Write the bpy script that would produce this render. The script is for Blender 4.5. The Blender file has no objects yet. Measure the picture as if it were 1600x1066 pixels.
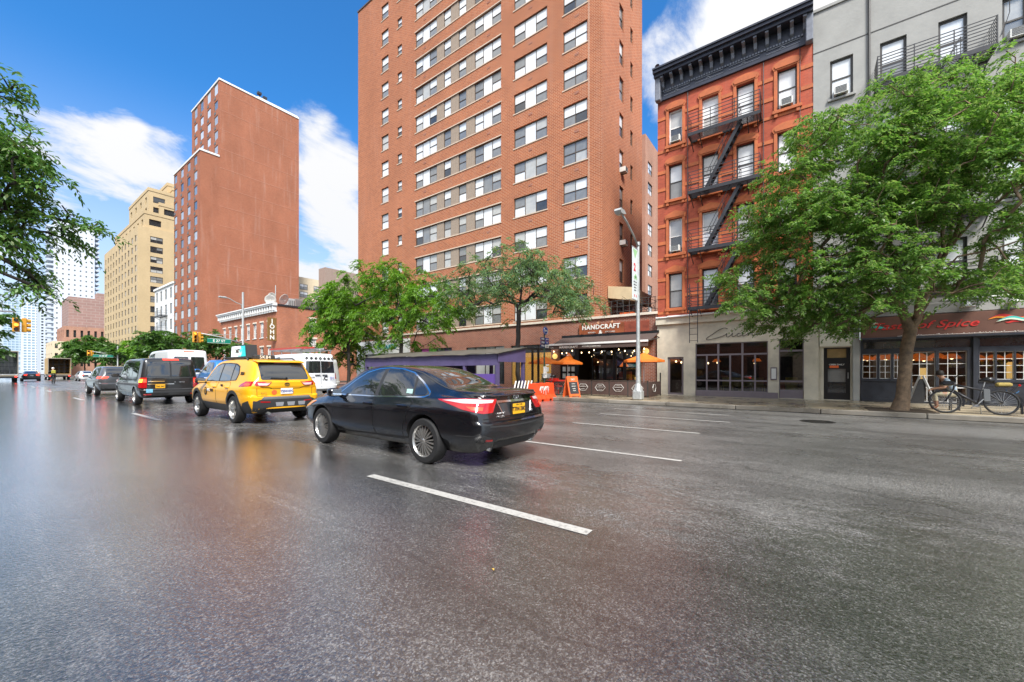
import bpy, bmesh, math, random
import numpy as np
from mathutils import Vector, Matrix, geometry
from mathutils.bvhtree import BVHTree
R = math.radians
SC = bpy.context.scene
COL = SC.collection
random.seed(7)
# ------------------------------------------------------------------ camera
CAM_H, FPX, HOR = 1.35, 620.0, 581.0
TH = math.atan(840 / FPX)
ST, CT = math.sin(TH), math.cos(TH)
cam_d = bpy.data.cameras.new('camera')
cam = bpy.data.objects.new('camera', cam_d); COL.objects.link(cam)
cam.location = (0, 0, CAM_H); cam.rotation_euler = (R(90), 0, -TH)
cam_d.sensor_width = 36; cam_d.lens = FPX / 1600 * 36
cam_d.shift_y = (HOR - 533) / 1600
cam_d.clip_start = .05; cam_d.clip_end = 4000
SC.camera = cam
def onX(px, X):            # Y of the vertical plane X seen at photo column px
    u = (px - 800) / FPX
    return X * (CT - ST * u) / (ST + CT * u)
def onY(px, Y):
    u = (px - 800) / FPX
    return Y * (ST + CT * u) / (CT - ST * u)
def zat(py, X, Y):         # height of a point standing at (X, Y) seen at photo row py
    return CAM_H + (HOR - py) / FPX * (ST * X + CT * Y)
def gnd(px, py, z=0.0):
    u = (px - 800) / FPX; d = (CAM_H - z) * FPX / (py - HOR)
    return Vector((d * (ST + CT * u), d * (CT - ST * u), z))
# ------------------------------------------------------------------ world, sun, exposure
SUN_EL, SUN_AZ = R(50), R(222)      # light arrives from -X -Y (behind the camera)
W = bpy.data.worlds.new('World'); SC.world = W; W.use_nodes = True
nt = W.node_tree; nt.nodes.clear()
def wn(t, **k):
    n = nt.nodes.new(t)
    for a, b in k.items(): setattr(n, a, b)
    return n
def wl(a, b): nt.links.new(a, b)
def wm(op, a, b=None, c=None, clamp=False):
    n = wn('ShaderNodeMath', operation=op, use_clamp=clamp)
    for i, v in enumerate((a, b, c)):
        if v is None: continue
        if isinstance(v, (int, float)): n.inputs[i].default_value = v
        else: wl(v, n.inputs[i])
    return n.outputs[0]
tc = wn('ShaderNodeTexCoord'); sep = wn('ShaderNodeSeparateXYZ'); wl(tc.outputs['Generated'], sep.inputs[0])
dx, dy, dz = sep.outputs
sky = wn('ShaderNodeTexSky'); sky.sky_type = 'NISHITA'; sky.sun_disc = False
sky.sun_elevation = SUN_EL; sky.sun_rotation = SUN_AZ; sky.air_density = 1.0; sky.dust_density = .6; sky.ozone_density = 2.2
zz = wm('ADD', wm('MAXIMUM', dz, 0.0), .34)
comb = wn('ShaderNodeCombineXYZ'); wl(wm('DIVIDE', dx, zz), comb.inputs[0]); wl(wm('DIVIDE', dy, zz), comb.inputs[1])
def fbm(scale, detail, rough, dist, off, stretch=(1, 1, 1)):
    mp = wn('ShaderNodeMapping'); mp.inputs['Location'].default_value = off; mp.inputs['Scale'].default_value = stretch
    mp.inputs['Rotation'].default_value = (0, 0, -TH)
    wl(comb.outputs[0], mp.inputs[0])
    n = wn('ShaderNodeTexNoise'); n.inputs['Scale'].default_value = scale; n.inputs['Detail'].default_value = detail
    n.inputs['Roughness'].default_value = rough; n.inputs['Distortion'].default_value = dist; wl(mp.outputs[0], n.inputs['Vector'])
    return n.outputs[0]
n1 = fbm(2.1, 10, .6, .35, (3.1, 1.7, 0), (.85, 1.2, 1)); n2 = fbm(7.5, 8, .66, .5, (7.7, .4, 0), (.8, 1.25, 1))
noise = wm('ADD', wm('MULTIPLY_ADD', wm('SUBTRACT', n1, .5), 1.0, .5), wm('MULTIPLY', wm('SUBTRACT', n2, .5), .55))
# cloud banks where the photograph has them (directions of real clouds), elsewhere the noise alone decides
def direc(px, py):
    u = (px - 800) / FPX; v = (HOR - py) / FPX
    return Vector((ST + CT * u, CT - ST * u, v)).normalized()
acc = None
for (px, py, rad, wgt) in ((150, 262, 9, .19), (240, 238, 8, .22), (75, 230, 7, .15), (495, 235, 8, .40), (545, 290, 9, .44), (515, 420, 11, .46), (300, 265, 8, .2),
                           (525, 28, 3.4, .26), (330, 96, 2.4, .2), (480, 165, 4, .2), (190, 193, 2.4, .16), (1075, 75, 9, .38), (1190, 20, 8, .30),
                           (1020, 140, 7, .30), (1250, 0, 7, .26), (100, 420, 10, .12), (330, 60, 38, -.50), (420, 120, 24, -.16), (800, 0, 30, -.25), (1150, 60, 20, -.34)):
    d = direc(px, py)
    dp = wn('ShaderNodeVectorMath', operation='DOT_PRODUCT'); wl(tc.outputs['Generated'], dp.inputs[0]); dp.inputs[1].default_value = d
    mr = wn('ShaderNodeMapRange', interpolation_type='SMOOTHERSTEP'); wl(dp.outputs['Value'], mr.inputs['Value'])
    mr.inputs['From Min'].default_value = math.cos(R(rad)); mr.inputs['From Max'].default_value = 1.0
    mr.inputs['To Min'].default_value = 0; mr.inputs['To Max'].default_value = wgt
    acc = mr.outputs[0] if acc is None else wm('ADD', acc, mr.outputs[0])
dens = wm('ADD', wm('ADD', noise, acc), .2)
mk = wn('ShaderNodeMapRange', interpolation_type='SMOOTHSTEP'); wl(dens, mk.inputs['Value'])
mk.inputs['From Min'].default_value = .49; mk.inputs['From Max'].default_value = .80
low = wn('ShaderNodeMapRange', interpolation_type='SMOOTHSTEP'); wl(dz, low.inputs['Value'])
low.inputs['From Min'].default_value = -.02; low.inputs['From Max'].default_value = .52; low.inputs['To Min'].default_value = .86; low.inputs['To Max'].default_value = 0
mask = wm('MULTIPLY', wm('MAXIMUM', mk.outputs[0], low.outputs[0]), .93, clamp=True)
cc = wn('ShaderNodeMix', data_type='RGBA', blend_type='MIX')
SKY_GAIN = wn('ShaderNodeMix', data_type='RGBA', blend_type='MULTIPLY'); SKY_GAIN.inputs[0].default_value = 1
wl(sky.outputs[0], SKY_GAIN.inputs[6]); SKY_GAIN.inputs[7].default_value = (.19, .57, .86, 1)
wl(mask, cc.inputs[0]); wl(SKY_GAIN.outputs[2], cc.inputs[6])
dsun = wn('ShaderNodeVectorMath', operation='DOT_PRODUCT'); wl(tc.outputs['Generated'], dsun.inputs[0])
dsun.inputs[1].default_value = (math.sin(SUN_AZ) * math.cos(SUN_EL), math.cos(SUN_AZ) * math.cos(SUN_EL), math.sin(SUN_EL))
glow = wm('MULTIPLY_ADD', wm('POWER', wm('MULTIPLY_ADD', dsun.outputs['Value'], .5, .5), 2.5), 1.1, 1.0)     # clouds are brighter towards the sun
cbr = wn('ShaderNodeVectorMath', operation='SCALE'); cbr.inputs[0].default_value = (3.15, 3.1, 3.02); wl(glow, cbr.inputs['Scale']); wl(cbr.outputs[0], cc.inputs[7])
bg = wn('ShaderNodeBackground'); bg.inputs[1].default_value = .1; wl(cc.outputs[2], bg.inputs[0])
wo = wn('ShaderNodeOutputWorld'); wl(bg.outputs[0], wo.inputs[0])
sl = bpy.data.lights.new('sun', 'SUN'); sl.energy = 2.2; sl.angle = R(16); sl.color = (1, .96, .9)
so = bpy.data.objects.new('sun', sl); COL.objects.link(so)
sdir = Vector((math.sin(SUN_AZ) * math.cos(SUN_EL), math.cos(SUN_AZ) * math.cos(SUN_EL), math.sin(SUN_EL)))
so.location = sdir * 60; so.rotation_euler = sdir.to_track_quat('Z', 'Y').to_euler()
SC.view_settings.view_transform = 'Standard'; SC.view_settings.look = 'None'
SC.view_settings.exposure = 1.6; SC.view_settings.gamma = 1; SC.view_settings.use_curve_mapping = False
SC.render.engine = 'CYCLES'
SC.cycles.max_bounces = 7; SC.cycles.transparent_max_bounces = 12; SC.cycles.caustics_reflective = False; SC.cycles.caustics_refractive = False
SC.cycles.use_denoising = True; SC.cycles.sample_clamp_indirect = 6
# ------------------------------------------------------------------ materials
MATS = {}
def newmat(name):
    m = bpy.data.materials.new(name); m.use_nodes = True
    t = m.node_tree; b = t.nodes['Principled BSDF']; MATS[name] = m
    return m, t, b
def _n(t, ty, **k):
    n = t.nodes.new(ty)
    for a, b in k.items(): setattr(n, a, b)
    return n
def M(name, c=(.5, .5, .5), rough=.5, metal=0., var=0., vs=3., bump=0., bs=30., coat=0., spec=.5, emit=None, es=1., dirt=0.):
    if name in MATS: return MATS[name]
    m, t, b = newmat(name)
    b.inputs['Roughness'].default_value = rough; b.inputs['Metallic'].default_value = metal
    b.inputs['Base Color'].default_value = (*c, 1); b.inputs['Specular IOR Level'].default_value = spec
    if coat: b.inputs['Coat Weight'].default_value = coat; b.inputs['Coat Roughness'].default_value = .03
    if emit: b.inputs['Emission Color'].default_value = (*emit, 1); b.inputs['Emission Strength'].default_value = es
    if var or bump or dirt:
        tcn = _n(t, 'ShaderNodeTexCoord')
    if var:
        n = _n(t, 'ShaderNodeTexNoise'); n.inputs['Scale'].default_value = vs; n.inputs['Detail'].default_value = 6; n.inputs['Roughness'].default_value = .65
        t.links.new(tcn.outputs['Object'], n.inputs['Vector'])
        mr = _n(t, 'ShaderNodeMapRange'); mr.inputs['From Min'].default_value = .3; mr.inputs['From Max'].default_value = .7
        mr.inputs['To Min'].default_value = 1 - var; mr.inputs['To Max'].default_value = 1 + var; t.links.new(n.outputs[0], mr.inputs[0])
        mx = _n(t, 'ShaderNodeVectorMath', operation='SCALE'); mx.inputs[0].default_value = c
        t.links.new(mr.outputs[0], mx.inputs['Scale']); t.links.new(mx.outputs[0], b.inputs['Base Color'])
        rr = _n(t, 'ShaderNodeMapRange'); rr.inputs['From Min'].default_value = .3; rr.inputs['From Max'].default_value = .7
        rr.inputs['To Min'].default_value = max(.02, rough - var * .3); rr.inputs['To Max'].default_value = min(1, rough + var * .3); t.links.new(n.outputs[0], rr.inputs[0]); t.links.new(rr.outputs[0], b.inputs['Roughness'])
    if bump:
        n = _n(t, 'ShaderNodeTexNoise'); n.inputs['Scale'].default_value = bs; n.inputs['Detail'].default_value = 4
        t.links.new(tcn.outputs['Object'], n.inputs['Vector'])
        bp = _n(t, 'ShaderNodeBump'); bp.inputs['Strength'].default_value = bump; bp.inputs['Distance'].default_value = .02
        t.links.new(n.outputs[0], bp.inputs['Height']); t.links.new(bp.outputs[0], b.inputs['Normal'])
    return m
def brick(name, c1, c2, mortar, bw=.24, rh=.08, ms=.012, stain=.18, streak=0., bump=.35):
    m, t, b = newmat(name); L = t.links.new
    b.inputs['Roughness'].default_value = .82; b.inputs['Specular IOR Level'].default_value = .25
    tcn = _n(t, 'ShaderNodeTexCoord'); s = _n(t, 'ShaderNodeSeparateXYZ'); L(tcn.outputs['Object'], s.inputs[0])
    a = _n(t, 'ShaderNodeMath', operation='ADD'); L(s.outputs[0], a.inputs[0]); L(s.outputs[1], a.inputs[1])
    cb = _n(t, 'ShaderNodeCombineXYZ'); L(a.outputs[0], cb.inputs[0]); L(s.outputs[2], cb.inputs[1])
    br = _n(t, 'ShaderNodeTexBrick'); L(cb.outputs[0], br.inputs['Vector'])
    br.inputs['Color1'].default_value = (*c1, 1); br.inputs['Color2'].default_value = (*c2, 1); br.inputs['Mortar'].default_value = (*mortar, 1)
    br.inputs['Scale'].default_value = 1; br.inputs['Mortar Size'].default_value = ms; br.inputs['Mortar Smooth'].default_value = .3
    br.inputs['Brick Width'].default_value = bw; br.inputs['Row Height'].default_value = rh; br.inputs['Bias'].default_value = -.1
    n = _n(t, 'ShaderNodeTexNoise'); n.inputs['Scale'].default_value = .35; n.inputs['Detail'].default_value = 8; n.inputs['Roughness'].default_value = .6
    mp = _n(t, 'ShaderNodeMapping'); mp.inputs['Scale'].default_value = (1, 1, .5); L(tcn.outputs['Object'], mp.inputs[0]); L(mp.outputs[0], n.inputs['Vector'])
    mr = _n(t, 'ShaderNodeMapRange'); mr.inputs['From Min'].default_value = .3; mr.inputs['From Max'].default_value = .7
    mr.inputs['To Min'].default_value = 1 - stain; mr.inputs['To Max'].default_value = 1 + stain; L(n.outputs[0], mr.inputs[0])
    sc = _n(t, 'ShaderNodeVectorMath', operation='SCALE'); L(br.outputs[0], sc.inputs[0]); L(mr.outputs[0], sc.inputs['Scale'])
    out = sc.outputs[0]
    if streak:
        n3 = _n(t, 'ShaderNodeTexNoise'); n3.inputs['Scale'].default_value = 1; n3.inputs['Detail'].default_value = 5
        m3 = _n(t, 'ShaderNodeMapping'); m3.inputs['Scale'].default_value = (2.2, 2.2, .16); L(tcn.outputs['Object'], m3.inputs[0]); L(m3.outputs[0], n3.inputs['Vector'])
        r3 = _n(t, 'ShaderNodeMapRange'); r3.inputs['From Min'].default_value = .55; r3.inputs['From Max'].default_value = .8; r3.inputs['To Max'].default_value = streak; L(n3.outputs[0], r3.inputs[0])
        mx = _n(t, 'ShaderNodeMix', data_type='RGBA'); L(r3.outputs[0], mx.inputs[0]); L(out, mx.inputs[6]); mx.inputs[7].default_value = (.5, .36, .3, 1); out = mx.outputs[2]
    L(out, b.inputs['Base Color'])
    bp = _n(t, 'ShaderNodeBump', invert=True); bp.inputs['Strength'].default_value = bump; bp.inputs['Distance'].default_value = .012; L(br.outputs['Fac'], bp.inputs['Height']); L(bp.outputs[0], b.inputs['Normal'])
    return m
def thin_glass(name, tint=(.75, .8, .8), dark=.0, rough=.02, refl=1.45):
    m = bpy.data.materials.new(name); m.use_nodes = True; MATS[name] = m; t = m.node_tree; t.nodes.clear()
    fr = _n(t, 'ShaderNodeFresnel'); fr.inputs[0].default_value = refl
    tr = _n(t, 'ShaderNodeBsdfTransparent'); tr.inputs[0].default_value = (*tint, 1)
    gl = _n(t, 'ShaderNodeBsdfGlossy'); gl.inputs['Roughness'].default_value = rough
    mx = _n(t, 'ShaderNodeMixShader'); o = _n(t, 'ShaderNodeOutputMaterial')
    ad = _n(t, 'ShaderNodeMath', operation='ADD', use_clamp=True); ad.inputs[1].default_value = .06; t.links.new(fr.outputs[0], ad.inputs[0])
    t.links.new(ad.outputs[0], mx.inputs[0]); t.links.new(tr.outputs[0], mx.inputs[1]); t.links.new(gl.outputs[0], mx.inputs[2]); t.links.new(mx.outputs[0], o.inputs[0])
    return m
def leafmat(name, cols, trans=.35):
    m = bpy.data.materials.new(name); m.use_nodes = True; MATS[name] = m; t = m.node_tree; L = t.links.new
    b = t.nodes['Principled BSDF']; o = t.nodes['Material Output']
    g = _n(t, 'ShaderNodeNewGeometry'); cr = _n(t, 'ShaderNodeValToRGB'); L(g.outputs['Random Per Island'], cr.inputs[0])
    e = cr.color_ramp.elements; e[0].color = (*cols[0], 1); e[1].color = (*cols[-1], 1)
    for i, c in enumerate(cols[1:-1]):
        x = e.new((i + 1) / (len(cols) - 1)); x.color = (*c, 1)
    L(cr.outputs[0], b.inputs['Base Color']); b.inputs['Roughness'].default_value = .42; b.inputs['Specular IOR Level'].default_value = .45
    tl = _n(t, 'ShaderNodeBsdfTranslucent'); hs = _n(t, 'ShaderNodeHueSaturation'); hs.inputs['Saturation'].default_value = 1.1; hs.inputs['Value'].default_value = 1.8
    L(cr.outputs[0], hs.inputs['Color']); L(hs.outputs[0], tl.inputs[0])
    mx = _n(t, 'ShaderNodeMixShader'); mx.inputs[0].default_value = trans
    L(b.outputs[0], mx.inputs[1]); L(tl.outputs[0], mx.inputs[2]); L(mx.outputs[0], o.inputs[0])
    return m
# ------------------------------------------------------------------ mesh helpers
class MB:
    def __init__(s): s.v = []; s.f = []; s.m = []; s.mi = 0
    def add(s, vs, fs, mi=None):
        o = len(s.v); s.v.extend(tuple(v) for v in vs); mi = s.mi if mi is None else mi
        for f in fs: s.f.append(tuple(i + o for i in f)); s.m.append(mi)
        return s
    def quad(s, a, b, c, d, mi=None): return s.add((a, b, c, d), ((0, 1, 2, 3),), mi)
    def box(s, x0, y0, z0, x1, y1, z1, mi=None):
        v = [(x, y, z) for z in (z0, z1) for y in (y0, y1) for x in (x0, x1)]
        return s.add(v, ((0, 2, 3, 1), (4, 5, 7, 6), (0, 1, 5, 4), (2, 6, 7, 3), (0, 4, 6, 2), (1, 3, 7, 5)), mi)
    def bbox(s, x0, y0, z0, x1, y1, z1, b=.01, mi=None):   # box with chamfered edges (top/bottom rings inset)
        rings = []
        for z, i in ((z0, b), (z0 + b, 0), (z1 - b, 0), (z1, b)):
            c = min(b, (x1 - x0) / 3, (y1 - y0) / 3)
            X0, X1, Y0, Y1 = x0 + i, x1 - i, y0 + i, y1 - i
            rings.append([(X0 + c, Y0, z), (X1 - c, Y0, z), (X1, Y0 + c, z), (X1, Y1 - c, z), (X1 - c, Y1, z), (X0 + c, Y1, z), (X0, Y1 - c, z), (X0, Y0 + c, z)])
        v = [p for r in rings for p in r]; f = []
        for k in range(3):
            for i in range(8): f.append((k * 8 + i, k * 8 + (i + 1) % 8, k * 8 + 8 + (i + 1) % 8, k * 8 + 8 + i))
        f.append(tuple(range(7, -1, -1))); f.append(tuple(range(24, 32)))
        return s.add(v, f, mi)
    def bar(s, a, b, w, h=None, mi=None, up=(0, 0, 1)):    # rectangular bar a->b
        a, b = Vector(a), Vector(b); d = (b - a).normalized(); h = h or w
        u = Vector(up)
        if abs(d.dot(u)) > .95: u = Vector((1, 0, 0))
        x = d.cross(u).normalized() * (w / 2); y = x.cross(d).normalized() * (h / 2)
        v = [p + sx * x + sy * y for p in (a, b) for sx, sy in ((-1, -1), (1, -1), (1, 1), (-1, 1))]
        return s.add(v, ((3, 2, 1, 0), (4, 5, 6, 7), (0, 1, 5, 4), (1, 2, 6, 5), (2, 3, 7, 6), (3, 0, 4, 7)), mi)
    def tube(s, pts, r, n=8, mi=None, cap=True):
        pts = [Vector(p) for p in pts]; rs = r if isinstance(r, (list, tuple)) else [r] * len(pts)
        vs = []; fs = []; px = None
        for i, p in enumerate(pts):
            d = (pts[min(i + 1, len(pts) - 1)] - pts[max(i - 1, 0)])
            d = d.normalized() if d.length > 1e-9 else Vector((0, 0, 1))
            if px is None:
                px = d.cross(Vector((0, 0, 1)) if abs(d.z) < .9 else Vector((1, 0, 0))).normalized()
            else:
                px = (px - d * px.dot(d)); px = px.normalized() if px.length > 1e-6 else d.orthogonal().normalized()
            py = d.cross(px)
            for k in range(n):
                a = 2 * math.pi * k / n
                vs.append(p + rs[i] * (math.cos(a) * px + math.sin(a) * py))
        for i in range(len(pts) - 1):
            for k in range(n): fs.append((i * n + k, i * n + (k + 1) % n, i * n + n + (k + 1) % n, i * n + n + k))
        if cap: fs.append(tuple(range(n - 1, -1, -1))); fs.append(tuple(range((len(pts) - 1) * n, len(pts) * n)))
        return s.add(vs, fs, mi)
    def lathe(s, prof, axis='z', c=(0, 0, 0), n=24, mi=None):   # prof: (radius, height) along axis
        vs = []; fs = []
        for (r, h) in prof:
            for k in range(n):
                a = 2 * math.pi * k / n; p = (r * math.cos(a), r * math.sin(a), h)
                if axis == 'x': p = (p[2], p[0], p[1])
                elif axis == 'y': p = (p[1], p[2], p[0])
                vs.append((p[0] + c[0], p[1] + c[1], p[2] + c[2]))
        for i in range(len(prof) - 1):
            for k in range(n): fs.append((i * n + k, i * n + (k + 1) % n, i * n + n + (k + 1) % n, i * n + n + k))
        return s.add(vs, fs, mi)
    def prism(s, poly, a0, a1, plane='xz', mi=None):       # polygon extruded along the third axis
        def P(p, a):
            return (p[0], a, p[1]) if plane == 'xz' else ((p[0], p[1], a) if plane == 'xy' else (a, p[0], p[1]))
        n = len(poly); v = [P(p, a0) for p in poly] + [P(p, a1) for p in poly]
        f = [tuple(range(n)), tuple(range(2 * n - 1, n - 1, -1))] + [(i, i + n, (i + 1) % n + n, (i + 1) % n) for i in range(n)]
        return s.add(v, f, mi)
    def facade(s, o, U, W, H, holes=(), depth=.15, inw=(0, 1, 0), z0=0., mi=None):
        """wall in the plane o + u*U + v*Z with rectangular holes (u0,v0,u1,v1) and their reveals"""
        o, U, I = Vector(o), Vector(U), Vector(inw); Z = Vector((0, 0, 1))
        us = sorted({0., W} | {round(h[i], 4) for h in holes for i in (0, 2)}); vs = sorted({z0, H} | {round(h[i], 4) for h in holes for i in (1, 3)})
        us = [u for u in us if -1e-6 <= u <= W + 1e-6]; vs = [v for v in vs if z0 - 1e-6 <= v <= H + 1e-6]
        idx = {}
        def vid(i, j):
            if (i, j) not in idx: idx[(i, j)] = len(s.v); s.v.append(tuple(o + U * us[i] + Z * vs[j]))
            return idx[(i, j)]
        mi = s.mi if mi is None else mi
        hs = [tuple(round(x, 4) for x in h) for h in holes]
        for i in range(len(us) - 1):
            uc = (us[i] + us[i + 1]) / 2; col = [h for h in hs if h[0] < uc < h[2]]
            for j in range(len(vs) - 1):
                vc = (vs[j] + vs[j + 1]) / 2
                if any(h[1] < vc < h[3] for h in col): continue
                s.f.append((vid(i, j), vid(i + 1, j), vid(i + 1, j + 1), vid(i, j + 1))); s.m.append(mi)
        for h in hs:
            c = [o + U * a + Z * b for a, b in ((h[0], h[1]), (h[2], h[1]), (h[2], h[3]), (h[0], h[3]))]; d = [p + I * depth for p in c]
            for k in range(4): s.quad(c[k], d[k], d[(k + 1) % 4], c[(k + 1) % 4], mi)
        return s
    def mesh(s, name, mats, smooth=False, angle=None):
        me = bpy.data.meshes.new(name); me.from_pydata(s.v, [], s.f)
        for m in (mats if isinstance(mats, (list, tuple)) else [mats]): me.materials.append(MATS[m] if isinstance(m, str) else m)
        if len(me.materials) > 1: me.polygons.foreach_set('material_index', s.m)
        if smooth or angle:
            me.polygons.foreach_set('use_smooth', [True] * len(me.polygons))
            if angle: me.set_sharp_from_angle(angle=R(angle))
        me.update(); return me
    def build(s, name, mats, parent=None, loc=(0, 0, 0), rot=(0, 0, 0), smooth=False, angle=None, **k):
        return put(name, s.mesh(name, mats, smooth, angle), parent, loc, rot, **k)
def put(name, me, parent=None, loc=(0, 0, 0), rot=(0, 0, 0), label=None, cat=None, group=None, kind=None):
    o = bpy.data.objects.new(name, me); COL.objects.link(o)
    o.location = loc; o.rotation_euler = rot
    if parent is not None: o.parent = parent
    tag(o, label, cat, group, kind)
    return o
def tag(o, label=None, cat=None, group=None, kind=None):
    if label: o['label'] = label
    if cat: o['category'] = cat
    if group: o['group'] = group
    if kind: o['kind'] = kind
    return o
def thing(name, label, cat, loc=(0, 0, 0), rz=0., group=None, kind=None):
    return put(name, None, None, loc, (0, 0, rz), label, cat, group, kind)
def kids(o): return [c for c in bpy.data.objects if c.parent == o]
def copy_tree(o, parent=None, cmap=None):
    if cmap is None:
        cmap = {}
        for c in bpy.data.objects:
            if c.parent: cmap.setdefault(c.parent.name, []).append(c)
    n = o.copy(); COL.objects.link(n)
    if parent: n.parent = parent
    for c in cmap.get(o.name, []): copy_tree(c, n, cmap)
    return n
def text(s, size, mat, parent, loc, rot=(R(90), 0, 0), name='lettering', ext=.004, shear=0., sx=1., align='CENTER', space=1., font_w=0.):
    c = bpy.data.curves.new(name, 'FONT'); c.body = s; c.size = size; c.extrude = ext; c.shear = shear
    c.align_x = align; c.align_y = 'CENTER'; c.space_character = space; c.resolution_u = 3; c.offset = font_w
    c.materials.append(MATS[mat] if isinstance(mat, str) else mat)
    t = bpy.data.objects.new('tmp', c); me = bpy.data.meshes.new_from_object(t); me.name = name
    bpy.data.objects.remove(t); bpy.data.curves.remove(c)
    o = put(name, me, parent, loc, rot); o.scale = (sx, 1, 1)
    return o
# ------------------------------------------------------------------ material library
brick('brick_tower', (.38, .112, .045), (.265, .07, .031), (.45, .25, .155), bw=.3, rh=.1, ms=.018, stain=.12, streak=.12)
brick('brick_shop', (.32, .105, .062), (.22, .07, .045), (.36, .27, .22), bw=.21, rh=.075, stain=.2)
brick('brick_tenement', (.41, .085, .045), (.32, .065, .036), (.33, .11, .07), bw=.2, rh=.065, ms=.006, stain=.25, streak=.1, bump=.2)
brick('brick_slab', (.34, .115, .062), (.28, .092, .05), (.36, .19, .12), bw=.24, rh=.09, ms=.01, stain=.14, streak=.3)
brick('brick_corner', (.42, .12, .05), (.31, .085, .042), (.4, .25, .18), bw=.22, rh=.08, stain=.25, streak=.12)
brick('brick_beige', (.56, .425, .25), (.50, .375, .215), (.46, .35, .2), stain=.08, bump=.15)
brick('brick_mauve', (.33, .21, .18), (.29, .185, .16), (.36, .27, .24), bw=2.4, rh=1.1, ms=.12, stain=.1)
brick('brick_far', (.4, .18, .12), (.34, .15, .1), (.42, .3, .22), stain=.2)
M('terracotta', (.45, .12, .04), .75, var=.22, vs=2.5, bump=.15)
M('stucco', (.325, .32, .30), .85, var=.13, vs=1.1, bump=.25, bs=9)
M('concrete', (.60, .54, .425), .8, var=.22, vs=1.3, bump=.25, bs=14)
M('pale_panel', (.66, .62, .50), .7, var=.1, vs=2)
M('coping', (.66, .58, .48), .7, var=.12, vs=3)
M('sill', (.56, .44, .34), .75, var=.1, vs=5)
M('spandrel', (.30, .235, .18), .7, var=.12, vs=6)
M('white_paint', (.78, .78, .76), .5, var=.05)
M('white_wall', (.70, .70, .68), .7, var=.1, vs=1.5)
M('far_white', (.60, .64, .69), .6, var=.03)  # white tinted blue, with distance haze put into the colour
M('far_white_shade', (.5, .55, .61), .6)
M('cream', (.66, .55, .38), .75, var=.1)
M('frame_dark', (.05, .045, .04), .45)
M('frame_brown', (.085, .06, .045), .5)
M('frame_white', (.74, .73, .7), .5)
M('frame_mauve', (.20, .165, .18), .5, var=.08, vs=4)
M('iron', (.022, .022, .026), .45, var=.2, vs=9)
M('cornice', (.03, .035, .055), .5, var=.3, vs=4)
M('cornice_light', (.16, .17, .2), .5, var=.2, vs=4)
M('charcoal_paint', (.028, .031, .04), .35, var=.25, vs=3)
M('black_paint', (.012, .012, .014), .3)
M('steel', (.42, .43, .43), .38, .75, var=.15, vs=6)
M('galv', (.42, .43, .42), .5, .35, var=.18, vs=7)
M('ac_white', (.68, .67, .62), .5, var=.1, vs=9)
M('ac_grille', (.12, .12, .12), .6)
M('roof_tar', (.07, .068, .066), .85, var=.2)
M('purple', (.085, .066, .15), .5, var=.16, vs=2, bump=.1)
M('purple_bright', (.11, .06, .26), .5)
M('shed_roof', (.10, .088, .07), .7, var=.3, vs=2)
M('cloth_brown', (.085, .058, .05), .85, var=.15, vs=2)
M('planter_brown', (.09, .052, .042), .7, var=.2, vs=3)
M('rust_sign', (.25, .065, .022), .65, var=.45, vs=2.4)
M('orange', (.85, .20, .02), .6, var=.06)
M('orange_plastic', (.80, .075, .02), .42, var=.1)
M('orange_board', (.72, .13, .03), .5, var=.1)
M('chalk', (.03, .03, .032), .8, var=.4, vs=12)
M('white_letter', (.82, .8, .74), .6)
M('teal_letter', (.03, .33, .35), .5)
M('red_letter', (.6, .03, .025), .45)
M('sign_green', (.005, .2, .14), .5)
M('sign_blue', (.01, .045, .28), .45)
M('signal_yellow', (.62, .29, .02), .45, var=.1)
M('lamp_amber', (.9, .35, .05), .3, emit=(1, .35, .04), es=1.0)
M('lens_dark', (.05, .02, .01), .2)
M('paper', (.75, .74, .7), .7)
M('bulb', (1, .8, .5), .3, emit=(1, .70, .36), es=3)
M('glow_orange', (.6, .16, .02), .5, emit=(1, .22, .03), es=.35)
M('glow_yellow', (.8, .5, .1), .6, emit=(1, .62, .2), es=.35)  # banquette and pictures share it, so lamplight is put into them as glow
M('lamp_shade_copper', (.5, .15, .03), .3, .3, emit=(1, .2, .02), es=.15)
M('room_dark', (.075, .06, .05), .8, var=.4, vs=2)
M('room_warm', (.42, .28, .12), .8, var=.3, vs=2)
M('room_yellow_glow', (.72, .52, .16), .7, var=.1, emit=(1, .66, .22), es=.12)  # walls glow faintly, the shop's lamplight put into the material
M('pane_blind', (.70, .72, .73), .06, spec=.8, coat=.6, var=.05, vs=2)
M('pane_grey', (.19, .195, .195), .05, spec=.8, coat=.6, var=.2, vs=1.5)
M('pane_dark', (.03, .033, .036), .04, spec=.9, coat=.6, var=.5, vs=1.2)
M('pane_shade', (.42, .42, .40), .08, spec=.8, coat=.6, var=.15, vs=2)
M('pane_blue', (.30, .42, .52), .12, spec=.9, coat=.5, var=.25, vs=.3)
M('pane_pink', (.62, .12, .5), .3); M('pane_green', (.18, .62, .08), .3)
M('bark', (.17, .115, .07), .85, var=.55, vs=7, bump=1.0, bs=11)
M('bark_dark', (.035, .028, .024), .8, var=.3, vs=9, bump=.6, bs=25)
thin_glass('shop_glass', (.78, .8, .8), refl=1.55)
leafmat('leaf_elm', [(.088, .18, .03), (.13, .24, .045), (.07, .155, .036), (.18, .295, .07), (.215, .27, .085)], .47)
leafmat('leaf_locust', [(.10, .22, .02), (.15, .29, .03), (.075, .18, .022), (.2, .34, .05)])
leafmat('leaf_silver', [(.10, .20, .07), (.19, .29, .15), (.075, .165, .05), (.24, .27, .09)])
leafmat('leaf_far', [(.05, .12, .025), (.075, .16, .03), (.1, .19, .04)])
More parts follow.
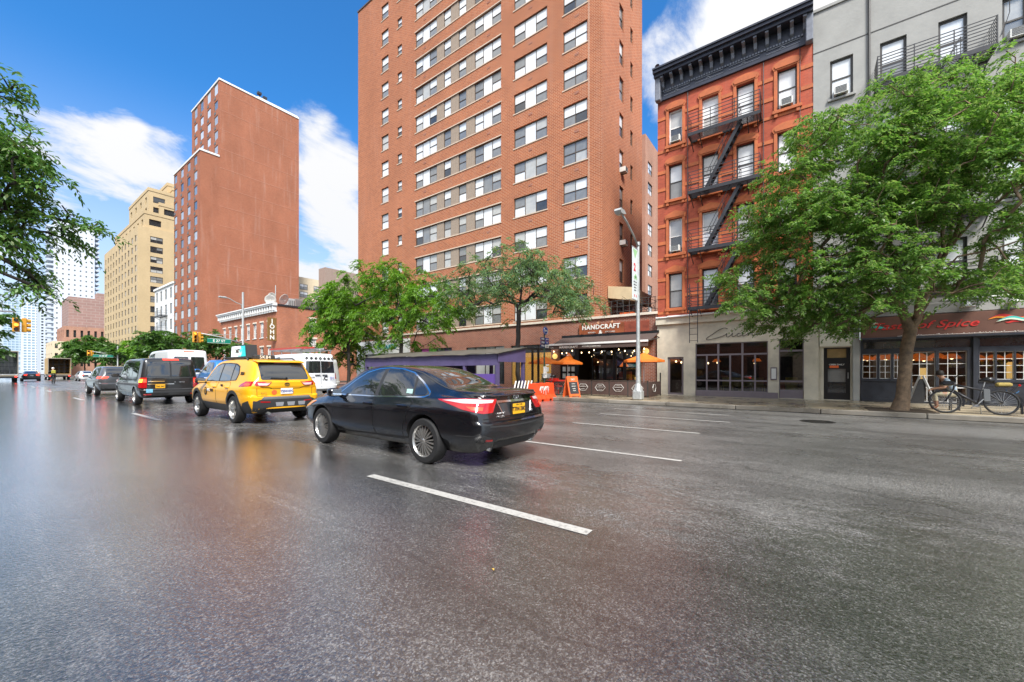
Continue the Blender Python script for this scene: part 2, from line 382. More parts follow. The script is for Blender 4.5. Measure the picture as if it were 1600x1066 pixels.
leafmat('leaf_near', [(.075, .17, .035), (.10, .22, .05), (.13, .26, .06), (.13, .17, .04)], .3)
# wet asphalt
def wet_asphalt():
    m, t, b = newmat('asphalt'); L = t.links.new
    tcn = _n(t, 'ShaderNodeTexCoord'); o = tcn.outputs['Object']
    def noi(scale, det=4, rough=.6, st=(1, 1, 1), off=(0, 0, 0)):
        mp = _n(t, 'ShaderNodeMapping'); mp.inputs['Scale'].default_value = st; mp.inputs['Location'].default_value = off; L(o, mp.inputs[0])
        n = _n(t, 'ShaderNodeTexNoise'); n.inputs['Scale'].default_value = scale; n.inputs['Detail'].default_value = det; n.inputs['Roughness'].default_value = rough; L(mp.outputs[0], n.inputs['Vector']); return n.outputs[0]
    def mr(x, a, b_, c, d):
        n = _n(t, 'ShaderNodeMapRange', interpolation_type='SMOOTHSTEP'); L(x, n.inputs[0])
        for i, v in zip(('From Min', 'From Max', 'To Min', 'To Max'), (a, b_, c, d)): n.inputs[i].default_value = v
        return n.outputs[0]
    def ma(op, a, b_):
        n = _n(t, 'ShaderNodeMath', operation=op)
        for i, v in enumerate((a, b_)):
            if isinstance(v, (int, float)): n.inputs[i].default_value = v
            else: L(v, n.inputs[i])
        return n.outputs[0]
    big = noi(.22, 5, .6, (1.6, .5, 1)); mid = noi(1.1, 6, .65, (1.3, .6, 1), (4, 2, 0)); wear = noi(.9, 5, .7, (2.6, .12, 1), (9, 1, 0))
    fine = noi(70, 3, .7); grit = noi(210, 2, .6)
    vor = _n(t, 'ShaderNodeTexVoronoi'); vor.inputs['Scale'].default_value = 56; L(o, vor.inputs['Vector'])
    # the flooded side of the street (towards the near kerb) is wetter
    s = _n(t, 'ShaderNodeSeparateXYZ'); L(o, s.inputs[0])
    side = mr(s.outputs[0], .3, 6.0, .24, -.11)
    brk = noi(7, 5, .7, (1.5, .6, 1), (1, 5, 0)); wet = mr(ma('ADD', ma('ADD', ma('ADD', ma('MULTIPLY', big, .5), ma('MULTIPLY', mid, .38)), ma('MULTIPLY', brk, .3)), side), .46, .70, 0, 1)
    L(mr(wet, 0, 1, .30, .10), b.inputs['Roughness'])
    v2 = _n(t, 'ShaderNodeTexVoronoi'); v2.inputs['Scale'].default_value = 125; L(o, v2.inputs['Vector']); sc = _n(t, 'ShaderNodeSeparateColor'); L(v2.outputs['Color'], sc.inputs[0])
    v3 = _n(t, 'ShaderNodeSeparateColor'); L(vor.outputs['Color'], v3.inputs[0])
    spk = ma('MULTIPLY', ma('ADD', ma('MULTIPLY', ma('POWER', sc.outputs[0], 3), 1.6), .58), ma('ADD', ma('MULTIPLY', v3.outputs[1], .7), .65))
    cr = _n(t, 'ShaderNodeMix', data_type='RGBA'); L(wet, cr.inputs[0]); cr.inputs[6].default_value = (.128, .124, .117, 1); cr.inputs[7].default_value = (.075, .073, .07, 1)
    wr = mr(wear, .54, .76, 0, .45); cr3 = _n(t, 'ShaderNodeMix', data_type='RGBA'); L(wr, cr3.inputs[0]); L(cr.outputs[2], cr3.inputs[6]); cr3.inputs[7].default_value = (.16, .156, .15, 1)
    stn = mr(noi(.55, 6, .7, (1, .35, 1), (2, 7, 0)), .35, .65, .58, 1.32)
    fin = _n(t, 'ShaderNodeVectorMath', operation='SCALE'); L(cr3.outputs[2], fin.inputs[0]); L(ma('MULTIPLY', spk, stn), fin.inputs['Scale'])
    # thin tar-filled cracks
    ck = _n(t, 'ShaderNodeTexVoronoi', feature='DISTANCE_TO_EDGE'); ck.inputs['Scale'].default_value = .11; wv = _n(t, 'ShaderNodeVectorMath', operation='ADD'); nz = _n(t, 'ShaderNodeTexNoise'); nz.inputs['Scale'].default_value = 1.3; nz.inputs['Detail'].default_value = 5; L(o, nz.inputs['Vector'])
    nsx = _n(t, 'ShaderNodeVectorMath', operation='SCALE'); nsx.inputs['Scale'].default_value = .45; L(nz.outputs['Color'], nsx.inputs[0]); L(o, wv.inputs[0]); L(nsx.outputs[0], wv.inputs[1]); L(wv.outputs[0], ck.inputs['Vector'])
    cm = mr(ck.outputs['Distance'], .0007, .0026, .38, 0); c4 = _n(t, 'ShaderNodeMix', data_type='RGBA'); L(cm, c4.inputs[0]); L(fin.outputs[0], c4.inputs[6]); c4.inputs[7].default_value = (.012, .012, .012, 1)
    L(c4.outputs[2], b.inputs['Base Color']); b.inputs['Specular IOR Level'].default_value = 1.0
    h = ma('ADD', ma('MULTIPLY', fine, .8), ma('MULTIPLY', vor.outputs['Distance'], .6))
    bp = _n(t, 'ShaderNodeBump'); bp.inputs['Distance'].default_value = .014; L(h, bp.inputs['Height']); L(mr(wet, 0, 1, .6, .30), bp.inputs['Strength'])
    L(bp.outputs[0], b.inputs['Normal'])
    L(mr(wet, .1, .9, .25, 1), b.inputs['Coat Weight']); b.inputs['Coat IOR'].default_value = 1.6; L(mr(wet, 0, 1, .22, .07), b.inputs['Coat Roughness'])   # water film
    b2 = _n(t, 'ShaderNodeBump'); b2.inputs['Distance'].default_value = .01; L(h, b2.inputs['Height']); L(mr(wet, 0, 1, .5, .19), b2.inputs['Strength']); L(b2.outputs[0], b.inputs['Coat Normal'])
wet_asphalt()
def wet_slab(name, c):
    m, t, b = newmat(name); L = t.links.new
    tcn = _n(t, 'ShaderNodeTexCoord'); g = _n(t, 'ShaderNodeNewGeometry'); oi = _n(t, 'ShaderNodeObjectInfo')
    n = _n(t, 'ShaderNodeTexNoise'); n.inputs['Scale'].default_value = 1.2; n.inputs['Detail'].default_value = 7; L(g.outputs['Position'], n.inputs['Vector'])
    r = _n(t, 'ShaderNodeMapRange'); r.inputs['From Min'].default_value = .35; r.inputs['From Max'].default_value = .65; r.inputs['To Min'].default_value = .7; r.inputs['To Max'].default_value = 1.2; L(n.outputs[0], r.inputs[0])
    r2 = _n(t, 'ShaderNodeMapRange'); r2.inputs['To Min'].default_value = .8; r2.inputs['To Max'].default_value = 1.2; L(oi.outputs['Random'], r2.inputs[0])
    mu = _n(t, 'ShaderNodeMath', operation='MULTIPLY'); L(r.outputs[0], mu.inputs[0]); L(r2.outputs[0], mu.inputs[1])
    sc = _n(t, 'ShaderNodeVectorMath', operation='SCALE'); sc.inputs[0].default_value = c; L(mu.outputs[0], sc.inputs['Scale']); L(sc.outputs[0], b.inputs['Base Color'])
    rr = _n(t, 'ShaderNodeMapRange'); rr.inputs['From Min'].default_value = .35; rr.inputs['From Max'].default_value = .65; rr.inputs['To Min'].default_value = .16; rr.inputs['To Max'].default_value = .5; L(n.outputs[0], rr.inputs[0]); L(rr.outputs[0], b.inputs['Roughness'])
wet_slab('slab', (.34, .28, .19)); wet_slab('kerb_stone', (.19, .17, .14))
def road_paint():
    m, t, b = newmat('road_paint'); L = t.links.new; g = _n(t, 'ShaderNodeNewGeometry'); b.inputs['Roughness'].default_value = .45
    n = _n(t, 'ShaderNodeTexNoise'); n.inputs['Scale'].default_value = 26; n.inputs['Detail'].default_value = 8; n.inputs['Roughness'].default_value = .75; L(g.outputs['Position'], n.inputs['Vector'])
    n2 = _n(t, 'ShaderNodeTexNoise'); n2.inputs['Scale'].default_value = 1.1; n2.inputs['Detail'].default_value = 3; L(g.outputs['Position'], n2.inputs['Vector'])
    a = _n(t, 'ShaderNodeMath', operation='MULTIPLY_ADD'); L(n2.outputs[0], a.inputs[0]); a.inputs[1].default_value = .35; L(n.outputs[0], a.inputs[2])
    cr = _n(t, 'ShaderNodeValToRGB'); L(a.outputs[0], cr.inputs[0]); e = cr.color_ramp.elements; e[0].position = .48; e[0].color = (.52, .505, .465, 1); e[1].position = .86; e[1].color = (.12, .115, .11, 1); x = e.new(.72); x.color = (.42, .41, .38, 1); L(cr.outputs[0], b.inputs['Base Color'])
road_paint()
# ------------------------------------------------------------------ ground, road, pavements
KX, PZ, FX = 16.2, .15, 21.5         # kerb line, pavement height, facade line
mb = MB(); mb.quad((-900, -900, -.02), (900, -900, -.02), (900, 1600, -.02), (-900, 1600, -.02))
mb.build('ground', M('far_ground', (.06, .06, .06), .6), kind='structure')
mb = MB()
xs = [-1, 2, 5, 8, 11, 14, KX]; ys = [-30, -10, 0, 10, 20, 36, 46, 80, 140, 300, 900]
for i in range(len(xs) - 1):
    for j in range(len(ys) - 1):
        a = (xs[i], ys[j]); c = (xs[i + 1], ys[j + 1]); mb.quad((a[0], a[1], 0), (c[0], a[1], 0), (c[0], c[1], 0), (a[0], c[1], 0))
mb.quad((KX, 36.5, 0), (90, 36.5, 0), (90, 47.5, 0), (KX, 47.5, 0)); mb.quad((KX, 107, 0), (90, 107, 0), (90, 117, 0), (KX, 117, 0))
mb.build('road', 'asphalt', label='wide rain-wet grey asphalt avenue running past the shops', cat='road', kind='structure')
def pavement(x0, x1, y0, y1, lbl, side, slabs_to=None, slabs_from=None):
    mb = MB(); mb.box(min(x0, x1), y0, -.01, max(x0, x1), y1, PZ - .012)
    p = mb.build('pavement', M('joint', (.07, .06, .05), .6), label=lbl, cat='pavement', kind='structure')
    mb = MB(); kx = x0 - side * .0
    L = 2.4; y = y0
    km = {}
    while y < min(y1, (slabs_to or y1)):
        l = min(L, y1 - y)
        if round(l, 3) not in km:
            k = MB(); k.bbox(-.09, .008, 0, .09, l - .008, PZ + .006, .02); km[round(l, 3)] = k.mesh('kerb_stone', 'kerb_stone')
        put('kerb_stone', km[round(l, 3)], p, (x0, y, 0)); y += L
    return p
pv = pavement(KX, 60, -34, 36.5, 'wet concrete pavement in front of the restaurants', 1, 36)
sm = {}
def slab(p, x, y, w, l):
    k = (round(w, 3), round(l, 3))
    if k not in sm:
        q = MB(); q.bbox(.006, .006, -.03, w - .006, l - .006, 0, .006); sm[k] = q.mesh('paving_slab', 'slab')
    put('paving_slab', sm[k], p, (x, y, PZ + random.uniform(-.003, .003)))
y = -9.0
while y < 33:
    w = 1.5 if y < 18 else 3.0
    x = KX + .1
    for wx in ((1.3, 1.3, 1.3, 1.25) if y < 18 else (2.6, 2.55)):
        slab(pv, x, y, wx, w); x += wx
    y += w
pv2 = pavement(KX, 60, 47.5, 107, 'pavement corner beside the low brick corner building', 1, 60)
pavement(KX, 60, 117, 420, 'distant pavement in front of the tall beige block', 1, 117)
pavement(-1.2, -12, -30, 300, 'near side pavement under the overhanging street tree', -1, -30)
# lane markings
dm = {}
def dash(x, y0, y1, w=.11):
    k = (round(y1 - y0, 2), w)
    if k not in dm:
        q = MB(); q.quad((-w / 2, 0, 0), (w / 2, 0, 0), (w / 2, y1 - y0, 0), (-w / 2, y1 - y0, 0)); dm[k] = q.mesh('lane_marking', 'road_paint')
    return put('lane_marking', dm[k], None, (x, y0, .004), kind='structure')
for x, ph, nm in ((3.06, 1.45, 'nearest the camera side'), (6.35, 1.5, 'second across the avenue'), (9.41, 1.85, 'third across the avenue'), (11.95, 1.6, 'fourth across the avenue'), (13.85, 1.9, 'close to the far kerb')):
    for k in range(6):
        tag(dash(x, ph + 13 * k, ph + 13 * k + 3.1 + (.6 if x > 11 else 0), .12 if x < 5 else .09), 'white painted lane dash in the line ' + nm, 'lane marking', 'dashes of the lane line ' + nm)
# manholes and litter
def manhole(x, y, r, lbl):
    mb = MB(); mb.lathe([(r + .05, .003), (r + .05, .008), (r, .008), (r, .002), (r * .55, .002), (r * .55, .007), (r * .3, .007), (r * .3, .002), (.001, .002)], n=28)
    for k in range(12):
        a = k * math.pi / 6; mb.bar((r * .6 * math.cos(a), r * .6 * math.sin(a), .004), (r * .95 * math.cos(a), r * .95 * math.sin(a), .004), .03, .006)
    mb.build('manhole_cover', M('cast_iron', (.025, .024, .023), .4, .5, var=.3, vs=9), None, (x, y, 0), label=lbl, cat='manhole cover')
g = gnd(1277, 659); manhole(g.x, g.y, .34, 'round iron manhole cover in the road near the big tree')
M('leaf_litter', (.5, .32, .06), .6, var=.3); M('litter_white', (.7, .7, .68), .6)
rnd = random.Random(5)
for (px, py, mt, lbl) in ((770, 892, 'leaf_litter', 'small yellow fallen leaf on wet asphalt below the sedan'), (1030, 636, 'litter_white', 'crumpled white paper in the gutter by the lamp post'), (1194, 645, 'litter_white', 'crumpled white paper in the gutter before the cafe window')):
    p = gnd(px, py); mb = MB(); s = .018
    mb.add([(-s, 0, .004), (0, -s * .5, .012), (s, .01, .006), (.2 * s, s * .6, .016), (-.4 * s, s * .5, .006)], [(0, 1, 3), (1, 2, 3), (0, 3, 4)])
    mb.build('fallen_leaf' if 'leaf' in mt else 'paper_scrap', mt, None, (p.x, p.y, .004), (0, 0, rnd.random() * 6), label=lbl, cat='leaf' if 'leaf' in mt else 'litter')
# ------------------------------------------------------------------ windows
WC = {}; PC = {}
def _pane(w, h, mat):
    k = (round(w, 2), round(h, 2), mat)
    if k not in PC:
        q = MB(); q.box(0, 0, 0, w, .012, h); PC[k] = q.mesh('pane', mat)
    return PC[k]
def window(par, x, z, w, h, cols=('dh',), fr='frame_dark', y=.1, rz=0., up=None, lo=None, fx=None, fw=.05, sill=None, rng=random, mull=None):
    """cols: 'dh' double hung, 'fx' fixed, 'gNxM' N x M lights"""
    wts = [1.] * len(cols); tot = sum(wts); key = (round(w, 2), round(h, 2), cols, fr, fw, sill, mull); rects = []
    q = MB(); x0 = 0.
    for c, wt in zip(cols, wts):
        cw = w * wt / tot; a, b = x0 + fw, x0 + cw - fw * (1 if x0 + cw > w - 1e-4 else .3)
        if x0 > 0: a = x0 + fw * .3
        if c == 'dh': rects += [(a, h * .5 + fw * .4, b, h - fw, 'u'), (a, fw, b, h * .5 - fw * .4, 'l')]
        elif c == 'fx': rects.append((a, fw, b, h - fw, 'f'))
        else:
            nx, nz = int(c[1]), int(c[3]); mw = mull or fw * .6
            for i in range(nx):
                for j in range(nz):
                    rects.append((a + (b - a) * i / nx + (mw / 2 if i else 0), fw + (h - 2 * fw) * j / nz + (mw / 2 if j else 0), a + (b - a) * (i + 1) / nx - (mw / 2 if i < nx - 1 else 0), fw + (h - 2 * fw) * (j + 1) / nz - (mw / 2 if j < nz - 1 else 0), 'u' if j >= nz / 2 else 'l'))
        x0 += cw
    if key not in WC:
        q.facade((0, 0, 0), (1, 0, 0), w, h, [r[:4] for r in rects], .05)
        if sill: q.box(-.06, -.16, -.07, w + .06, -.001, 0, 1)
        WC[key] = q.mesh('window', [fr, sill or fr])
    cz, sz = math.cos(rz), math.sin(rz)
    ox, oy = (x if isinstance(x, tuple) else (x, 0)); ox -= sz * y; oy += cz * y
    o = put('window', WC[key], par, (ox, oy, z), (0, 0, rz))
    for r in rects:
        mt = {'u': up or (lambda: 'pane_dark'), 'l': lo or (lambda: 'pane_dark'), 'f': fx or up or (lambda: 'pane_dark')}[r[4]]()
        put('pane', _pane(r[2] - r[0], r[3] - r[1], mt), o, (r[0], .03, r[1]))
    return o
def pick(*ch):                      # weighted material choice
    ms, ws = zip(*ch); return lambda: random.choices(ms, ws)[0]
def ac_unit(par, x, z, y=0., rz=0., w=.46, h=.30):
    if 'ac' not in WC:
        q = MB(); q.bbox(0, -.34, 0, w, .1, h, .012)
        for i in range(5): q.box(.05, -.352, .05 + i * .055, w - .05, -.341, .08 + i * .055, 1)
        q.box(.08, -.3, -.05, .11, 0, -.002, 1); q.box(w - .11, -.3, -.05, w - .08, 0, -.002, 1); WC['ac'] = q.mesh('air_conditioner', ['ac_white', 'ac_grille'])
    cz, sz = math.cos(rz), math.sin(rz); ox, oy = (x if isinstance(x, tuple) else (x, 0))
    return put('air_conditioner', WC['ac'], par, (ox - sz * y, oy + cz * y, z), (0, 0, rz))
def room(par, x0, x1, z0, z1, y0, y1, mat='room_dark', name='interior'):
    q = MB(); A, B = x0, x1
    q.quad((A, y1, z0), (B, y1, z0), (B, y1, z1), (A, y1, z1)); q.quad((A, y0, z0), (A, y1, z0), (A, y1, z1), (A, y0, z1)); q.quad((B, y1, z0), (B, y0, z0), (B, y0, z1), (B, y1, z1))
    q.quad((A, y0, z0), (B, y0, z0), (B, y1, z0), (A, y1, z0)); q.quad((A, y1, z1), (B, y1, z1), (B, y0, z1), (A, y0, z1))
    return q.build(name, mat, par)
def bulbs(par, pts, r=.045, mat='bulb', name='light_bulb'):
    q = MB(); q.lathe([(.001, -r), (r * .7, -r * .7), (r, 0), (r * .7, r * .7), (.001, r)], n=10); me = q.mesh(name, mat, True)
    for p in pts: put(name, me, par, p)
def bld(name, label, X, Y, cat='building', group=None):   # local x along -Y (to the right seen from the street), local y away from the street
    return thing(name, label, cat, (X, Y, 0), R(-90), group)
# ------------------------------------------------------------------ tall brick tower with its shop base
BX, BY = FX, 34.0
def S(px, X=BX, Yl=BY): return Yl - onX(px, X)
def Zf(px, py, X=BX): return zat(py, X, onX(px, X))
tw = bld('apartment_tower', 'tall orange brick apartment tower with white-blind windows above the shop row', BX, BY)
WT = BY - 9.44; TY = .06; HT = 35.3; DT = 7.0
RS = [4.72 + 2.32 * k for k in range(13)]; WH = 1.30
cols = [(595, 606, ('dh',)), (620, 627, ('dh',)), (802, 854, ('dh', 'fx', 'dh')), (879, 917, ('dh', 'dh'))]
band = [(648, 681, ('dh', 'fx', 'dh')), (692, 703, ('dh',)), (715, 727, ('dh',)), (740, 782, ('dh', 'fx', 'dh'))]
b0, b1 = S(648), S(782)
holes = []
for z in RS:
    holes.append((b0, z, b1, z + WH))
    for i, (a, b, c) in enumerate(cols):
        dz0, hh = (.5, .82) if i == 1 else (0, WH)
        holes.append((S(a), z + dz0, S(b), z + dz0 + hh))
q = MB(); q.facade((0, TY, 0), (1, 0, 0), WT, HT, holes, .16, (0, 1, 0), 4.3)
sideh = []
sA = (onY(968, 9.44) - BX, onY(974.5, 9.44) - BX); sB = (onY(985, 9.44) - BX, onY(989, 9.44) - BX)
for z in RS:
    sideh += [(sA[0] - TY, z, sA[1] - TY, z + 1.5), (sB[0] - TY, z + .3, sB[1] - TY, z + 1.3)]
q.facade((WT, TY, 0), (0, 1, 0), DT, HT, sideh, .16, (-1, 0, 0), 4.3)
q.quad((0, TY, 4.3), (0, TY + DT, 4.3), (0, TY + DT, HT), (0, TY, HT)); q.quad((0, TY + DT, 4.3), (WT, TY + DT, 4.3), (WT, TY + DT, HT), (0, TY + DT, HT))
q.build('wall', 'brick_tower', tw)
q = MB(); q.box(.002, TY + .002, HT - .3, WT - .002, TY + DT - .002, HT - .25); q.build('roof', 'roof_tar', tw)
q = MB(); q.box(-.06, TY - .06, HT, WT + .06, TY + .25, HT + .12); q.box(-.06, TY + .25, HT, .2, TY + DT, HT + .12); q.box(WT - .2, TY + .25, HT, WT + .06, TY + DT, HT + .12); q.build('coping', 'frame_brown', tw)
q = MB(); q.box(0, -.035, -.07, b1 - b0 + .1, .05, 0); bandm = q.mesh('sill_band', 'sill')
q = MB(); q.box(0, 0, 0, .3, .02, .16); q.box(.03, -.012, .02, .27, -.001, .14); vent = q.mesh('vent_grille', 'brick_shop')
q = MB(); q.box(S(919.5) - .015, TY - .012, 4.6, S(919.5) + .015, TY - .002, HT - .1); q.build('expansion_joint', 'sill', tw)
spm = {}
for k, z in enumerate(RS):
    gr = k < 5  # lower floors get greyer panes, reflected buildings put into the colour
    up = pick(('pane_blind', 3 if gr else 9), ('pane_shade', 4 if gr else 1), ('pane_grey', 2 if gr else 1.2)); lo = pick(('pane_grey', 5), ('pane_dark', 3 if gr else 1), ('pane_blind', 2), ('pane_shade', 1)); fx = pick(('pane_blind', 9), ('pane_shade', 3 if gr else 0.4), ('pane_grey', 2 if gr else .01))
    for i, (a, b, c) in enumerate(cols):
        dz0, hh = (.5, .82) if i == 1 else (0, WH)
        window(tw, S(a), z + dz0, S(b) - S(a), hh, c, 'frame_brown', TY + .08, 0, up, lo, fx, .05)
        q = MB(); q.box(S(a) - .05, TY - .035, z + dz0 - .07, S(b) + .05, TY + .07, z + dz0 - .002); q.build('sill', 'sill', tw)
    for a, b, c in band: window(tw, S(a), z, S(b) - S(a), WH, c, 'frame_brown', TY + .08, 0, up, lo, fx, .05)
    for a, b in ((681, 692), (703, 715), (727, 740)):
        w = S(b) - S(a)
        if (a,) not in spm:
            q = MB(); q.box(.002, 0, .002, w - .002, .1, WH - .002)
            for r in range(4): q.box(w * (r + .5) / 4 - .02, -.012, .01, w * (r + .5) / 4 + .02, -.001, WH - .01)
            spm[(a,)] = q.mesh('spandrel_panel', 'spandrel')
        put('spandrel_panel', spm[(a,)], tw, (S(a), TY + .045, z))
    put('sill_band', bandm, tw, (b0 - .05, TY, z - .001)); put('sill_band', bandm, tw, (b0 - .05, TY, z + WH + .071))
    for px in (661, 760, 825, 897): put('vent_grille', vent, tw, (S(px), TY - .005, z - .55))
    ra = R(90)
    window(tw, (WT, sA[0]), z, sA[1] - sA[0], 1.5, ('dh',), 'frame_brown', .08, ra, pick(('pane_blind', 2), ('pane_grey', 1)), pick(('pane_dark', 2), ('pane_grey', 1)))
    window(tw, (WT, sB[0]), z + .3, sB[1] - sB[0], 1.0, ('dh',), 'frame_brown', .08, ra)
for py in (277, 388):
    k = min(range(13), key=lambda i: abs(RS[i] - zat(py + 3, onY(971, 9.44), 9.44))); ac_unit(tw, (WT, sA[0] + .1), RS[k] + .03, 0, R(90))
# ------------------------------------------------------------------ shop base
sb = bld('shop_row', 'single-storey brick shop base with pale stone coping under the tower', BX, BY)
WB = BY - 6.3; HB = 4.42
x641 = S(641)
ops = [(S(570), .15, S(636), 2.95), (S(646), 2.75, S(706), 3.2), (S(728), .5, S(788), 3.12), (S(798), .45, S(861), 3.1), (S(875), .15, S(1002), 3.0)]
q = MB(); q.facade((0, 0, 0), (1, 0, 0), WB, HB, ops, .2); q.facade((WB, 0, 0), (0, 1, 0), 9, HB, [], .1, (-1, 0, 0)); q.quad((0, 0, 0), (0, 9, 0), (0, 9, HB), (0, 0, HB))
q.build('wall', 'brick_shop', sb)
q = MB(); q.box(0, .2, HB - .12, WB, 9, HB - .02); q.build('roof', 'roof_tar', sb)
q = MB(); q.box(-.05, -.1, HB, WB + .03, .04, HB + .13); q.box(WB - .25, .04, HB, WB + .03, 9, HB + .13); q.build('coping', 'coping', sb)
q = MB()                                    # white tiled front of the corner shop
q.facade((0, -.09, 0), (1, 0, 0), x641, 4.12, [(S(570) + .02, .15, S(636) - .02, 2.93)], .12, z0=.1); q.quad((0, -.09, 4.12), (x641, -.09, 4.12), (x641, 0, 4.12), (0, 0, 4.12)); q.quad((x641, -.09, .1), (x641, 0, .1), (x641, 0, 4.12), (x641, -.09, 4.12)); q.quad((0, -.09, .1), (0, 0, .1), (0, 0, 4.12), (0, -.09, 4.12))
q.build('white_front', 'white_wall', sb)
window(sb, S(570), .15, S(636) - S(570), 2.8, ('fx', 'fx', 'fx'), 'frame_dark', .1, 0, pick(('pane_dark', 2), ('pane_grey', 1)))
sg = bld('shop_sign', 'teal shop name letters on the white corner storefront', BX, BY, 'sign'); sg.location = (BX - .1, BY - S(606), 3.5)
text('SUGARED', .52, 'teal_letter', sg, (0, -.02, 0), ext=.02, space=1.15, sx=1.05, font_w=.012)
pn = ['pane_dark', 'pane_pink', 'pane_green', 'pane_dark', 'purple']
wd = (S(706) - S(646)) / 5
for i, m_ in enumerate(pn): window(sb, S(646) + wd * i, 2.75, wd, .45, ('fx',), 'frame_dark', .1, 0, None, None, lambda m_=m_: m_, .025)
for i in range(4):
    w = (S(788) - S(728)) / 4; window(sb, S(728) + w * i, 2.45, w, .67, ('fx',), 'frame_dark', .1, 0, None, None, pick(('pane_shade', 2), ('pane_grey', 1)), .03); window(sb, S(728) + w * i, .5, w, 1.95, ('fx',), 'frame_dark', .1, 0, None, None, pick(('pane_shade', 2), ('pane_grey', 1), ('pane_dark', 2)), .03)
# lit yellow shop
a, b = S(798), S(861); room(sb, a, b, .3, 3.1, .2, 2.4, 'room_yellow_glow')
for i in range(3):
    w = (b - a) / 3; window(sb, a + w * i, 2.62, w, .48, ('fx',), 'frame_dark', .1, 0, None, None, pick(('pane_shade', 1), ('pane_dark', 2)), .03); window(sb, a + w * i, .45, w, 2.17, ('fx',), 'frame_dark', .1, 0, None, None, lambda: 'shop_glass', .035)
q = MB(); q.box(b - 1.4, 1.2, .3, b - .2, 2.2, 1.15); q.build('counter', M('olive', (.22, .2, .03), .5), sb)
q = MB(); q.box(0, 0, 0, 1.5, .06, .05); lm = q.mesh('strip_light', 'bulb')
for i in range(3): put('strip_light', lm, sb, (b - 1.9, .7 + .5 * i, 2.9 - .08 * i))
pgm = MB().box(0, 0, 0, .21, .006, .29).mesh('paper_notice', 'paper')
for x, z in ((0, 1.75), (0, 1.35), (.02, .95), (.3, .95), (-.3, .98)): put('paper_notice', pgm, sb, (b - .42 + x * .8, .07, z))
# Handcraft restaurant front
h0, h1 = S(875), S(1002); room(sb, h0, h1, .15, 3.0, .2, 4.2)
segs = [(S(875), S(898), 'fx'), (S(904), S(924), 'open'), (S(924), S(943), 'fx'), (S(945), S(958), 'fx'), (S(960), S(974), 'fx'), (S(976), S(1002), 'fx')]
for i, (a, b, k) in enumerate(segs):
    if k == 'fx': window(sb, a, .85, b - a, 2.15, ('fx',), 'black_paint', .06, 0, None, None, lambda: 'shop_glass', .05)
q = MB()
for (a, b, k), n in zip(segs, segs[1:]): q.box(b, .03, .15, n[0], .16, 3.0) if n[0] - b > .01 else None
q.box(h0, .02, .15, segs[0][1], .18, .849); q.box(segs[2][0], .02, .15, h1, .18, .849); q.build('front_frame', 'black_paint', sb)
for i in range(3):
    for j in range(3): put('paper_notice', pgm, sb, (h0 + .16 + i * .3 * (segs[0][1] - h0), .05, .95 + j * .42))
bulbs(sb, [(h0 + .5 + i * .6 + random.uniform(-.2, .2), random.uniform(.4, 2.5), random.uniform(1.9, 2.75)) for i in range(9)], .032)
q = MB(); q.lathe([(.02, .34), (.05, .3), (.26, .02), (.25, 0), (.22, .0), (.02, .26)], n=20); lsm = q.mesh('lamp_shade', 'glow_orange', True)
for px, py in ((878, 560), (966, 573)): put('lamp_shade', lsm, sb, (S(px), .9, zat(py, BX + .9, onX(px, BX + .9))))
q = MB(); q.box(-.3, 0, 0, .3, .5, .5); q.build('orange_crate', 'orange_board', sb, (S(967) + .1, .5, .86))
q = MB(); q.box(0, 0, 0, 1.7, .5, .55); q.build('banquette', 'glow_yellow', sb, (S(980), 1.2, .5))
q = MB(); q.box(0, 0, 0, 1.1, .03, 1.5); q.build('grey_curtain', 'pane_shade', sb, (S(926), .9, .6))
# wall lamp discs
q = MB(); q.lathe([(.001, -.1), (.15, -.1), (.17, -.05), (.15, .02), (.001, .02)], 'y', n=24); wlm = q.mesh('wall_lamp', ['glow_yellow'], True)
for px, py in ((868, 557), (1010, 549)): put('wall_lamp', wlm, sb, (S(px), -.03, zat(py, BX, onX(px, BX))))
# rust sign board
y905, y975 = onX(905, BX - .1), onX(975, BX - .1)
sg = bld('restaurant_sign', 'rusty brown signboard with large cream letters above the brown awning', BX - .09, y905, 'sign')
ws = y905 - y975; zb, zt = zat(525, BX, y905) - .02, zat(500, BX, y975) - .12
q = MB(); q.bbox(0, -.05, zb, ws, .08, zt, .01); q.build('board', 'rust_sign', sg)
q = MB(); q.bbox(ws + .012, -.02, zb + .05, ws + .5 * ws, .08, zt, .01); q.build('side_panel', M('rust_red', (.24, .05, .025), .7, var=.4, vs=3), sg)
zc = (zb + zt) / 2
text('HANDCRAFT', .36, 'white_letter', sg, (ws * .5, -.06, zc + .13), ext=.008, space=1.12, font_w=.011)
text('&', .34, 'white_letter', sg, (ws * .5, -.06, zc - .2), font_w=.01); text('KITCHEN', .11, 'white_letter', sg, (ws * .3, -.06, zc - .17)); text('COCKTAILS', .11, 'white_letter', sg, (ws * .71, -.06, zc - .17)); text('EST.      NYC', .08, 'white_letter', sg, (ws * .5, -.06, zc - .32))
q = MB()
for i in range(3):
    x = ws * (.2 + .3 * i); q.tube([(x, 0, zt + .04), (x, -.25, zt + .12), (x, -.42, zt + .02)], .014, 6); q.lathe([(.02, .05), (.09, 0), (.1, -.04)], c=(x, -.42, zt - .0), n=12)
q.build('spot_lamp', M('copper', (.55, .3, .18), .4, .6), sg)
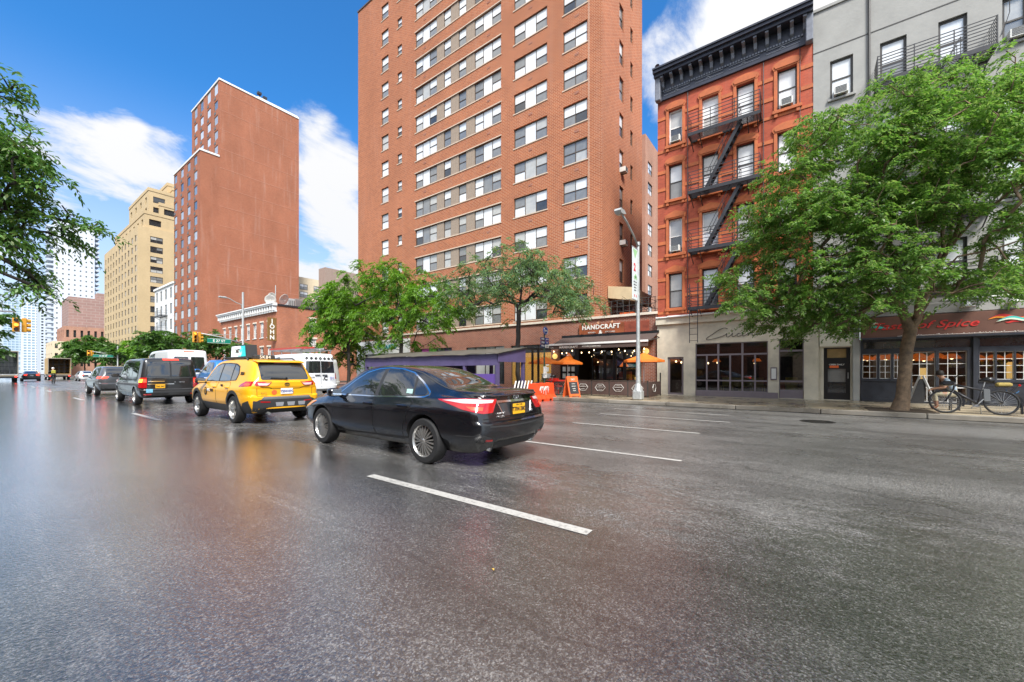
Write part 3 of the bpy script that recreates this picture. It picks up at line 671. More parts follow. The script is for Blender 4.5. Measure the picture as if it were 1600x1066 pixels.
# awning
AX = 19.75
yl, yr = onX(857, AX), onX(1013, AX); zl = 2.80
aw = bld('awning', 'dark brown fabric awning with white front bar and lettered valance', BX, yl, 'awning')
wa = yl - yr; dp = -(BX - AX); zt = 3.42
q = MB(); n = 14
for i in range(n):
    x0, x1 = wa * i / n, wa * (i + 1) / n
    for j in range(4):
        t0, t1 = j / 4, (j + 1) / 4; sag = lambda t: -.07 * math.sin(math.pi * t)
        zz = lambda t: zt + (zl + .1 - zt) * t + sag(t)
        for dzz in (0, -.012): q.quad((x0, -.1 + (dp + .1) * t0, zz(t0) + dzz), (x1, -.1 + (dp + .1) * t0, zz(t0) + dzz), (x1, -.1 + (dp + .1) * t1, zz(t1) + dzz), (x0, -.1 + (dp + .1) * t1, zz(t1) + dzz))
q.build('canopy', 'cloth_brown', aw)
q = MB(); q.box(0, dp - .03, zl - .18, wa, dp - .015, zl + .04); q.build('valance', 'cloth_brown', aw)
q = MB(); q.bar((0, dp - .04, zl + .09), (wa, dp - .04, zl + .09), .07, .1); q.build('front_bar', 'white_paint', aw)
q = MB(); q.box(-.02, -.16, zt - .02, wa + .05, -.02, zt + .12); q.build('housing', 'black_paint', aw)
q = MB()
for x in (.2, wa / 2, wa - .2): q.tube([(x, -.12, zt - .1), (x + .5, dp * .55, zt - .35), (x, dp, zl + .06)], .022, 6)
q.build('arm', 'frame_dark', aw)
text('HANDCRAFT', .17, 'white_letter', aw, (wa * .23, dp - .035, zl - .075), space=1.2, font_w=.006); text('KITCHEN & COCKTAILS', .10, 'white_letter', aw, (wa * .47, dp - .035, zl - .07)); text('NYC', .09, 'white_letter', aw, (wa * .045, dp - .035, zl - .085))
q = MB(); pts = [(.3 + (wa - .6) * t / 12, dp + .1 + .2 * math.sin(t * 1.7), zl - .25 - .12 * math.sin(math.pi * ((t % 3) / 3))) for t in range(13)]; q.tube(pts, .008, 5); ws_ = q.build('bulb_wire', 'black_paint', aw)
q = MB(); q.lathe([(.001, -.085), (.026, -.058), (.022, -.025), (.012, 0)], n=10); bm_ = q.mesh('bulb', 'bulb', True)
for p in pts[::1]: put('bulb', bm_, ws_, p)
# terrace on the shop roof beside the tower
tr = bld('roof_terrace', 'wire-fenced roof terrace with tan canopy beside the tower', BX, BY - WT, 'terrace'); tr.location.z = HB
q = MB(); L_ = WB - WT
for i in range(9): q.tube([(.1 + i * (L_ - .3) / 8, .3, .12), (.1 + i * (L_ - .3) / 8, .3, 1.0)], .018, 6)
for z in (.35, .65, .98): q.tube([(.05, .3, z), (L_ - .15, .3, z)], .016, 6)
q.build('railing', 'frame_dark', tr)
q = MB(); rng = random.Random(3)
for i in range(70):
    p = Vector((rng.uniform(.2, L_ - .2), rng.uniform(.5, 1.5), rng.uniform(.2, 1.0))); q.tube([p, p + Vector((rng.uniform(-.5, .5), rng.uniform(-.3, .3), rng.uniform(-.25, .35)))], .012, 4)
q.build('bare_planting', 'iron', tr, kind='stuff')
q = MB(); q.add([(.05, .8, 1.3), (1.6, .8, 1.0), (1.6, 4, 1.0), (.05, 4, 1.3), (.05, .8, 2.0), (1.6, .8, 1.75), (1.6, 4, 1.75), (.05, 4, 2.0)], [(0, 1, 5, 4), (4, 5, 6, 7), (1, 2, 6, 5), (0, 4, 7, 3), (3, 7, 6, 2), (0, 3, 2, 1)]); q.build('canopy', M('tan_cloth', (.55, .43, .26), .8, var=.1), tr)
q = MB(); q.bbox(.9, .45, .02, 1.7, .7, .3); q.build('orange_planter', 'orange_board', tr)
# brick block behind, seen in the slot between tower and tenement
rb = thing('rear_apartment_block', 'slim brick apartment block glimpsed between the tower and the tenement', 'building', (46.6, 15, 0))
q = MB(); hs = [(.9, 3 + 2.45 * k, 2.6, 4.4 + 2.45 * k) for k in range(10)]; q.facade((0, 0, 0), (1, 0, 0), 14, 29.2, hs, .15); q.quad((0, 0, 0), (0, 14, 0), (0, 14, 29.2), (0, 0, 29.2)); q.quad((0, 0, 29.2), (14, 0, 29.2), (14, 14, 29.2), (0, 14, 29.2)); q.quad((14, 0, 0), (14, 14, 0), (14, 14, 29.2), (14, 0, 29.2)); q.build('wall', 'brick_far', rb)
for h in hs: window(rb, h[0], h[1], 1.7, 1.4, ('dh', 'dh'), 'frame_dark', .08, 0, pick(('pane_blind', 3), ('pane_grey', 1)), pick(('pane_grey', 1), ('pane_blind', 1)))
# ------------------------------------------------------------------ red tenement
TYL = 6.27; TW = TYL - onX(1270.5, BX)
te = bld('red_tenement', 'red brick tenement with dark ornate cornice and black fire escapes', BX, TYL)
def S2(px): return TYL - onX(px, BX)
TH_ = 15.75
rows = [4.66 + 2.82 * k for k in range(4)]
cpx = [(1045, 1066), (1097, 1122.5), (1150.6, 1178.7), (1214.5, 1245)]
holes = []; hz = []
for k, z in enumerate(rows):
    for i, (a, b) in enumerate(cpx):
        d0 = -.12 if i in (1, 2) else 0
        holes.append((S2(a), z + d0, S2(b), z + 1.78)); hz.append((k, i))
q = MB(); q.facade((0, 0, 0), (1, 0, 0), TW, TH_, holes, .22, z0=4.0); q.quad((0, 0, 4), (0, 12, 4), (0, 12, 16.9), (0, 0, 16.9)); q.quad((TW, 0, 4), (TW, 12, 4), (TW, 12, 16.9), (TW, 0, 16.9)); q.quad((0, 0, 16.9), (TW, 0, 16.9), (TW, 12, 16.9), (0, 12, 16.9)); q.quad((0, 0, TH_), (TW, 0, TH_), (TW, 0, 16.9), (0, 0, 16.9))
q.build('wall', 'brick_tenement', te)
for (k, i), h in zip(hz, holes):
    w, hh = h[2] - h[0], h[3] - h[1]
    window(te, h[0], h[1], w, hh, ('dh',), 'frame_white' if (k, i) in ((3, 0), (1, 0), (3, 1), (1, 1)) else 'frame_dark', .13, 0, pick(('pane_blind', 4), ('pane_shade', 1)) if i else pick(('pane_shade', 1), ('pane_blind', 2)), pick(('pane_blind', 2), ('pane_shade', 1)) if i in (1, 2, 3) and k else pick(('pane_grey', 2), ('pane_dark', 1)), None, .06)
    q = MB(); t = .13
    q.bbox(h[0] - t, -.06, h[1] - .02, h[0] - .003, .05, h[3], .008); q.bbox(h[2] + .003, -.06, h[1] - .02, h[2] + t, .05, h[3], .008)
    q.bbox(h[0] - t - .06, -.12, h[1] - .17, h[2] + t + .06, .06, h[1] - .025, .012)
    for x in (h[0] - t + .02, h[2] + t - .14): q.box(x, -.09, h[1] - .32, x + .12, -.001, h[1] - .171)
    x0, x1, z1 = h[0] - t, h[2] + t, h[3]
    if k < 2: poly = [(x0 - .05, z1 + .003), (x1 + .05, z1 + .003), (x1 + .05, z1 + .22), (x1 - .06, z1 + .27), ((x0 + x1) / 2, z1 + .42), (x0 + .06, z1 + .27), (x0 - .05, z1 + .22)]
    else: poly = [(x0, z1 + .003), (x1, z1 + .003), (x1 + .06, z1 + .12)] + [((x0 + x1) / 2 + (x1 - x0 + .12) / 2 * math.cos(a), z1 + .17 + .24 * math.sin(a)) for a in [math.pi * j / 10 for j in range(11)]] + [(x0 - .06, z1 + .12)]
    q.prism(poly, -.07, .03)
    inn = [((x0 + x1) / 2 + (p[0] - (x0 + x1) / 2) * .86, z1 + .06 + (p[1] - z1) * .78) for p in poly]; q.prism(inn, -.10, -.068)
    q.build('window_surround', 'terracotta', te)
gaps = lambda z0, z1: [0.] + sorted(x for h in holes if h[1] < z1 and h[3] > z0 for x in (h[0] - .14, h[2] + .14)) + [TW]
for k, z in enumerate(rows):
    for dz_, hh in ((.52, .17), (1.42, .17), (-.3, .13)):
        g = gaps(z + dz_, z + dz_ + hh); q = MB()
        if dz_ < 0: q.box(0, -.03, z + dz_, TW, .01, z + dz_ + hh)
        else:
            for a, b in zip(g[::2], g[1::2]): q.box(a, -.03, z + dz_, b, .01, z + dz_ + hh)
        q.build('belt_course', 'terracotta', te)
for i in (0, 3): ac_unit(te, S2(cpx[i][0]) + .12, rows[3] + .06, .16)
ac_unit(te, S2(cpx[0][0]) + .1, rows[1] + .06, .16)
# cornice
q = MB(); zc = 15.55
q.box(-.03, -.12, zc, TW - .001, .02, zc + .16); q.box(-.02, -.06, zc + .161, TW - .001, .02, zc + 1.05); q.box(-.05, -.55, zc + 1.051, TW - .001, .02, zc + 1.2); q.box(-.07, -.68, zc + 1.201, TW - .001, .02, zc + 1.34); q.box(-.07, -.75, zc + 1.341, TW - .001, .02, zc + 1.42)
q.build('cornice', 'cornice', te)
q = MB(); q.prism([(0, 0), (-.42, 0), (-.45, -.1), (-.2, -.2), (-.12, -.42), (0, -.5)], 0, .13, 'yz'); brk = q.mesh('cornice_bracket', 'cornice_light')
nb = 14
for i in range(nb): put('cornice_bracket', brk, te, (.25 + i * (TW - .6) / (nb - 1), -.062, zc + 1.05))
q = MB(); q.bbox(0, -.3, 0, .26, .0, 1.7, .03); q.lathe([(.12, -.34), (.12, 0)], 'y', (.13, 0, 1.75), 16); cb_ = q.mesh('corner_console', 'cornice_light')
for x in (-.03, TW - .26): put('corner_console', cb_, te, (x, -.12, zc - .1))
q = MB()
for i in range(52): x = .3 + i * (TW - .6) / 52; q.box(x, -.12, zc + .42, x + .06, -.061, zc + .5)
for i in range(4):
    x = .35 + i * (TW - .55) / 4; q.box(x, -.1, zc + .2, x + 1.25, -.0615, zc + .225); q.box(x, -.1, zc + .36, x + 1.25, -.0615, zc + .385); q.prism([(x + .5, zc + .24), (x + .6, zc + .3), (x + .7, zc + .24), (x + .7, zc + .27), (x + .6, zc + .34), (x + .5, zc + .27)], -.09, -.0612)
q.build('cornice_frieze', 'cornice_light', te)
q = MB()
for px in (1075, 1193, 1250): q.tube([(S2(px), -.06, zc), (S2(px), -.06, 4.3)], .018, 6)
q.build('cable', 'iron', te)
def fire_escape(par, x0, x1, zs, dep, stairs, name='fire_escape', bars=6):
    zs = list(zs)
    for n_, z in enumerate(zs):
        fe = put(name, None, par, (0, 0, 0))
        q = MB()
        for i in range(9): yy = -.1 - i * (dep - .12) / 8; q.bar((x0, yy, z), (x1, yy, z), .045, .02)
        q.bar((x0, -dep, z - .04), (x1, -dep, z - .04), .05, .16); q.bar((x0, -.03, z - .02), (x1, -.03, z - .02), .04, .08)
        for x in (x0, x1): q.bar((x, 0, z - .02), (x, -dep, z - .02), .05, .1)
        for x in (x0 + .08, x1 - .12, x0 + .5, x1 - .5): q.bar((x, -dep + .05, z - .06), (x, -.01, z - .5), .035)
        q.build('platform', 'iron', fe)
        q = MB()
        for k in range(bars):
            zz = z + .12 + k * .82 / (bars - 1); q.bar((x0, -dep, zz), (x1, -dep, zz), .014, .03)
            for x in (x0, x1): q.bar((x, -.02, zz), (x, -dep, zz), .014, .03)
        m_ = max(2, round((x1 - x0) / .9))
        for i in range(m_ + 1): x = x0 + (x1 - x0) * i / m_; q.bar((x, -dep - .016, z), (x, -dep - .016, z + .95), .028)
        q.build('railing', 'iron', fe)
        if n_ > 0 and stairs:
            zlo = zs[n_ - 1]; xa, xb = (x0 + .75, x1 - .75); q = MB(); top = Vector((xb, 0, z)); bot = Vector((xa, 0, zlo))
            for yy in (-dep + .22, -dep + .62): q.bar((xb, yy, z), (xa, yy, zlo + .05), .03, .15)
            ns = 10
            for i in range(1, ns):
                p = bot.lerp(top, i / ns); q.box(p.x - .09, -dep + .62, p.z - .012, p.x + .09, -dep + .22, p.z + .012)
            for yy in (-dep + .2, -dep + .64):
                q.tube([(xb - .05, yy, z + .75), (xa + .05, yy, zlo + .8)], .014, 5); q.tube([(xb - .05, yy, z), (xb - .05, yy, z + .75)], .012, 5); p = bot.lerp(top, .5); q.tube([(p.x, yy, p.z), (p.x, yy, p.z + .78)], .012, 5)
            q.build('stair', 'iron', fe)
fire_escape(te, S2(1081), S2(1190), [z - .2 for z in rows], .85, True)
q = MB()                                   # drop ladder
lx = S2(1084)
for x in (lx, lx + .36): q.bar((x, -.9, 2.75), (x, -.9, 5.6), .03)
for i in range(9): q.bar((lx, -.9, 2.85 + i * .3), (lx + .36, -.9, 2.85 + i * .3), .02)
q.build('drop_ladder', 'iron', te)
# cafe storefront at the tenement's foot
cf = bld('cafe', 'weathered concrete cafe front with mauve-framed grid window', BX - .12, TYL)
XC = BX - .12
def S3(px): return TYL - onX(px, XC)
def Z3(px, py): return zat(py, XC, onX(px, XC))
hd = (S3(1043), .17, S3(1068), Z3(1055, 558)); hw = (S3(1086.5), .15, S3(1200), Z3(1143, 535)); he = (S3(1217), .17, S3(1256), Z3(1236, 530))
CW = S3(1279)
q = MB(); q.facade((0, 0, 0), (1, 0, 0), CW, 3.78, [hd, hw, he], .14, z0=.1); q.quad((0, 0, .1), (0, .12, .1), (0, .12, 3.78), (0, 0, 3.78)); q.build('wall', 'concrete', cf)
q = MB(); q.bbox(-.04, -.14, 3.785, CW, .12, 4.12, .015); q.build('fascia', 'concrete', cf)
q = MB(); q.bbox(-.03, -.2, 4.125, CW, .12, 4.19, .01); q.build('flashing', 'white_paint', cf); q = MB(); q.tube([(.6, -.24, 4.16), (CW, -.24, 4.2)], .05, 8); q.build('pipe', 'white_paint', cf)
room(cf, hd[0], he[2], .12, hw[3], .14, 4.5, 'room_dark')
window(cf, hd[0], hd[1], hd[2] - hd[0], hd[3] - hd[1], ('fx',), 'frame_mauve', .09, 0, None, None, lambda: 'shop_glass', .1)
# grid window: base panel, low row, main row, transom
zb_, zt_ = .15, hw[3]; z1 = Z3(1143, 612); z2 = Z3(1143, 595); z3 = Z3(1143, 554)
q = MB(); q.bbox(hw[0] + .01, -.04, .13, hw[2] + (S3(1216) - hw[2]) * .98, .1, z1, .01); q.build('base_panel', 'frame_mauve', cf)
ww = hw[2] - hw[0]
for i in range(6):
    w6 = ww / 6
    window(cf, hw[0] + w6 * i, z1, w6, z2 - z1, ('fx',), 'frame_mauve', .05, 0, None, None, lambda: 'shop_glass', .035); window(cf, hw[0] + w6 * i, z2, w6, z3 - z2, ('fx',), 'frame_mauve', .05, 0, None, None, lambda: 'shop_glass', .035)
for i in range(3): window(cf, hw[0] + ww / 3 * i, z3, ww / 3, zt_ - z3, ('fx',), 'frame_mauve', .05, 0, None, None, lambda: 'shop_glass', .045)
ze1 = Z3(1236, 611); ze2 = Z3(1236, 548); we = he[2] - he[0]
q = MB(); q.bbox(he[0] + .01, .03, he[1], he[2] - .01, .1, ze1, .01); q.build('base_panel', 'frame_mauve', cf)
window(cf, he[0], ze1, we, z2 - ze1, ('fx',), 'frame_mauve', .06, 0, None, None, lambda: 'shop_glass', .04); window(cf, he[0], z2, we, ze2 - z2, ('fx',), 'frame_mauve', .06, 0, None, None, lambda: 'shop_glass', .04); window(cf, he[0], ze2, we, he[3] - ze2, ('fx',), 'frame_mauve', .06, 0, None, None, lambda: 'shop_glass', .04)
q = MB(); q.bbox(S3(1204), -.05, Z3(1208, 594), S3(1214), .0, Z3(1208, 574), .01); mbx = q.build('menu_box', 'frame_mauve', cf); q = MB(); q.box(S3(1205.5), -.056, Z3(1208, 592), S3(1212.5), -.051, Z3(1208, 576)); q.build('menu', 'paper', mbx)
bulbs(cf, [(hd[0] + .2, .9, 1.9), (hd[0] + .42, 1.1, 1.85), (hw[0] + .1 * ww, 1.5, 1.8), (hw[0] + .8 * ww, 1.2, 1.75), (hw[0] + .24 * ww, 1.7, 1.82)], .05)
q = MB(); q.lathe([(.001, .16), (.12, .13), (.2, .0), (.001, .0)], n=16); sm_ = q.mesh('lamp_shade', 'lamp_shade_copper', True)
for t in (.24, .82): put('lamp_shade', sm_, cf, (hw[0] + ww * t, 1.4, 1.86))
q = MB(); q.box(-.25, -.22, .0, .25, .22, .05); q.box(-.25, .17, .05, .25, .22, .45); [q.bar((sx * .2, sy * .18, 0), (sx * .22, sy * .2, -.45), .03) for sx in (-1, 1) for sy in (-1, 1)]; chm = q.mesh('cafe_chair', [M('chair_olive', (.3, .25, .06), .5)])
for t in (.42, .55, .7, .86): put('cafe_chair', chm, cf, (hw[0] + ww * t, .8, .62), (0, 0, random.uniform(-.5, .5)))
q = MB(); q.lathe([(.001, 0), (.22, 0), (.24, .3), (.22, .62), (.001, .62)], n=20); q.build('yellow_barrel', M('barrel', (.45, .4, .08), .5, var=.2), cf, (S3(1236), .55, ze1 - .02), smooth=True)
q = MB(); q.box(-.2, 0, 0, .2, .3, .4); q.build('orange_box', 'orange_board', cf, (S3(1222), .7, ze1))
q = MB(); sx0, sz0, k_ = S3(1103), Z3(1140, 527), 1.0
for st_ in ([(.95, .50), (.80, .56), (.55, .44), (.30, .22), (.08, .04), (.02, -.06), (.12, -.10), (.40, -.04), (.70, .06), (.86, .16)], [(.86, .16), (.92, .22), (.90, .06), (.98, .02), (1.10, .14), (1.16, .22), (1.13, .06), (1.20, .02), (1.32, .12)], [(1.48, .20), (1.40, .20), (1.34, .10), (1.40, .02), (1.55, .10), (1.60, .20), (1.58, .05), (1.64, .03), (1.76, .15), (1.80, .20), (1.79, .04), (1.84, .14), (1.95, .20), (1.96, .04), (2.06, .08), (2.3, .18)]):
    P = []
    for i in range(len(st_) - 1):
        p0, p1, p2, p3 = st_[max(i - 1, 0)], st_[i], st_[i + 1], st_[min(i + 2, len(st_) - 1)]
        for j in range(5):
            t = j / 5; P.append(tuple(.5 * (2 * p1[a] + (p2[a] - p0[a]) * t + (2 * p0[a] - 5 * p1[a] + 4 * p2[a] - p3[a]) * t * t + (3 * p1[a] - p0[a] - 3 * p2[a] + p3[a]) * t**3) for a in (0, 1)))
    P.append(st_[-1]); q.tube([(sx0 + p[0] * k_, -.03, sz0 + p[1] * .8) for p in P], .013, 5)
q.build('script_lettering', 'iron', cf)
# ------------------------------------------------------------------ grey stucco house with the spice restaurant
GYL = TYL - TW - .004; GW = 9.6; GH = 16.75
gr = bld('grey_house', 'grey stucco walk-up house with black-framed windows and iron balcony', BX - .03, GYL)
XG = BX - .03
def S4(px): return GYL - onX(px, XG)
def Z4(px, py): return zat(py, XG, onX(px, XG))
gc = [(1297, 1333), (1375, 1416.7), (1466, 1511.6), (1566, 1606)]; grow = [4.57 + 2.72 * k for k in range(4)]
holes = []; gi = []
for k, z in enumerate(grow):
    for i, (a, b) in enumerate(gc):
        d0 = -.15 if i in (1, 2) else 0.
        holes.append((S4(a), z + d0 + .1, S4(b), z + 1.72)); gi.append((k, i))
q = MB(); q.facade((0, 0, 0), (1, 0, 0), GW, GH, holes, .2, z0=3.9); q.quad((0, 0, 0), (0, 12, 0), (0, 12, GH), (0, 0, GH)); q.quad((GW, 0, 0), (GW, 12, 0), (GW, 12, GH), (GW, 0, GH)); q.quad((0, 0, GH), (GW, 0, GH), (GW, 12, GH), (0, 12, GH)); q.build('wall', 'stucco', gr)
q = MB(); q.box(-.02, -.06, GH, GW, .2, GH + .12); q.build('coping', 'stucco', gr)
for (k, i), h in zip(gi, holes):
    window(gr, h[0], h[1], h[2] - h[0], h[3] - h[1], ('dh',), 'frame_dark', .09, 0, pick(('pane_blind', 6), ('pane_shade', 1)), pick(('pane_blind', 3), ('pane_shade', 1), ('pane_grey', .5)), None, .075)
    if i in (0, 3):
        q = MB(); q.bbox(h[0] - .08, -.09, h[1] - .1, h[2] + .08, .05, h[1] - .003, .01); q.build('sill', 'stucco', gr); ac_unit(gr, h[0] + .12, h[1] + .06, .14)
fire_escape(gr, S4(1366), S4(1543), [z - .25 for z in grow], .9, True, bars=8)
q = MB(); q.box(0, -.012, 15.0, GW, -.001, 15.04); x = S4(1358)
q.tube([(x, -.05, GH), (x, -.05, 4.3)], .04, 8); q.tube([(S4(1577), -.03, GH), (S4(1577), -.03, 13.9), (S4(1565), -.03, 13.2)], .012, 5); q.build('downpipe', 'frame_dark', gr)
# street front: pale panel, black door, pilaster
q = MB(); dl, dr = S4(1287), S4(1329); zd = Z4(1307, 543)
q.facade((0, 0, 0), (1, 0, 0), S4(1343), 3.9, [(dl, .17, dr, zd)], .3, z0=.1); q.build('entry_wall', 'concrete', gr)
q = MB(); q.bbox(S4(1280), -.05, zd + .04, S4(1332), -.002, Z4(1305, 503), .01); q.build('pale_panel', 'pale_panel', gr)
q = MB(); q.bbox(S4(1332), -.1, .15, S4(1343), -.002, 3.5, .015); q.build('pilaster', 'stucco', gr)
q = MB(); q.bbox(S4(1279), -.16, 3.52, GW, .0, 3.93, .02); q.build('ledge', 'stucco', gr)
dr_ = put('entry_door', MB().facade((0, 0, 0), (1, 0, 0), dr - dl, zd - .17, [(.12, zd - .6, dr - dl - .12, zd - .22), (.14, .75, dr - dl - .14, 1.3), (.14, .3, dr - dl - .14, .68)], .05).mesh('entry_door', 'black_paint'), gr, (dl, .16, .17))
put('pane', _pane(dr - dl - .24, .38, 'room_warm'), dr_, (.12, .05, zd - .6)); put('pane', _pane(dr - dl - .28, .55, 'pane_grey'), dr_, (.14, .05, .75)); put('pane', _pane(dr - dl - .28, .38, 'pane_dark'), dr_, (.14, .05, .3))
q = MB(); q.tube([(dr - dl - .07, -.05, .9), (dr - dl - .07, -.05, 1.15)], .015, 6); q.build('handle', 'steel', dr_)
text('OPEN DAILY', .09, 'white_letter', dr_, ((dr - dl) / 2, -.01, 1.48)); q = MB(); q.box(.2, -.006, 1.34, .5, -.001, 1.44); q.build('sticker', 'orange_board', dr_)
# restaurant front
x0 = S4(1344); zs0 = 2.66; zs1 = 3.5
pw = [(1347.5, 1370, 'win'), (1374, 1392, 'win'), (1396, 1408, 'win'), (1424, 1461, 'door'), (1466, 1510, 'door'), (1529, 1553, 'win'), (1556, 1583, 'win'), (1586, 1612, 'win')]
zwb, zwt = 1.08, 2.06
def zq(px, py): return Z4(px, py)
holes = []
for a, b, k in pw: holes.append((S4(a), zwb if k == 'win' else .2, S4(b), zwt if k == 'win' else 2.12))
trs = [(S4(1348), 2.24, S4(1410), 2.56), (S4(1424), 2.24, S4(1517), 2.56), (S4(1529), 2.24, S4(1625), 2.56)]
q = MB(); q.facade((x0, -.1, 0), (1, 0, 0), GW - x0, zs0, [(h[0] - x0, h[1], h[2] - x0, h[3]) for h in holes + trs], .12, z0=.1); q.quad((x0, -.1, .1), (x0, 0, .1), (x0, 0, zs0), (x0, -.1, zs0))
for a, b in ((1345, 1411), (1527, 1640)):
    q.bbox(S4(a), -.13, .15, S4(b), -.102, .3, .01); q.bbox(S4(a), -.13, .96, S4(b), -.102, 1.04, .01)
q.bbox(S4(1518), -.17, .13, S4(1526), -.102, zs0, .01)
sp = q.build('shopfront', 'charcoal_paint', gr)
room(gr, x0, GW, .12, zs0, .05, 5, 'room_warm')
for i, h in enumerate(holes):
    k = pw[i][2]; w, hh = h[2] - h[0], h[3] - h[1]
    if k == 'win': window(gr, h[0], h[1], w, hh, ('g2x4',), 'frame_white', -.04, 0, lambda: 'shop_glass', lambda: 'shop_glass', None, .016, mull=.017)
    else:
        window(gr, h[0], h[1] + .02, w, hh * .28, ('g3x1',), 'frame_white', -.02, 0, lambda: 'shop_glass', lambda: 'shop_glass', None, .016, mull=.017)
        window(gr, h[0], h[1] + .02 + hh * .28, w, hh * .7, ('g3x3',), 'frame_white', -.02, 0, lambda: 'shop_glass', lambda: 'shop_glass', None, .016, mull=.017)
for h in trs: window(gr, h[0], h[1], h[2] - h[0], h[3] - h[1], ('fx',), 'charcoal_paint', -.05, 0, None, None, pick(('pane_dark', 1)), .02)
q = MB(); q.lathe([(.001, .2), (.1, .19), (.22, .1), (.27, 0), (.25, 0), (.2, .08), (.001, .15)], n=20); cop = q.mesh('pendant_shade', 'lamp_shade_copper', True)
q = MB(); q.lathe([(.001, -.05), (.05, -.02), (.05, .03), (.001, .05)], n=10); pb = q.mesh('pendant_bulb', 'bulb', True)
rng = random.Random(11)
for px in (1352, 1361, 1379, 1388, 1400, 1431, 1441, 1454, 1478, 1500, 1536, 1570, 1596):
    yy = rng.uniform(.5, 1.3); xx = S4(px); o = put('pendant_shade', cop, gr, (xx, yy, 1.84 + rng.uniform(-.06, .06))); put('pendant_bulb', pb, o, (0, 0, .02))
q = MB()
for i in range(30): bx, bz = rng.uniform(S4(1528), S4(1618)), rng.uniform(1.5, 1.75); q.lathe([(.001, -.06), (.06, 0), (.001, .06)], c=(bx, rng.uniform(.25, .5), bz), n=6)
for i in range(14): bx, bz = rng.uniform(S4(1486), S4(1508)), rng.uniform(1.55, 1.75); q.lathe([(.001, -.06), (.06, 0), (.001, .06)], c=(bx, rng.uniform(.25, .5), bz), n=6)
q.build('yellow_flowers', M('flower_yellow', (.75, .6, .03), .5), gr, kind='stuff')
q = MB(); q.box(S4(1346), 1.3, .4, S4(1410), 1.9, 1.0); q.box(S4(1426), 1.2, .4, S4(1462), 1.8, .9); q.box(S4(1530), 1.2, .3, S4(1612), 1.9, .95); q.build('dining_table', 'paper', gr)
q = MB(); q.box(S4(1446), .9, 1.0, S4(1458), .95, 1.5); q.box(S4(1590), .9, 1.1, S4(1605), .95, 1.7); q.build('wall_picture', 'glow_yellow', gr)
# sign board with lettering and wave emblem
sg = bld('signboard', 'brown signboard with red script and a coloured wave emblem', XG - .1, GYL - x0, 'sign')
q = MB(); q.bbox(0, -.14, zs0 + .02, GW - x0, .09, zs1, .012); q.build('board', M('sign_brown', (.13, .055, .035), .6, var=.15, vs=2), sg)
q = MB(); q.bbox(-.02, -.3, zs0 - .05, GW - x0, -.142, zs0 + .035, .012); q.build('drip_ledge', 'charcoal_paint', sg)
def sx(px): return S4(px) - x0
text('Taste of Spice', .38, 'red_letter', sg, (sx(1437), -.15, Z4(1470, 507.5)), shear=.38, sx=1.32, font_w=.003, ext=.012)
def ribbon(par, xa, xb, zc, mat, amp, ph, th, yy, nm='wave_emblem', frq=1.3):
    n = 26; up = []; lo = []
    for i in range(n + 1):
        t = i / n; x = xa + (xb - xa) * t; env = math.sin(math.pi * min(1, t * 1.1 + .02)) ** .8 if t < .92 else .3
        z = zc + amp * math.sin(2 * math.pi * (frq * t) + ph); up.append((x, z + th * env)); lo.append((x, z - th * env))
    q = MB()
    for i in range(n): q.add([(up[i][0], yy, up[i][1]), (up[i + 1][0], yy, up[i + 1][1]), (lo[i + 1][0], yy, lo[i + 1][1]), (lo[i][0], yy, lo[i][1]), (up[i][0], yy + .008, up[i][1]), (up[i + 1][0], yy + .008, up[i + 1][1]), (lo[i + 1][0], yy + .008, lo[i + 1][1]), (lo[i][0], yy + .008, lo[i][1])], [(0, 3, 2, 1), (0, 1, 5, 4), (2, 3, 7, 6)])
    return q.build(nm, mat, par)
ez = Z4(1580, 499)
M('em_orange', (.8, .3, .02), .5); M('em_teal', (.06, .5, .45), .5); M('em_white', (.7, .75, .6), .5)
ribbon(sg, sx(1542), sx(1618), ez + .07, 'red_letter', .06, -.5, .06, -.150); ribbon(sg, sx(1540), sx(1608), ez + .03, 'em_orange', .05, -.3, .035, -.160); ribbon(sg, sx(1555), sx(1622), ez + .0, 'em_teal', .05, -.9, .05, -.170); ribbon(sg, sx(1552), sx(1622), ez - .04, 'em_white', .045, -1.0, .028, -.180); ribbon(sg, sx(1566), sx(1592), ez - .1, 'red_letter', .02, 3.4, .035, -.155)
ribbon(sg, sx(1359), sx(1388), Z4(1372, 513), 'em_teal', .03, .5, .05, -.150, frq=.8); ribbon(sg, sx(1362), sx(1375), Z4(1366, 508), 'em_white', .03, .2, .04, -.156, frq=.6)
q = MB(); rng = random.Random(2)
for i in range(90):
    x = rng.uniform(sx(1400), GW - x0 - .1); q.lathe([(.001, -.02), (.022, 0), (.001, .02)], c=(x, -.2 + rng.uniform(-.05, .05), zs0 + .06 + rng.uniform(0, .05)), n=5)
q.tube([(sx(1400), -.2, zs0 + .06), (GW - x0, -.2, zs0 + .08)], .012, 5); q.build('string_light', M('string_bulb', (.5, .45, .4), .3), sg, kind='stuff')
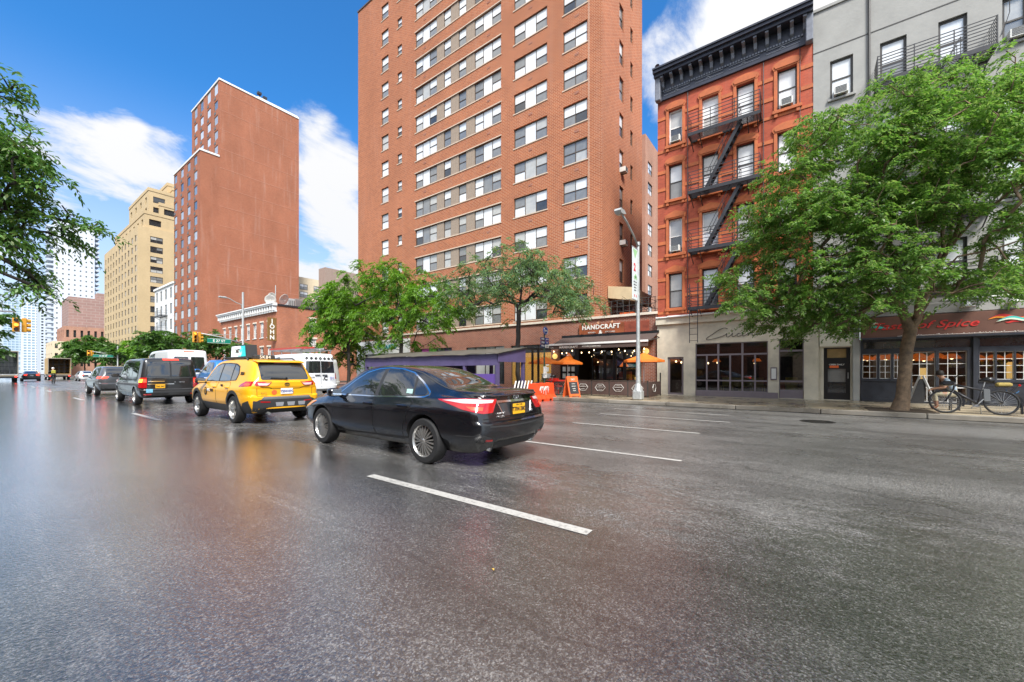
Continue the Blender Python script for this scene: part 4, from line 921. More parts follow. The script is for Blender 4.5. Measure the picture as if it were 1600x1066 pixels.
# gooseneck lamps over the sign
q = MB(); q.lathe([(.02, .2), (.05, .17), (.07, .08), (.2, 0), (.19, -.01), (.05, .06)], n=20); q.tube([(0, 0, .2), (0, .0, .28), (0, .12, .33), (0, .26, .3)], .016, 6); gm = q.mesh('gooseneck_lamp', 'white_paint', True)
for px, lb in ((1381, 'white gooseneck lamp beside the tree trunk above the brown signboard'), (1512, 'white gooseneck lamp above the red script'), (1585, 'white gooseneck lamp above the wave emblem')):
    o = put('gooseneck_lamp', gm, None, (XG - .34, onX(px, XG - .34), zat(482, XG - .3, onX(px, XG - .3)) if px < 1500 else zat(479 if px < 1560 else 472, XG - .34, onX(px, XG - .34))), (0, 0, R(-90)), lb, 'lamp', 'gooseneck lamps above the brown signboard')
q = MB(); q.tube([(S4(1470), -.05, 4.02), (S4(1640), -.05, 4.02)], .03, 8); q.build('conduit', 'white_paint', gr)
# ------------------------------------------------------------------ brick slab with blank side wall
S5Y = 92.0; sl_ = bld('brick_slab_tower', 'stepped brick slab tower with a huge blank side wall', FX, S5Y)
def lw(px): return S5Y - onX(px, FX)
W5 = S5Y - 78.0; H1, H2 = 36.9, 49.7; SB = 2.6; SD = onY(467, 78.0) - FX
q = MB(); hs = []; hw_ = 1.7
cs = [lw(274.5), lw(284.5), lw(295), lw(305.5)]
fl = [3.2 + 2.46 * k for k in range(14)]
for z in fl:
    for c in cs: hs.append((c - hw_ / 2, z, c + hw_ / 2, z + 1.45))
q.facade((0, 0, 0), (1, 0, 0), W5, H1, hs, .08)
h2 = []; f2 = [H1 + .9 + 2.5 * k for k in range(5)]; cs2 = [S5Y - onX(p_, FX + SB) for p_ in (306, 315.5, 326.5, 337.5)]
for k, z in enumerate(f2):
    for c in cs2: h2.append((c - hw_ / 2, z, c + hw_ / 2, z + (1.45 if k < 4 else 1.9)))
q.facade((0, SB, 0), (1, 0, 0), W5, H2, h2, .08, z0=H1 - .5); q.quad((0, 0, H1), (W5, 0, H1), (W5, SB, H1), (0, SB, H1)); q.quad((0, 0, 0), (0, SB, 0), (0, SB, H1), (0, 0, H1)); q.quad((0, SB, 0), (0, SD, 0), (0, SD, H2), (0, SB, H2))
q.quad((W5, 0, 0), (W5, SB, 0), (W5, SB, H1), (W5, 0, H1)); q.quad((0, SB, H2), (W5, SB, H2), (W5, SD, H2), (0, SD, H2)); q.quad((W5, SB, 0), (W5, SD, 0), (W5, SD, H2), (W5, SB, H2)); q.quad((0, SD, 0), (W5, SD, 0), (W5, SD, H2), (0, SD, H2)); q.build('wall', 'brick_slab', sl_)
q = MB(); q.box(-.1, -.1, H1, W5 + .1, .25, H1 + .3); q.box(W5 - .25, .25, H1, W5 + .1, SB - .001, H1 + .3); q.box(-.1, SB - .1, H2, W5 + .1, SB + .25, H2 + .3); q.box(W5 - .25, SB + .25, H2, W5 + .1, SD, H2 + .3); q.box(W5 - 1, SD * .55, H2 + .3, W5 - .4, SD, H2 + .75); q.build('coping', 'white_wall', sl_)
for h in hs: window(sl_, h[0], h[1], hw_, h[3] - h[1], ('fx',), 'frame_brown', .04, 0, None, None, pick(('pane_shade', 2), ('pane_dark', 1), ('pane_grey', 2)), .06)
for h in h2: window(sl_, h[0], h[1], hw_, h[3] - h[1], ('fx',), 'frame_brown', SB + .04, 0, None, None, pick(('pane_blind', 3), ('pane_shade', 2), ('pane_grey', 1)), .06)
q = MB(); q.box(0, -.05, 0, .7, .02, .42); acm = q.mesh('air_conditioner', 'ac_grille')
for h in hs: put('air_conditioner', acm, sl_, (h[0] + .12, 0, h[1] - .7))
for h in h2: put('air_conditioner', acm, sl_, (h[0] + .12, SB, h[1] - .7))
q = MB()
for k in range(1, 16): q.box(W5, SB + .01, 3.2 * k, W5 + .02, SD - .01, 3.2 * k + .06)
q.build('floor_line', M('brick_line', (.46, .21, .135), .8), sl_)
q = MB(); q.tube([(W5 - 1, SD * .58, H2 + .7), (W5 - 1, SD * .58, H2 + 1.8)], .07, 6); q.bbox(W5 - 1.3, SD * .56, H2 + 1.5, W5 - .7, SD * .6, H2 + 1.9); q.bbox(W5 - 1.3, SD * .62, H2 + 1.1, W5 - .8, SD * .66, H2 + 1.6); q.build('roof_vent', 'iron', sl_)
# ------------------------------------------------------------------ corner brick house north of the side street
CYL = 69.0; cb2 = bld('corner_brick_house', 'low brick corner house with white bracketed cornice and vertical sign', FX, CYL)
W6 = CYL - 50.9; H6 = 9.3
def S6(px): return CYL - onX(px, FX)
hs = []
for z in (2.5, 5.6):
    for k in range(8): hs.append((.9 + k * (W6 - 2.2) / 7.6, z, .9 + k * (W6 - 2.2) / 7.6 + 1.0, z + 1.9))
q = MB(); q.facade((0, 0, 0), (1, 0, 0), W6, H6, hs, .2)
D6 = 12; sy = (onY(483.5, 50.9) - FX, onY(494.5, 50.9) - FX); sh = [(sy[0], zat(519, FX + 4, 50.9), sy[1], zat(499, FX + 4, 50.9)), (sy[0], zat(541, FX + 4, 50.9), sy[1], zat(530, FX + 4, 50.9))]
q.facade((W6, 0, 0), (0, 1, 0), D6, H6, sh, .2, (-1, 0, 0)); q.quad((0, 0, 0), (0, D6, 0), (0, D6, H6), (0, 0, H6)); q.quad((0, 0, H6 - .3), (W6, 0, H6 - .3), (W6, D6, H6 - .3), (0, D6, H6 - .3)); q.build('wall', 'brick_corner', cb2)
for h in hs: window(cb2, h[0], h[1], 1.0, 1.9, ('g2x3',), 'frame_white', .08, 0, pick(('pane_dark', 1), ('pane_shade', 2)), pick(('pane_dark', 1), ('pane_shade', 1)), None, .08, sill='frame_white')
for h in sh: window(cb2, (W6, h[0]), h[1], h[2] - h[0], h[3] - h[1], ('g3x4',), 'frame_white', .08, R(90), pick(('pane_grey', 1)), pick(('pane_shade', 1)), None, .1)
q = MB()
for h in sh: q.bbox(W6 - .02, h[0] - .1, h[3] + .002, W6 + .06, h[2] + .1, h[3] + .25, .02); q.bbox(W6 - .02, h[0] - .1, h[1] - .14, W6 + .08, h[2] + .1, h[1] - .002, .02)
for h in hs: q.bbox(h[0] - .08, -.05, h[3] + .002, h[2] + .08, .02, h[3] + .2, .02)
q.build('lintel', 'coping', cb2)
q = MB(); q.box(-.05, -.2, H6 - .75, W6 + .05, .02, H6 - .58); q.box(-.1, -.5, H6 - .02, W6 + .1, .02, H6 + .16); q.box(-.12, -.6, H6 + .161, W6 + .12, .02, H6 + .3); q.build('cornice', 'white_paint', cb2)
q = MB(); q.box(0, -.42, 0, .25, -.001, .52); bk = q.mesh('cornice_bracket', 'white_paint')
for k in range(26): put('cornice_bracket', bk, cb2, (.1 + k * (W6 - .4) / 25, 0, H6 - .565))
q = MB(); q.box(W6 - .02, .1, H6, W6 + .1, D6, H6 + .2); q.build('coping', 'iron', cb2)
vs_ = bld('vertical_sign', 'vertical blade sign with stacked cream letters on the corner brick house', FX - .5, 50.98, 'sign')
z0 = zat(533, FX, 50.9); z1_ = zat(497, FX, 50.9)
q = MB(); q.bbox(-.06, -.5, z0, .06, .5, z1_, .02); q.build('board', M('sign_ochre', (.2, .11, .03), .5, var=.2), vs_)
for i, ch in enumerate('JOHN'): text(ch, .68, 'white_letter', vs_, (.075, 0, z1_ - .45 - i * (z1_ - z0 - .7) / 3.2), rot=(R(90), 0, R(90)), font_w=.02)
for i, ch in enumerate('JOHN'): text(ch, .68, 'white_letter', vs_, (-.075, 0, z1_ - .45 - i * (z1_ - z0 - .7) / 3.2), rot=(R(90), 0, R(-90)), font_w=.02)
q = MB(); q.bar((0, .5, z1_ - .2), (0, 1.0, z1_ - .2), .06); q.bar((0, .5, z0 + .2), (0, 1.0, z0 + .2), .06); q.build('bracket', 'iron', vs_)
# roof clutter
def on_roof(px, Yoff=4.0): X = FX + Yoff; return X, onX(px, X)
q = MB(); n = 14
prof = [(.001, .0), (.5, .1), (.85, .3), (.83, .33), (.48, .13), (.001, .04)]
q.lathe(prof, 'y', n=22); q.tube([(0, .15, 0), (0, -.1, -.9)], .06, 6); q.tube([(0, .2, -.3), (0, .7, 0)], .02, 5); dish = q.mesh('satellite_dish', 'ac_white', True)
for px, py, s_, rz, lb in ((423, 468, .75, 2.6, 'round white satellite dish at the brick house roof edge'), (441, 467, .85, 3.6, 'wide white satellite dish tilted beside the roof mast'), (424.5, 462, .5, 2.9, 'small upper satellite dish on the mast')):
    X, Y = FX + 1.2, 53.0; X = onY(px, 53.0) ; o = put('satellite_dish', dish, None, (X, 53.0, zat(py, X, 53.0)), (R(-25), 0, rz), lb, 'satellite dish', 'satellite dishes on the corner brick house roof'); o.scale = (s_, s_, s_)
X = onY(430, 53.5); q = MB(); q.tube([(0, 0, 0), (0, 0, 3.2)], .05, 6); q.bar((-.6, 0, .55), (1.4, 0, .55), .06); q.build('roof_mast', 'galv', None, (X, 53.4, H6 - .32), label='thin metal mast standing between the roof satellite dishes', cat='mast')
def unit(name, lb, px0, px1, pyt, Y, dep, mat, ribs=5, base=None):
    xa, xb = onY(px0, Y), onY(px1, Y); zt = zat(pyt, xa, Y); zb = H6 - .32 if base is None else base
    t = thing(name, lb, 'roof unit', (xa, Y, zb)); w = xb - xa; h = zt - zb
    q = MB(); q.bbox(0, 0, .12, w, dep, h, .04); q.build('casing', mat, t)
    q = MB()
    for i in range(ribs): q.box(w * (i + .3) / ribs, -.03, .3, w * (i + .75) / ribs, -.001, h - .25)
    q.build('louvre', 'ac_grille', t); q = MB(); q.box(.05, .05, 0, .2, dep - .05, .119); q.box(w - .2, .05, 0, w - .05, dep - .05, .119); q.build('foot', 'iron', t)
unit('cooling_unit', 'grey slatted cooling unit on the corner house roof', 450, 461, 466, 54, 1.6, 'galv', 4)
unit('roof_bulkhead', 'long brown-grey metal housing on the corner house roof', 462, 500, 466.5, 56, 2.5, M('dull_metal', (.2, .17, .155), .6, var=.2), 12)
unit('duct_box', 'small dark duct box at the far end of the roof', 501, 508, 476, 54, 1.2, 'iron', 2)
# ------------------------------------------------------------------ white walk-up and beige stepped block
def grid_front(b, W_, H_, D_, xs_, zs_, ww_, wh_, mat, panes, cols_=('fx',), fr='frame_dark', z0=0., y0=0., side=None):
    hs = [(x - ww_ / 2, z, x + ww_ / 2, z + wh_) for z in zs_ for x in xs_]
    q = MB(); q.facade((0, y0, 0), (1, 0, 0), W_, H_, hs, .2, z0=z0)
    sh_ = []
    if side: sh_ = [(y_ - y0 - wd_ / 2, z, y_ - y0 + wd_ / 2, z + wh_) for (y_, wd_) in side for z in zs_]
    q.facade((W_, y0, 0), (0, 1, 0), D_, H_, sh_, .2, (-1, 0, 0), z0=z0)
    q.quad((0, y0, z0), (0, y0 + D_, z0), (0, y0 + D_, H_), (0, y0, H_)); q.quad((0, y0, H_), (W_, y0, H_), (W_, y0 + D_, H_), (0, y0 + D_, H_)); q.quad((0, y0 + D_, z0), (W_, y0 + D_, z0), (W_, y0 + D_, H_), (0, y0 + D_, H_)); q.build('wall', mat, b)
    for h in hs: window(b, h[0], h[1], ww_, wh_, cols_, fr, y0 + .08, 0, panes, panes, panes, .07)
    for h in sh_: window(b, (W_, h[0] + y0), h[1], h[2] - h[0], wh_, ('dh', 'dh'), fr, .08, R(90), panes, panes, panes, .08)
ww1 = bld('white_walkup', 'narrow white walk-up house with small black fire escape', FX, 105)
grid_front(ww1, 12.8, 17.4, 10, [1.6, 4.6, 7.8, 11], [3.4 + 2.9 * k for k in range(5)], 1.3, 1.9, 'white_wall', pick(('pane_dark', 3), ('pane_grey', 1)))
fire_escape(ww1, 3.8, 8.9, [3.2 + 2.9 * k for k in range(1, 4)], 1.0, False, bars=3)
q = MB(); q.box(-.1, -.2, 17.4, 12.9, .3, 17.75); q.build('cornice', 'white_paint', ww1)
bb = bld('beige_block', 'tall beige brick apartment block with stepped terraces at its top', FX, 157)
WB7 = 157 - 119
pn7 = pick(('pane_dark', 5), ('pane_grey', 2), ('pane_shade', 1))
zs7 = [3.5 + 2.26 * k for k in range(13)]
grid_front(bb, WB7, 33.9, 14, [2 + 3.4 * k for k in range(11)], zs7, 1.5, 1.4, 'brick_beige', pn7, side=[(3.2, 2.2), (8.2, 2.2)])
def tier(x0, x1, y0, y1, z0, z1, nwin):
    b = put('terrace_tier', None, bb, (x0, 0, 0)); W_ = x1 - x0; fs = []
    z = z0 + .7
    while z + 1.5 < z1: fs.append(z); z += 2.4
    hs = [(W_ * (i + .5) / nwin - .75, z, W_ * (i + .5) / nwin + .75, z + 1.4) for z in fs for i in range(nwin)]
    sh_ = [(y_, z, y_ + 2.1, z + 1.4) for z in fs for y_ in (.8, max(3.6, (y1 - y0) * .6)) if y_ + 2.2 < y1 - y0]
    q = MB(); q.facade((0, y0, 0), (1, 0, 0), W_, z1, hs, .2, z0=z0); q.facade((W_, y0, 0), (0, 1, 0), y1 - y0, z1, sh_, .2, (-1, 0, 0), z0=z0); q.quad((0, y0, z1), (W_, y0, z1), (W_, y1, z1), (0, y1, z1)); q.quad((0, y0, z0), (0, y1, z0), (0, y1, z1), (0, y0, z1)); q.quad((0, y1, z0), (W_, y1, z0), (W_, y1, z1), (0, y1, z1))
    for h in hs: q.quad((h[0], y0 + .2, h[1]), (h[2], y0 + .2, h[1]), (h[2], y0 + .2, h[3]), (h[0], y0 + .2, h[3]), 1)
    for h in sh_: q.quad((W_ - .2, y0 + h[0], h[1]), (W_ - .2, y0 + h[2], h[1]), (W_ - .2, y0 + h[2], h[3]), (W_ - .2, y0 + h[0], h[3]), 1)
    q.box(-.1, y0 - .1, z1, W_ + .1, y0 + .2, z1 + .7); q.box(W_ - .2, y0 + .2, z1, W_ + .1, y1, z1 + .7); q.build('tier_wall', ['brick_beige', 'pane_dark'], b)
tier(6, WB7 - .5, 1.2, 14, 33.9, 37.0, 8); tier(12, WB7 - .5, 3.8, 14, 37.0, 39.6, 6); tier(18, WB7 - 1.0, 2.0, 9.5, 37, 42.6, 4); tier(10, WB7 - 4, 6, 14, 39.6, 46, 5); tier(20, WB7 - 2, 6.5, 14, 39.6, 44.5, 3)
# ------------------------------------------------------------------ far buildings
def far(name, label, X0, X1, Y, H, mat, nx, nz, fx=.5, fz=.5, gl='pane_grey', D=20, side=0, z0=2.):
    b = thing(name, label, 'building', (X0, Y, 0)); W_ = X1 - X0
    def hol(W_, n): return [(W_ * (i + .5 - fx / 2) / n, z0 + (H - z0) * (j + .5 - fz / 2) / nz, W_ * (i + .5 + fx / 2) / n, z0 + (H - z0) * (j + .5 + fz / 2) / nz) for i in range(n) for j in range(nz)] if n else []
    q = MB(); q.facade((0, 0, 0), (1, 0, 0), W_, H, hol(W_, nx), .4); q.facade((0, D, 0), (0, -1, 0), D, H, hol(D, side), .4, (1, 0, 0)); q.quad((W_, 0, 0), (W_, D, 0), (W_, D, H), (W_, 0, H)); q.quad((0, 0, H), (W_, 0, H), (W_, D, H), (0, D, H)); q.quad((0, D, 0), (W_, D, 0), (W_, D, H), (0, D, H)); q.build('wall', mat, b)
    q = MB(); q.quad((.1, .35, 0), (W_ - .1, .35, 0), (W_ - .1, .35, H - .2), (.1, .35, H - .2)); q.quad((.35, .4, 0), (.35, D, 0), (.35, D, H - .2), (.35, .4, H - .2)); q.build('glazing', gl, b, kind='stuff')
    return b
mv = far('mauve_block', 'mauve banded block beyond the beige tower', onY(107, 228), onY(170, 228), 228, zat(462, 20, 228), 'brick_mauve', 0, 1, side=0)
q = MB(); q.box(8, 2, zat(462, 20, 228), 13, 8, zat(455, 20, 228) + 1); q.build('roof_house', 'brick_mauve', mv)
rh = far('red_row_house', 'distant red brick row house below the mauve block', onY(100, 205), onY(165, 205), 205, zat(510, 20, 205), 'brick_far', 6, 3, .4, .5, 'pane_dark', side=4)
far('cream_row_house', 'small cream house peeping above the distant tree crown', onY(82, 190), onY(106, 190), 190, zat(533, 15, 190), 'cream', 2, 3, .4, .5, 'pane_dark', side=3)
wt_ = far('white_high_rise', 'white concrete high-rise with rows of small windows and balconies', onY(84, 300), onY(148, 300), 300, zat(350, 30, 300), 'far_white', 7, 30, .3, .3, 'pane_grey', 30)
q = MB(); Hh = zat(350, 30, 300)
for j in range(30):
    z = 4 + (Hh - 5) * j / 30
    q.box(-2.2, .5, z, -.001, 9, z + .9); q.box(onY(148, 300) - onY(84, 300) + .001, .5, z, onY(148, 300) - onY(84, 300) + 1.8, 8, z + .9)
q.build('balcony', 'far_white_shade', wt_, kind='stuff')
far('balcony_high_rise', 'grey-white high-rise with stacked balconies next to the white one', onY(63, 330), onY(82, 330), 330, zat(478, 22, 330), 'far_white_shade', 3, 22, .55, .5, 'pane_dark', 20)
far('glass_high_rise', 'pale blue glass high-rise behind the trees', onY(36, 600), onY(62, 600), 600, zat(470, 28, 600), M('far_blue_frame', (.66, .72, .78), .5), 4, 26, .72, .62, 'pane_blue', 30, 5)
far('blue_glass_tower', 'slender blue glass tower at the end of the avenue', onY(5, 800), onY(36, 800), 800, zat(443, 22, 800), M('far_blue_frame2', (.5, .6, .7), .5), 5, 34, .8, .7, 'pane_blue', 40, 5)
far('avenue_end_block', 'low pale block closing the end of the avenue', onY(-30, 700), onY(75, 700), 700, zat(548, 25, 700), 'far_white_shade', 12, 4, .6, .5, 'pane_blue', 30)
# blocks glimpsed over the corner house
gb = far('cream_rear_block', 'cream apartment block rising behind the corner brick house roof', onY(462, 82), onY(500, 82), 82, zat(434, 40, 82), 'cream', 0, 1, D=3)
for k in range(4):
    for x0_, x1_ in ((468.5, 480.5), (490, 498)):
        xa, xb = onY(x0_, 82) - onY(462, 82), onY(x1_, 82) - onY(462, 82); window(gb, xa, zat(453 + 12 * k, 40, 82), xb - xa, 1.1, ('dh', 'dh'), 'frame_dark', -.05, 0, pick(('pane_shade', 1), ('pane_blind', 1)), pick(('pane_grey', 1)))
far('grey_rear_block', 'dull brown block behind the street tree at the side street', onY(508, 62), onY(575, 62), 62, zat(430, 40, 62), M('dull_brick', (.3, .23, .19), .8, var=.1), 0, 1, D=2)

# ------------------------------------------------------------------ unseen near-side houses, added for reflections and kept low to let light in
for y0, y1, h, m_, lb in ((-22, -9, 7.6, 'brick_corner', 'unseen brick house behind the viewer on the near side'), (-8.9, 3, 6.4, 'cream', 'unseen cream house behind the viewer on the near side'), (3.1, 16, 8.0, 'brick_shop', 'unseen dark brick house on the near side behind the overhanging tree'), (16.1, 34, 6.6, 'white_wall', 'unseen white house on the near side before the side street')):
    b = thing('unseen_house', lb, 'building', (-5.6, y0, 0), R(90)); W_ = y1 - y0; n = int(W_ / 2.4); q = MB()
    hs = [(W_ * (i + .5) / n - .55, 1.0 + 3.1 * k + (.0 if k else -.6), W_ * (i + .5) / n + .55, 2.9 + 3.1 * k) for i in range(n) for k in range(int((h - 1.5) / 3.1))]
    q.facade((0, 0, 0), (1, 0, 0), W_, h, hs, .2); q.quad((0, 0, 0), (0, 9, 0), (0, 9, h), (0, 0, h)); q.quad((W_, 0, 0), (W_, 9, 0), (W_, 9, h), (W_, 0, h)); q.quad((0, 9, 0), (W_, 9, 0), (W_, 9, h), (0, 9, h)); q.quad((0, 0, h), (W_, 0, h), (W_, 9, h), (0, 9, h)); q.build('wall', m_, b)
    for H_ in hs: window(b, H_[0], H_[1], 1.1, H_[3] - H_[1], ('dh',), 'frame_dark', .1, 0, pick(('pane_dark', 2), ('pane_shade', 1)), pick(('pane_dark', 1)))

nb2 = bld('neighbour_house', 'brick house next to the grey one beyond the picture edge', FX, GYL - GW - .01)
grid_front(nb2, 16, 15.5, 12, [1.6, 4.2, 6.8, 9.4, 12, 14.4], [.9, 4.6, 7.4, 10.2, 12.9], 1.2, 1.8, 'brick_corner', pick(('pane_dark', 1), ('pane_shade', 1), ('pane_blind', 1)), ('dh',))
# ------------------------------------------------------------------ vehicles
def paint(name, c, rough=.3, metal=0., flake=.0):
    return M(name, c, rough, metal, coat=1., spec=.5)
def droplets(name, c, rough=.25, metal=0.):       # wet paint: gloss coat with fine water beads
    m = paint(name, c, rough, metal); t = m.node_tree; b = t.nodes['Principled BSDF']; L = t.links.new
    tcn = _n(t, 'ShaderNodeTexCoord'); v = _n(t, 'ShaderNodeTexVoronoi'); v.inputs['Scale'].default_value = 70; L(tcn.outputs['Object'], v.inputs['Vector'])
    r = _n(t, 'ShaderNodeMapRange', interpolation_type='SMOOTHSTEP'); r.inputs['From Min'].default_value = .0; r.inputs['From Max'].default_value = .33; r.inputs['To Min'].default_value = 1; r.inputs['To Max'].default_value = 0; L(v.outputs['Distance'], r.inputs[0])
    g = _n(t, 'ShaderNodeNewGeometry'); s = _n(t, 'ShaderNodeSeparateXYZ'); L(g.outputs['Normal'], s.inputs[0])
    up = _n(t, 'ShaderNodeMapRange'); up.inputs['From Min'].default_value = .15; up.inputs['From Max'].default_value = .7; up.inputs['To Max'].default_value = .16; up.inputs['To Min'].default_value = .0; L(s.outputs[2], up.inputs[0])
    bp = _n(t, 'ShaderNodeBump'); bp.inputs['Distance'].default_value = .004; L(r.outputs[0], bp.inputs['Height']); L(up.outputs[0], bp.inputs['Strength']); L(bp.outputs[0], b.inputs['Coat Normal']); L(bp.outputs[0], b.inputs['Normal'])
    return m
droplets('paint_black', (.0035, .004, .006), .22)
paint('paint_taxi', (.84, .41, .005), .4); paint('paint_van', (.006, .006, .0065), .35); paint('paint_silver', (.11, .113, .117), .3, .6); paint('paint_white', (.74, .75, .75), .4); paint('paint_blue', (.012, .17, .50), .3, .3); paint('paint_red', (.3, .02, .02), .3); paint('paint_dark', (.03, .032, .036), .35); paint('paint_greywhite', (.5, .51, .5), .45)
M('car_glass', (.016, .018, .019), .02, spec=.8, coat=1.); M('car_glass_far', (.03, .034, .036), .05, spec=.8, coat=.6)
M('tyre', (.014, .014, .015), .75, bump=.3, bs=40); M('rim', (.50, .49, .47), .28, .85); M('rim_dark', (.03, .03, .03), .5); M('plastic', (.028, .029, .031), .6, bump=.1, bs=60); M('plastic_sticker', (.26, .27, .29), .5); M('plastic_grey', (.10, .105, .11), .6)
M('chrome', (.82, .83, .84), .1, 1.); M('well', (.004, .004, .004), .9); M('seam', (.002, .002, .002), .6)
M('tail_red', (.42, .006, .008), .1, coat=1.); M('tail_clear', (.70, .52, .52), .1, coat=1.); M('tail_on', (.9, .05, .02), .3, emit=(1, .03, .015), es=1.4); M('tail_amber', (.95, .4, .03), .3, emit=(1, .4, .04), es=1.2); M('amber_lens', (.75, .26, .03), .15, coat=1.); M('headlight', (.75, .78, .8), .08, coat=1.)
M('plate_yellow', (.82, .42, .015), .5); M('plate_white', (.74, .75, .74), .5); M('plate_ink', (.05, .03, .015), .6); M('plate_blue', (.05, .06, .25), .6)
def interp(keys, ys):
    k = sorted(keys); Y = np.array([r[0] for r in k]); V = np.array([r[1:] for r in k], float); n = len(Y)
    m = np.zeros_like(V); d = (V[1:] - V[:-1]) / (Y[1:] - Y[:-1])[:, None]
    m[0], m[-1] = d[0], d[-1]
    for i in range(1, n - 1):                      # monotone tangents keep flat runs flat
        for c in range(V.shape[1]):
            a, b = d[i - 1, c], d[i, c]; m[i, c] = 0 if a * b <= 0 else 2 * a * b / (a + b)
    out = np.zeros((len(ys), V.shape[1]))
    for j, y in enumerate(ys):
        i = min(max(np.searchsorted(Y, y) - 1, 0), n - 2); h = Y[i + 1] - Y[i]; t = min(max((y - Y[i]) / h, 0), 1)
        out[j] = (2 * t**3 - 3 * t**2 + 1) * V[i] + (t**3 - 2 * t**2 + t) * h * m[i] + (-2 * t**3 + 3 * t**2) * V[i + 1] + (t**3 - t**2) * h * m[i + 1]
    return out
class Car:
    """keys: rows (y, z_under, half_sill, z_mid, half_mid, z_belt, half_belt, z_top, half_top); body faces +y"""
    def __init__(s, root, keys, bodymat, wheels, arch=.36, rear=None, front=None, nst=70, per=5, crease=0., archw=.32, sharp=(), und='well'):
        s.root = root; ys = np.linspace(keys[0][0], keys[-1][0], nst); y0, y1 = ys[0], ys[-1]
        ys = np.unique(np.concatenate([ys, y0 + (y1 - y0) * np.array([.004, .008, .014, .02, .028, .972, .98, .986, .992, .996])]))
        K = interp(keys, ys); rings = []
        for y, (zu, hs, zm, hm, zb, hb, zt, ht) in zip(ys, K):
            P = [(0, zu), (hs * .9, zu), (hs, zu + .05), (hm - .012, zm - (zm - zu) * .42), (hm, zm), (hm - crease * .3, zm + (zb - zm) * .5), (hb, zb), (hb + (ht - hb) * .5 + .012, zb + (zt - .07 - zb) * .52), (ht + .01, max(zt - .075, zb + (zt - zb) * .75)), (ht * .86, zt - .022), (ht * .45, zt - .003), (0, zt)]
            # centripetal-ish Catmull-Rom through the section points
            Q = []; A = [Vector(p) for p in P]; A = [Vector((-A[1].x, A[1].y))] + A + [Vector((-A[-2].x, A[-2].y))]
            for i in range(1, len(A) - 2):
                for k in range(per):
                    t = k / per; a, b, c, d = A[i - 1:i + 3]; tn = .38
                    m1, m2 = (c - a) * tn, (d - b) * tn
                    L_ = (c - b).length; m1 = m1 * min(1, 1.2 * L_ / max(m1.length, 1e-6)) if m1.length > 1.2 * L_ else m1; m2 = m2 * min(1, 1.2 * L_ / max(m2.length, 1e-6)) if m2.length > 1.2 * L_ else m2
                    Q.append((2 * t**3 - 3 * t**2 + 1) * b + (t**3 - 2 * t**2 + t) * m1 + (-2 * t**3 + 3 * t**2) * c + (t**3 - t**2) * m2)
            Q.append(A[-2])
            Y = []
            for p in Q:
                yy = y
                if rear is not None and y < y0 + 1.2: f = 1 - (y - y0) / 1.2; yy = y + rear(p.y, p.x) * f**1.5
                if front is not None and y > y1 - 1.2: f = 1 - (y1 - y) / 1.2; yy = y + front(p.y, p.x) * f**1.5
                Y.append((max(p.x, 0), yy, p.y))
            rings.append(Y)
        q = MB(); n = len(rings[0]); full = [[(x, y, z) for x, y, z in r] + [(-x, y, z) for x, y, z in r[-2:0:-1]] for r in rings]; m = len(full[0])
        for r in full: q.v.extend(r)
        for i in range(len(full) - 1):
            for k in range(m): q.f.append((i * m + k, i * m + (k + 1) % m, i * m + m + (k + 1) % m, i * m + m + k)); q.m.append(0)
        for i, flip in ((0, 1), (len(full) - 1, 0)):          # end caps: strips across with a slight bow
            cols = []; nx = 8
            for k in range(n):
                x, y, z = rings[i][k]; row = []
                for c in range(nx + 1):
                    t = c / nx
                    if c == 0: row.append(i * m + k)
                    elif c == nx: row.append(i * m + (m - k) % m)
                    elif x < 1e-6: row.append(i * m + k)
                    else: row.append(len(q.v)); q.v.append((x * (1 - 2 * t), y + (-1 if flip else 1) * .05 * (1 - (1 - 2 * t)**2) * min(1, x / .5), z))
                cols.append(row)
            for k in range(n - 1):
                for c in range(nx):
                    f = [cols[k][c], cols[k][c + 1], cols[k + 1][c + 1], cols[k + 1][c]]; g = []
                    for x in f:
                        if x not in g: g.append(x)
                    if len(g) > 2: q.f.append(tuple(g if flip else g[::-1])); q.m.append(0)
        me = q.mesh('body', [bodymat, und], True)
        bm = bmesh.new(); bm.from_mesh(me); bmesh.ops.recalc_face_normals(bm, faces=bm.faces); bm.to_mesh(me); bm.free()
        s.bm_ = me; s.bvh = BVHTree.FromPolygons([v.co.copy() for v in me.vertices], [tuple(p.vertices) for p in me.polygons])
        s.vn = [v.normal.copy() for v in me.vertices]; s.vc = [v.co.copy() for v in me.vertices]; s.pv = [tuple(p.vertices) for p in me.polygons]
        o = put('body', me, root); s.body = o
        # wheel arches cut out of the body
        c = MB()
        for (wx, wy, wr) in wheels:
            c2 = MB(); sgn = 1 if wx > 0 else -1; a = arch * wr / .33 if arch < 1 else arch
            pr = [(.001, wx - sgn * (archw - .1)), (arch, wx - sgn * (archw - .1)), (arch, wx + sgn * .5), (.001, wx + sgn * .5)]
            c.lathe(pr, 'x', (0, wy, wr + .01), 40)
        cm = c.mesh('cut', [bodymat, und]); cm.polygons.foreach_set('material_index', [1] * len(cm.polygons))
        bm = bmesh.new(); bm.from_mesh(cm); bmesh.ops.remove_doubles(bm, verts=bm.verts, dist=.002); bmesh.ops.recalc_face_normals(bm, faces=bm.faces); bm.to_mesh(cm); bm.free()
        co = bpy.data.objects.new('cut', cm); COL.objects.link(co)
        md = o.modifiers.new('b', 'BOOLEAN'); md.object = co; md.operation = 'DIFFERENCE'; md.solver = 'EXACT'
        o.matrix_world = Matrix.Identity(4) if True else None
        keep = (root.location.copy(), root.rotation_euler.copy()); root.location = (0, 0, 0); root.rotation_euler = (0, 0, 0)
        bpy.context.view_layer.update(); dg = bpy.context.evaluated_depsgraph_get(); nm = bpy.data.meshes.new_from_object(o.evaluated_get(dg)); nm.name = 'body'
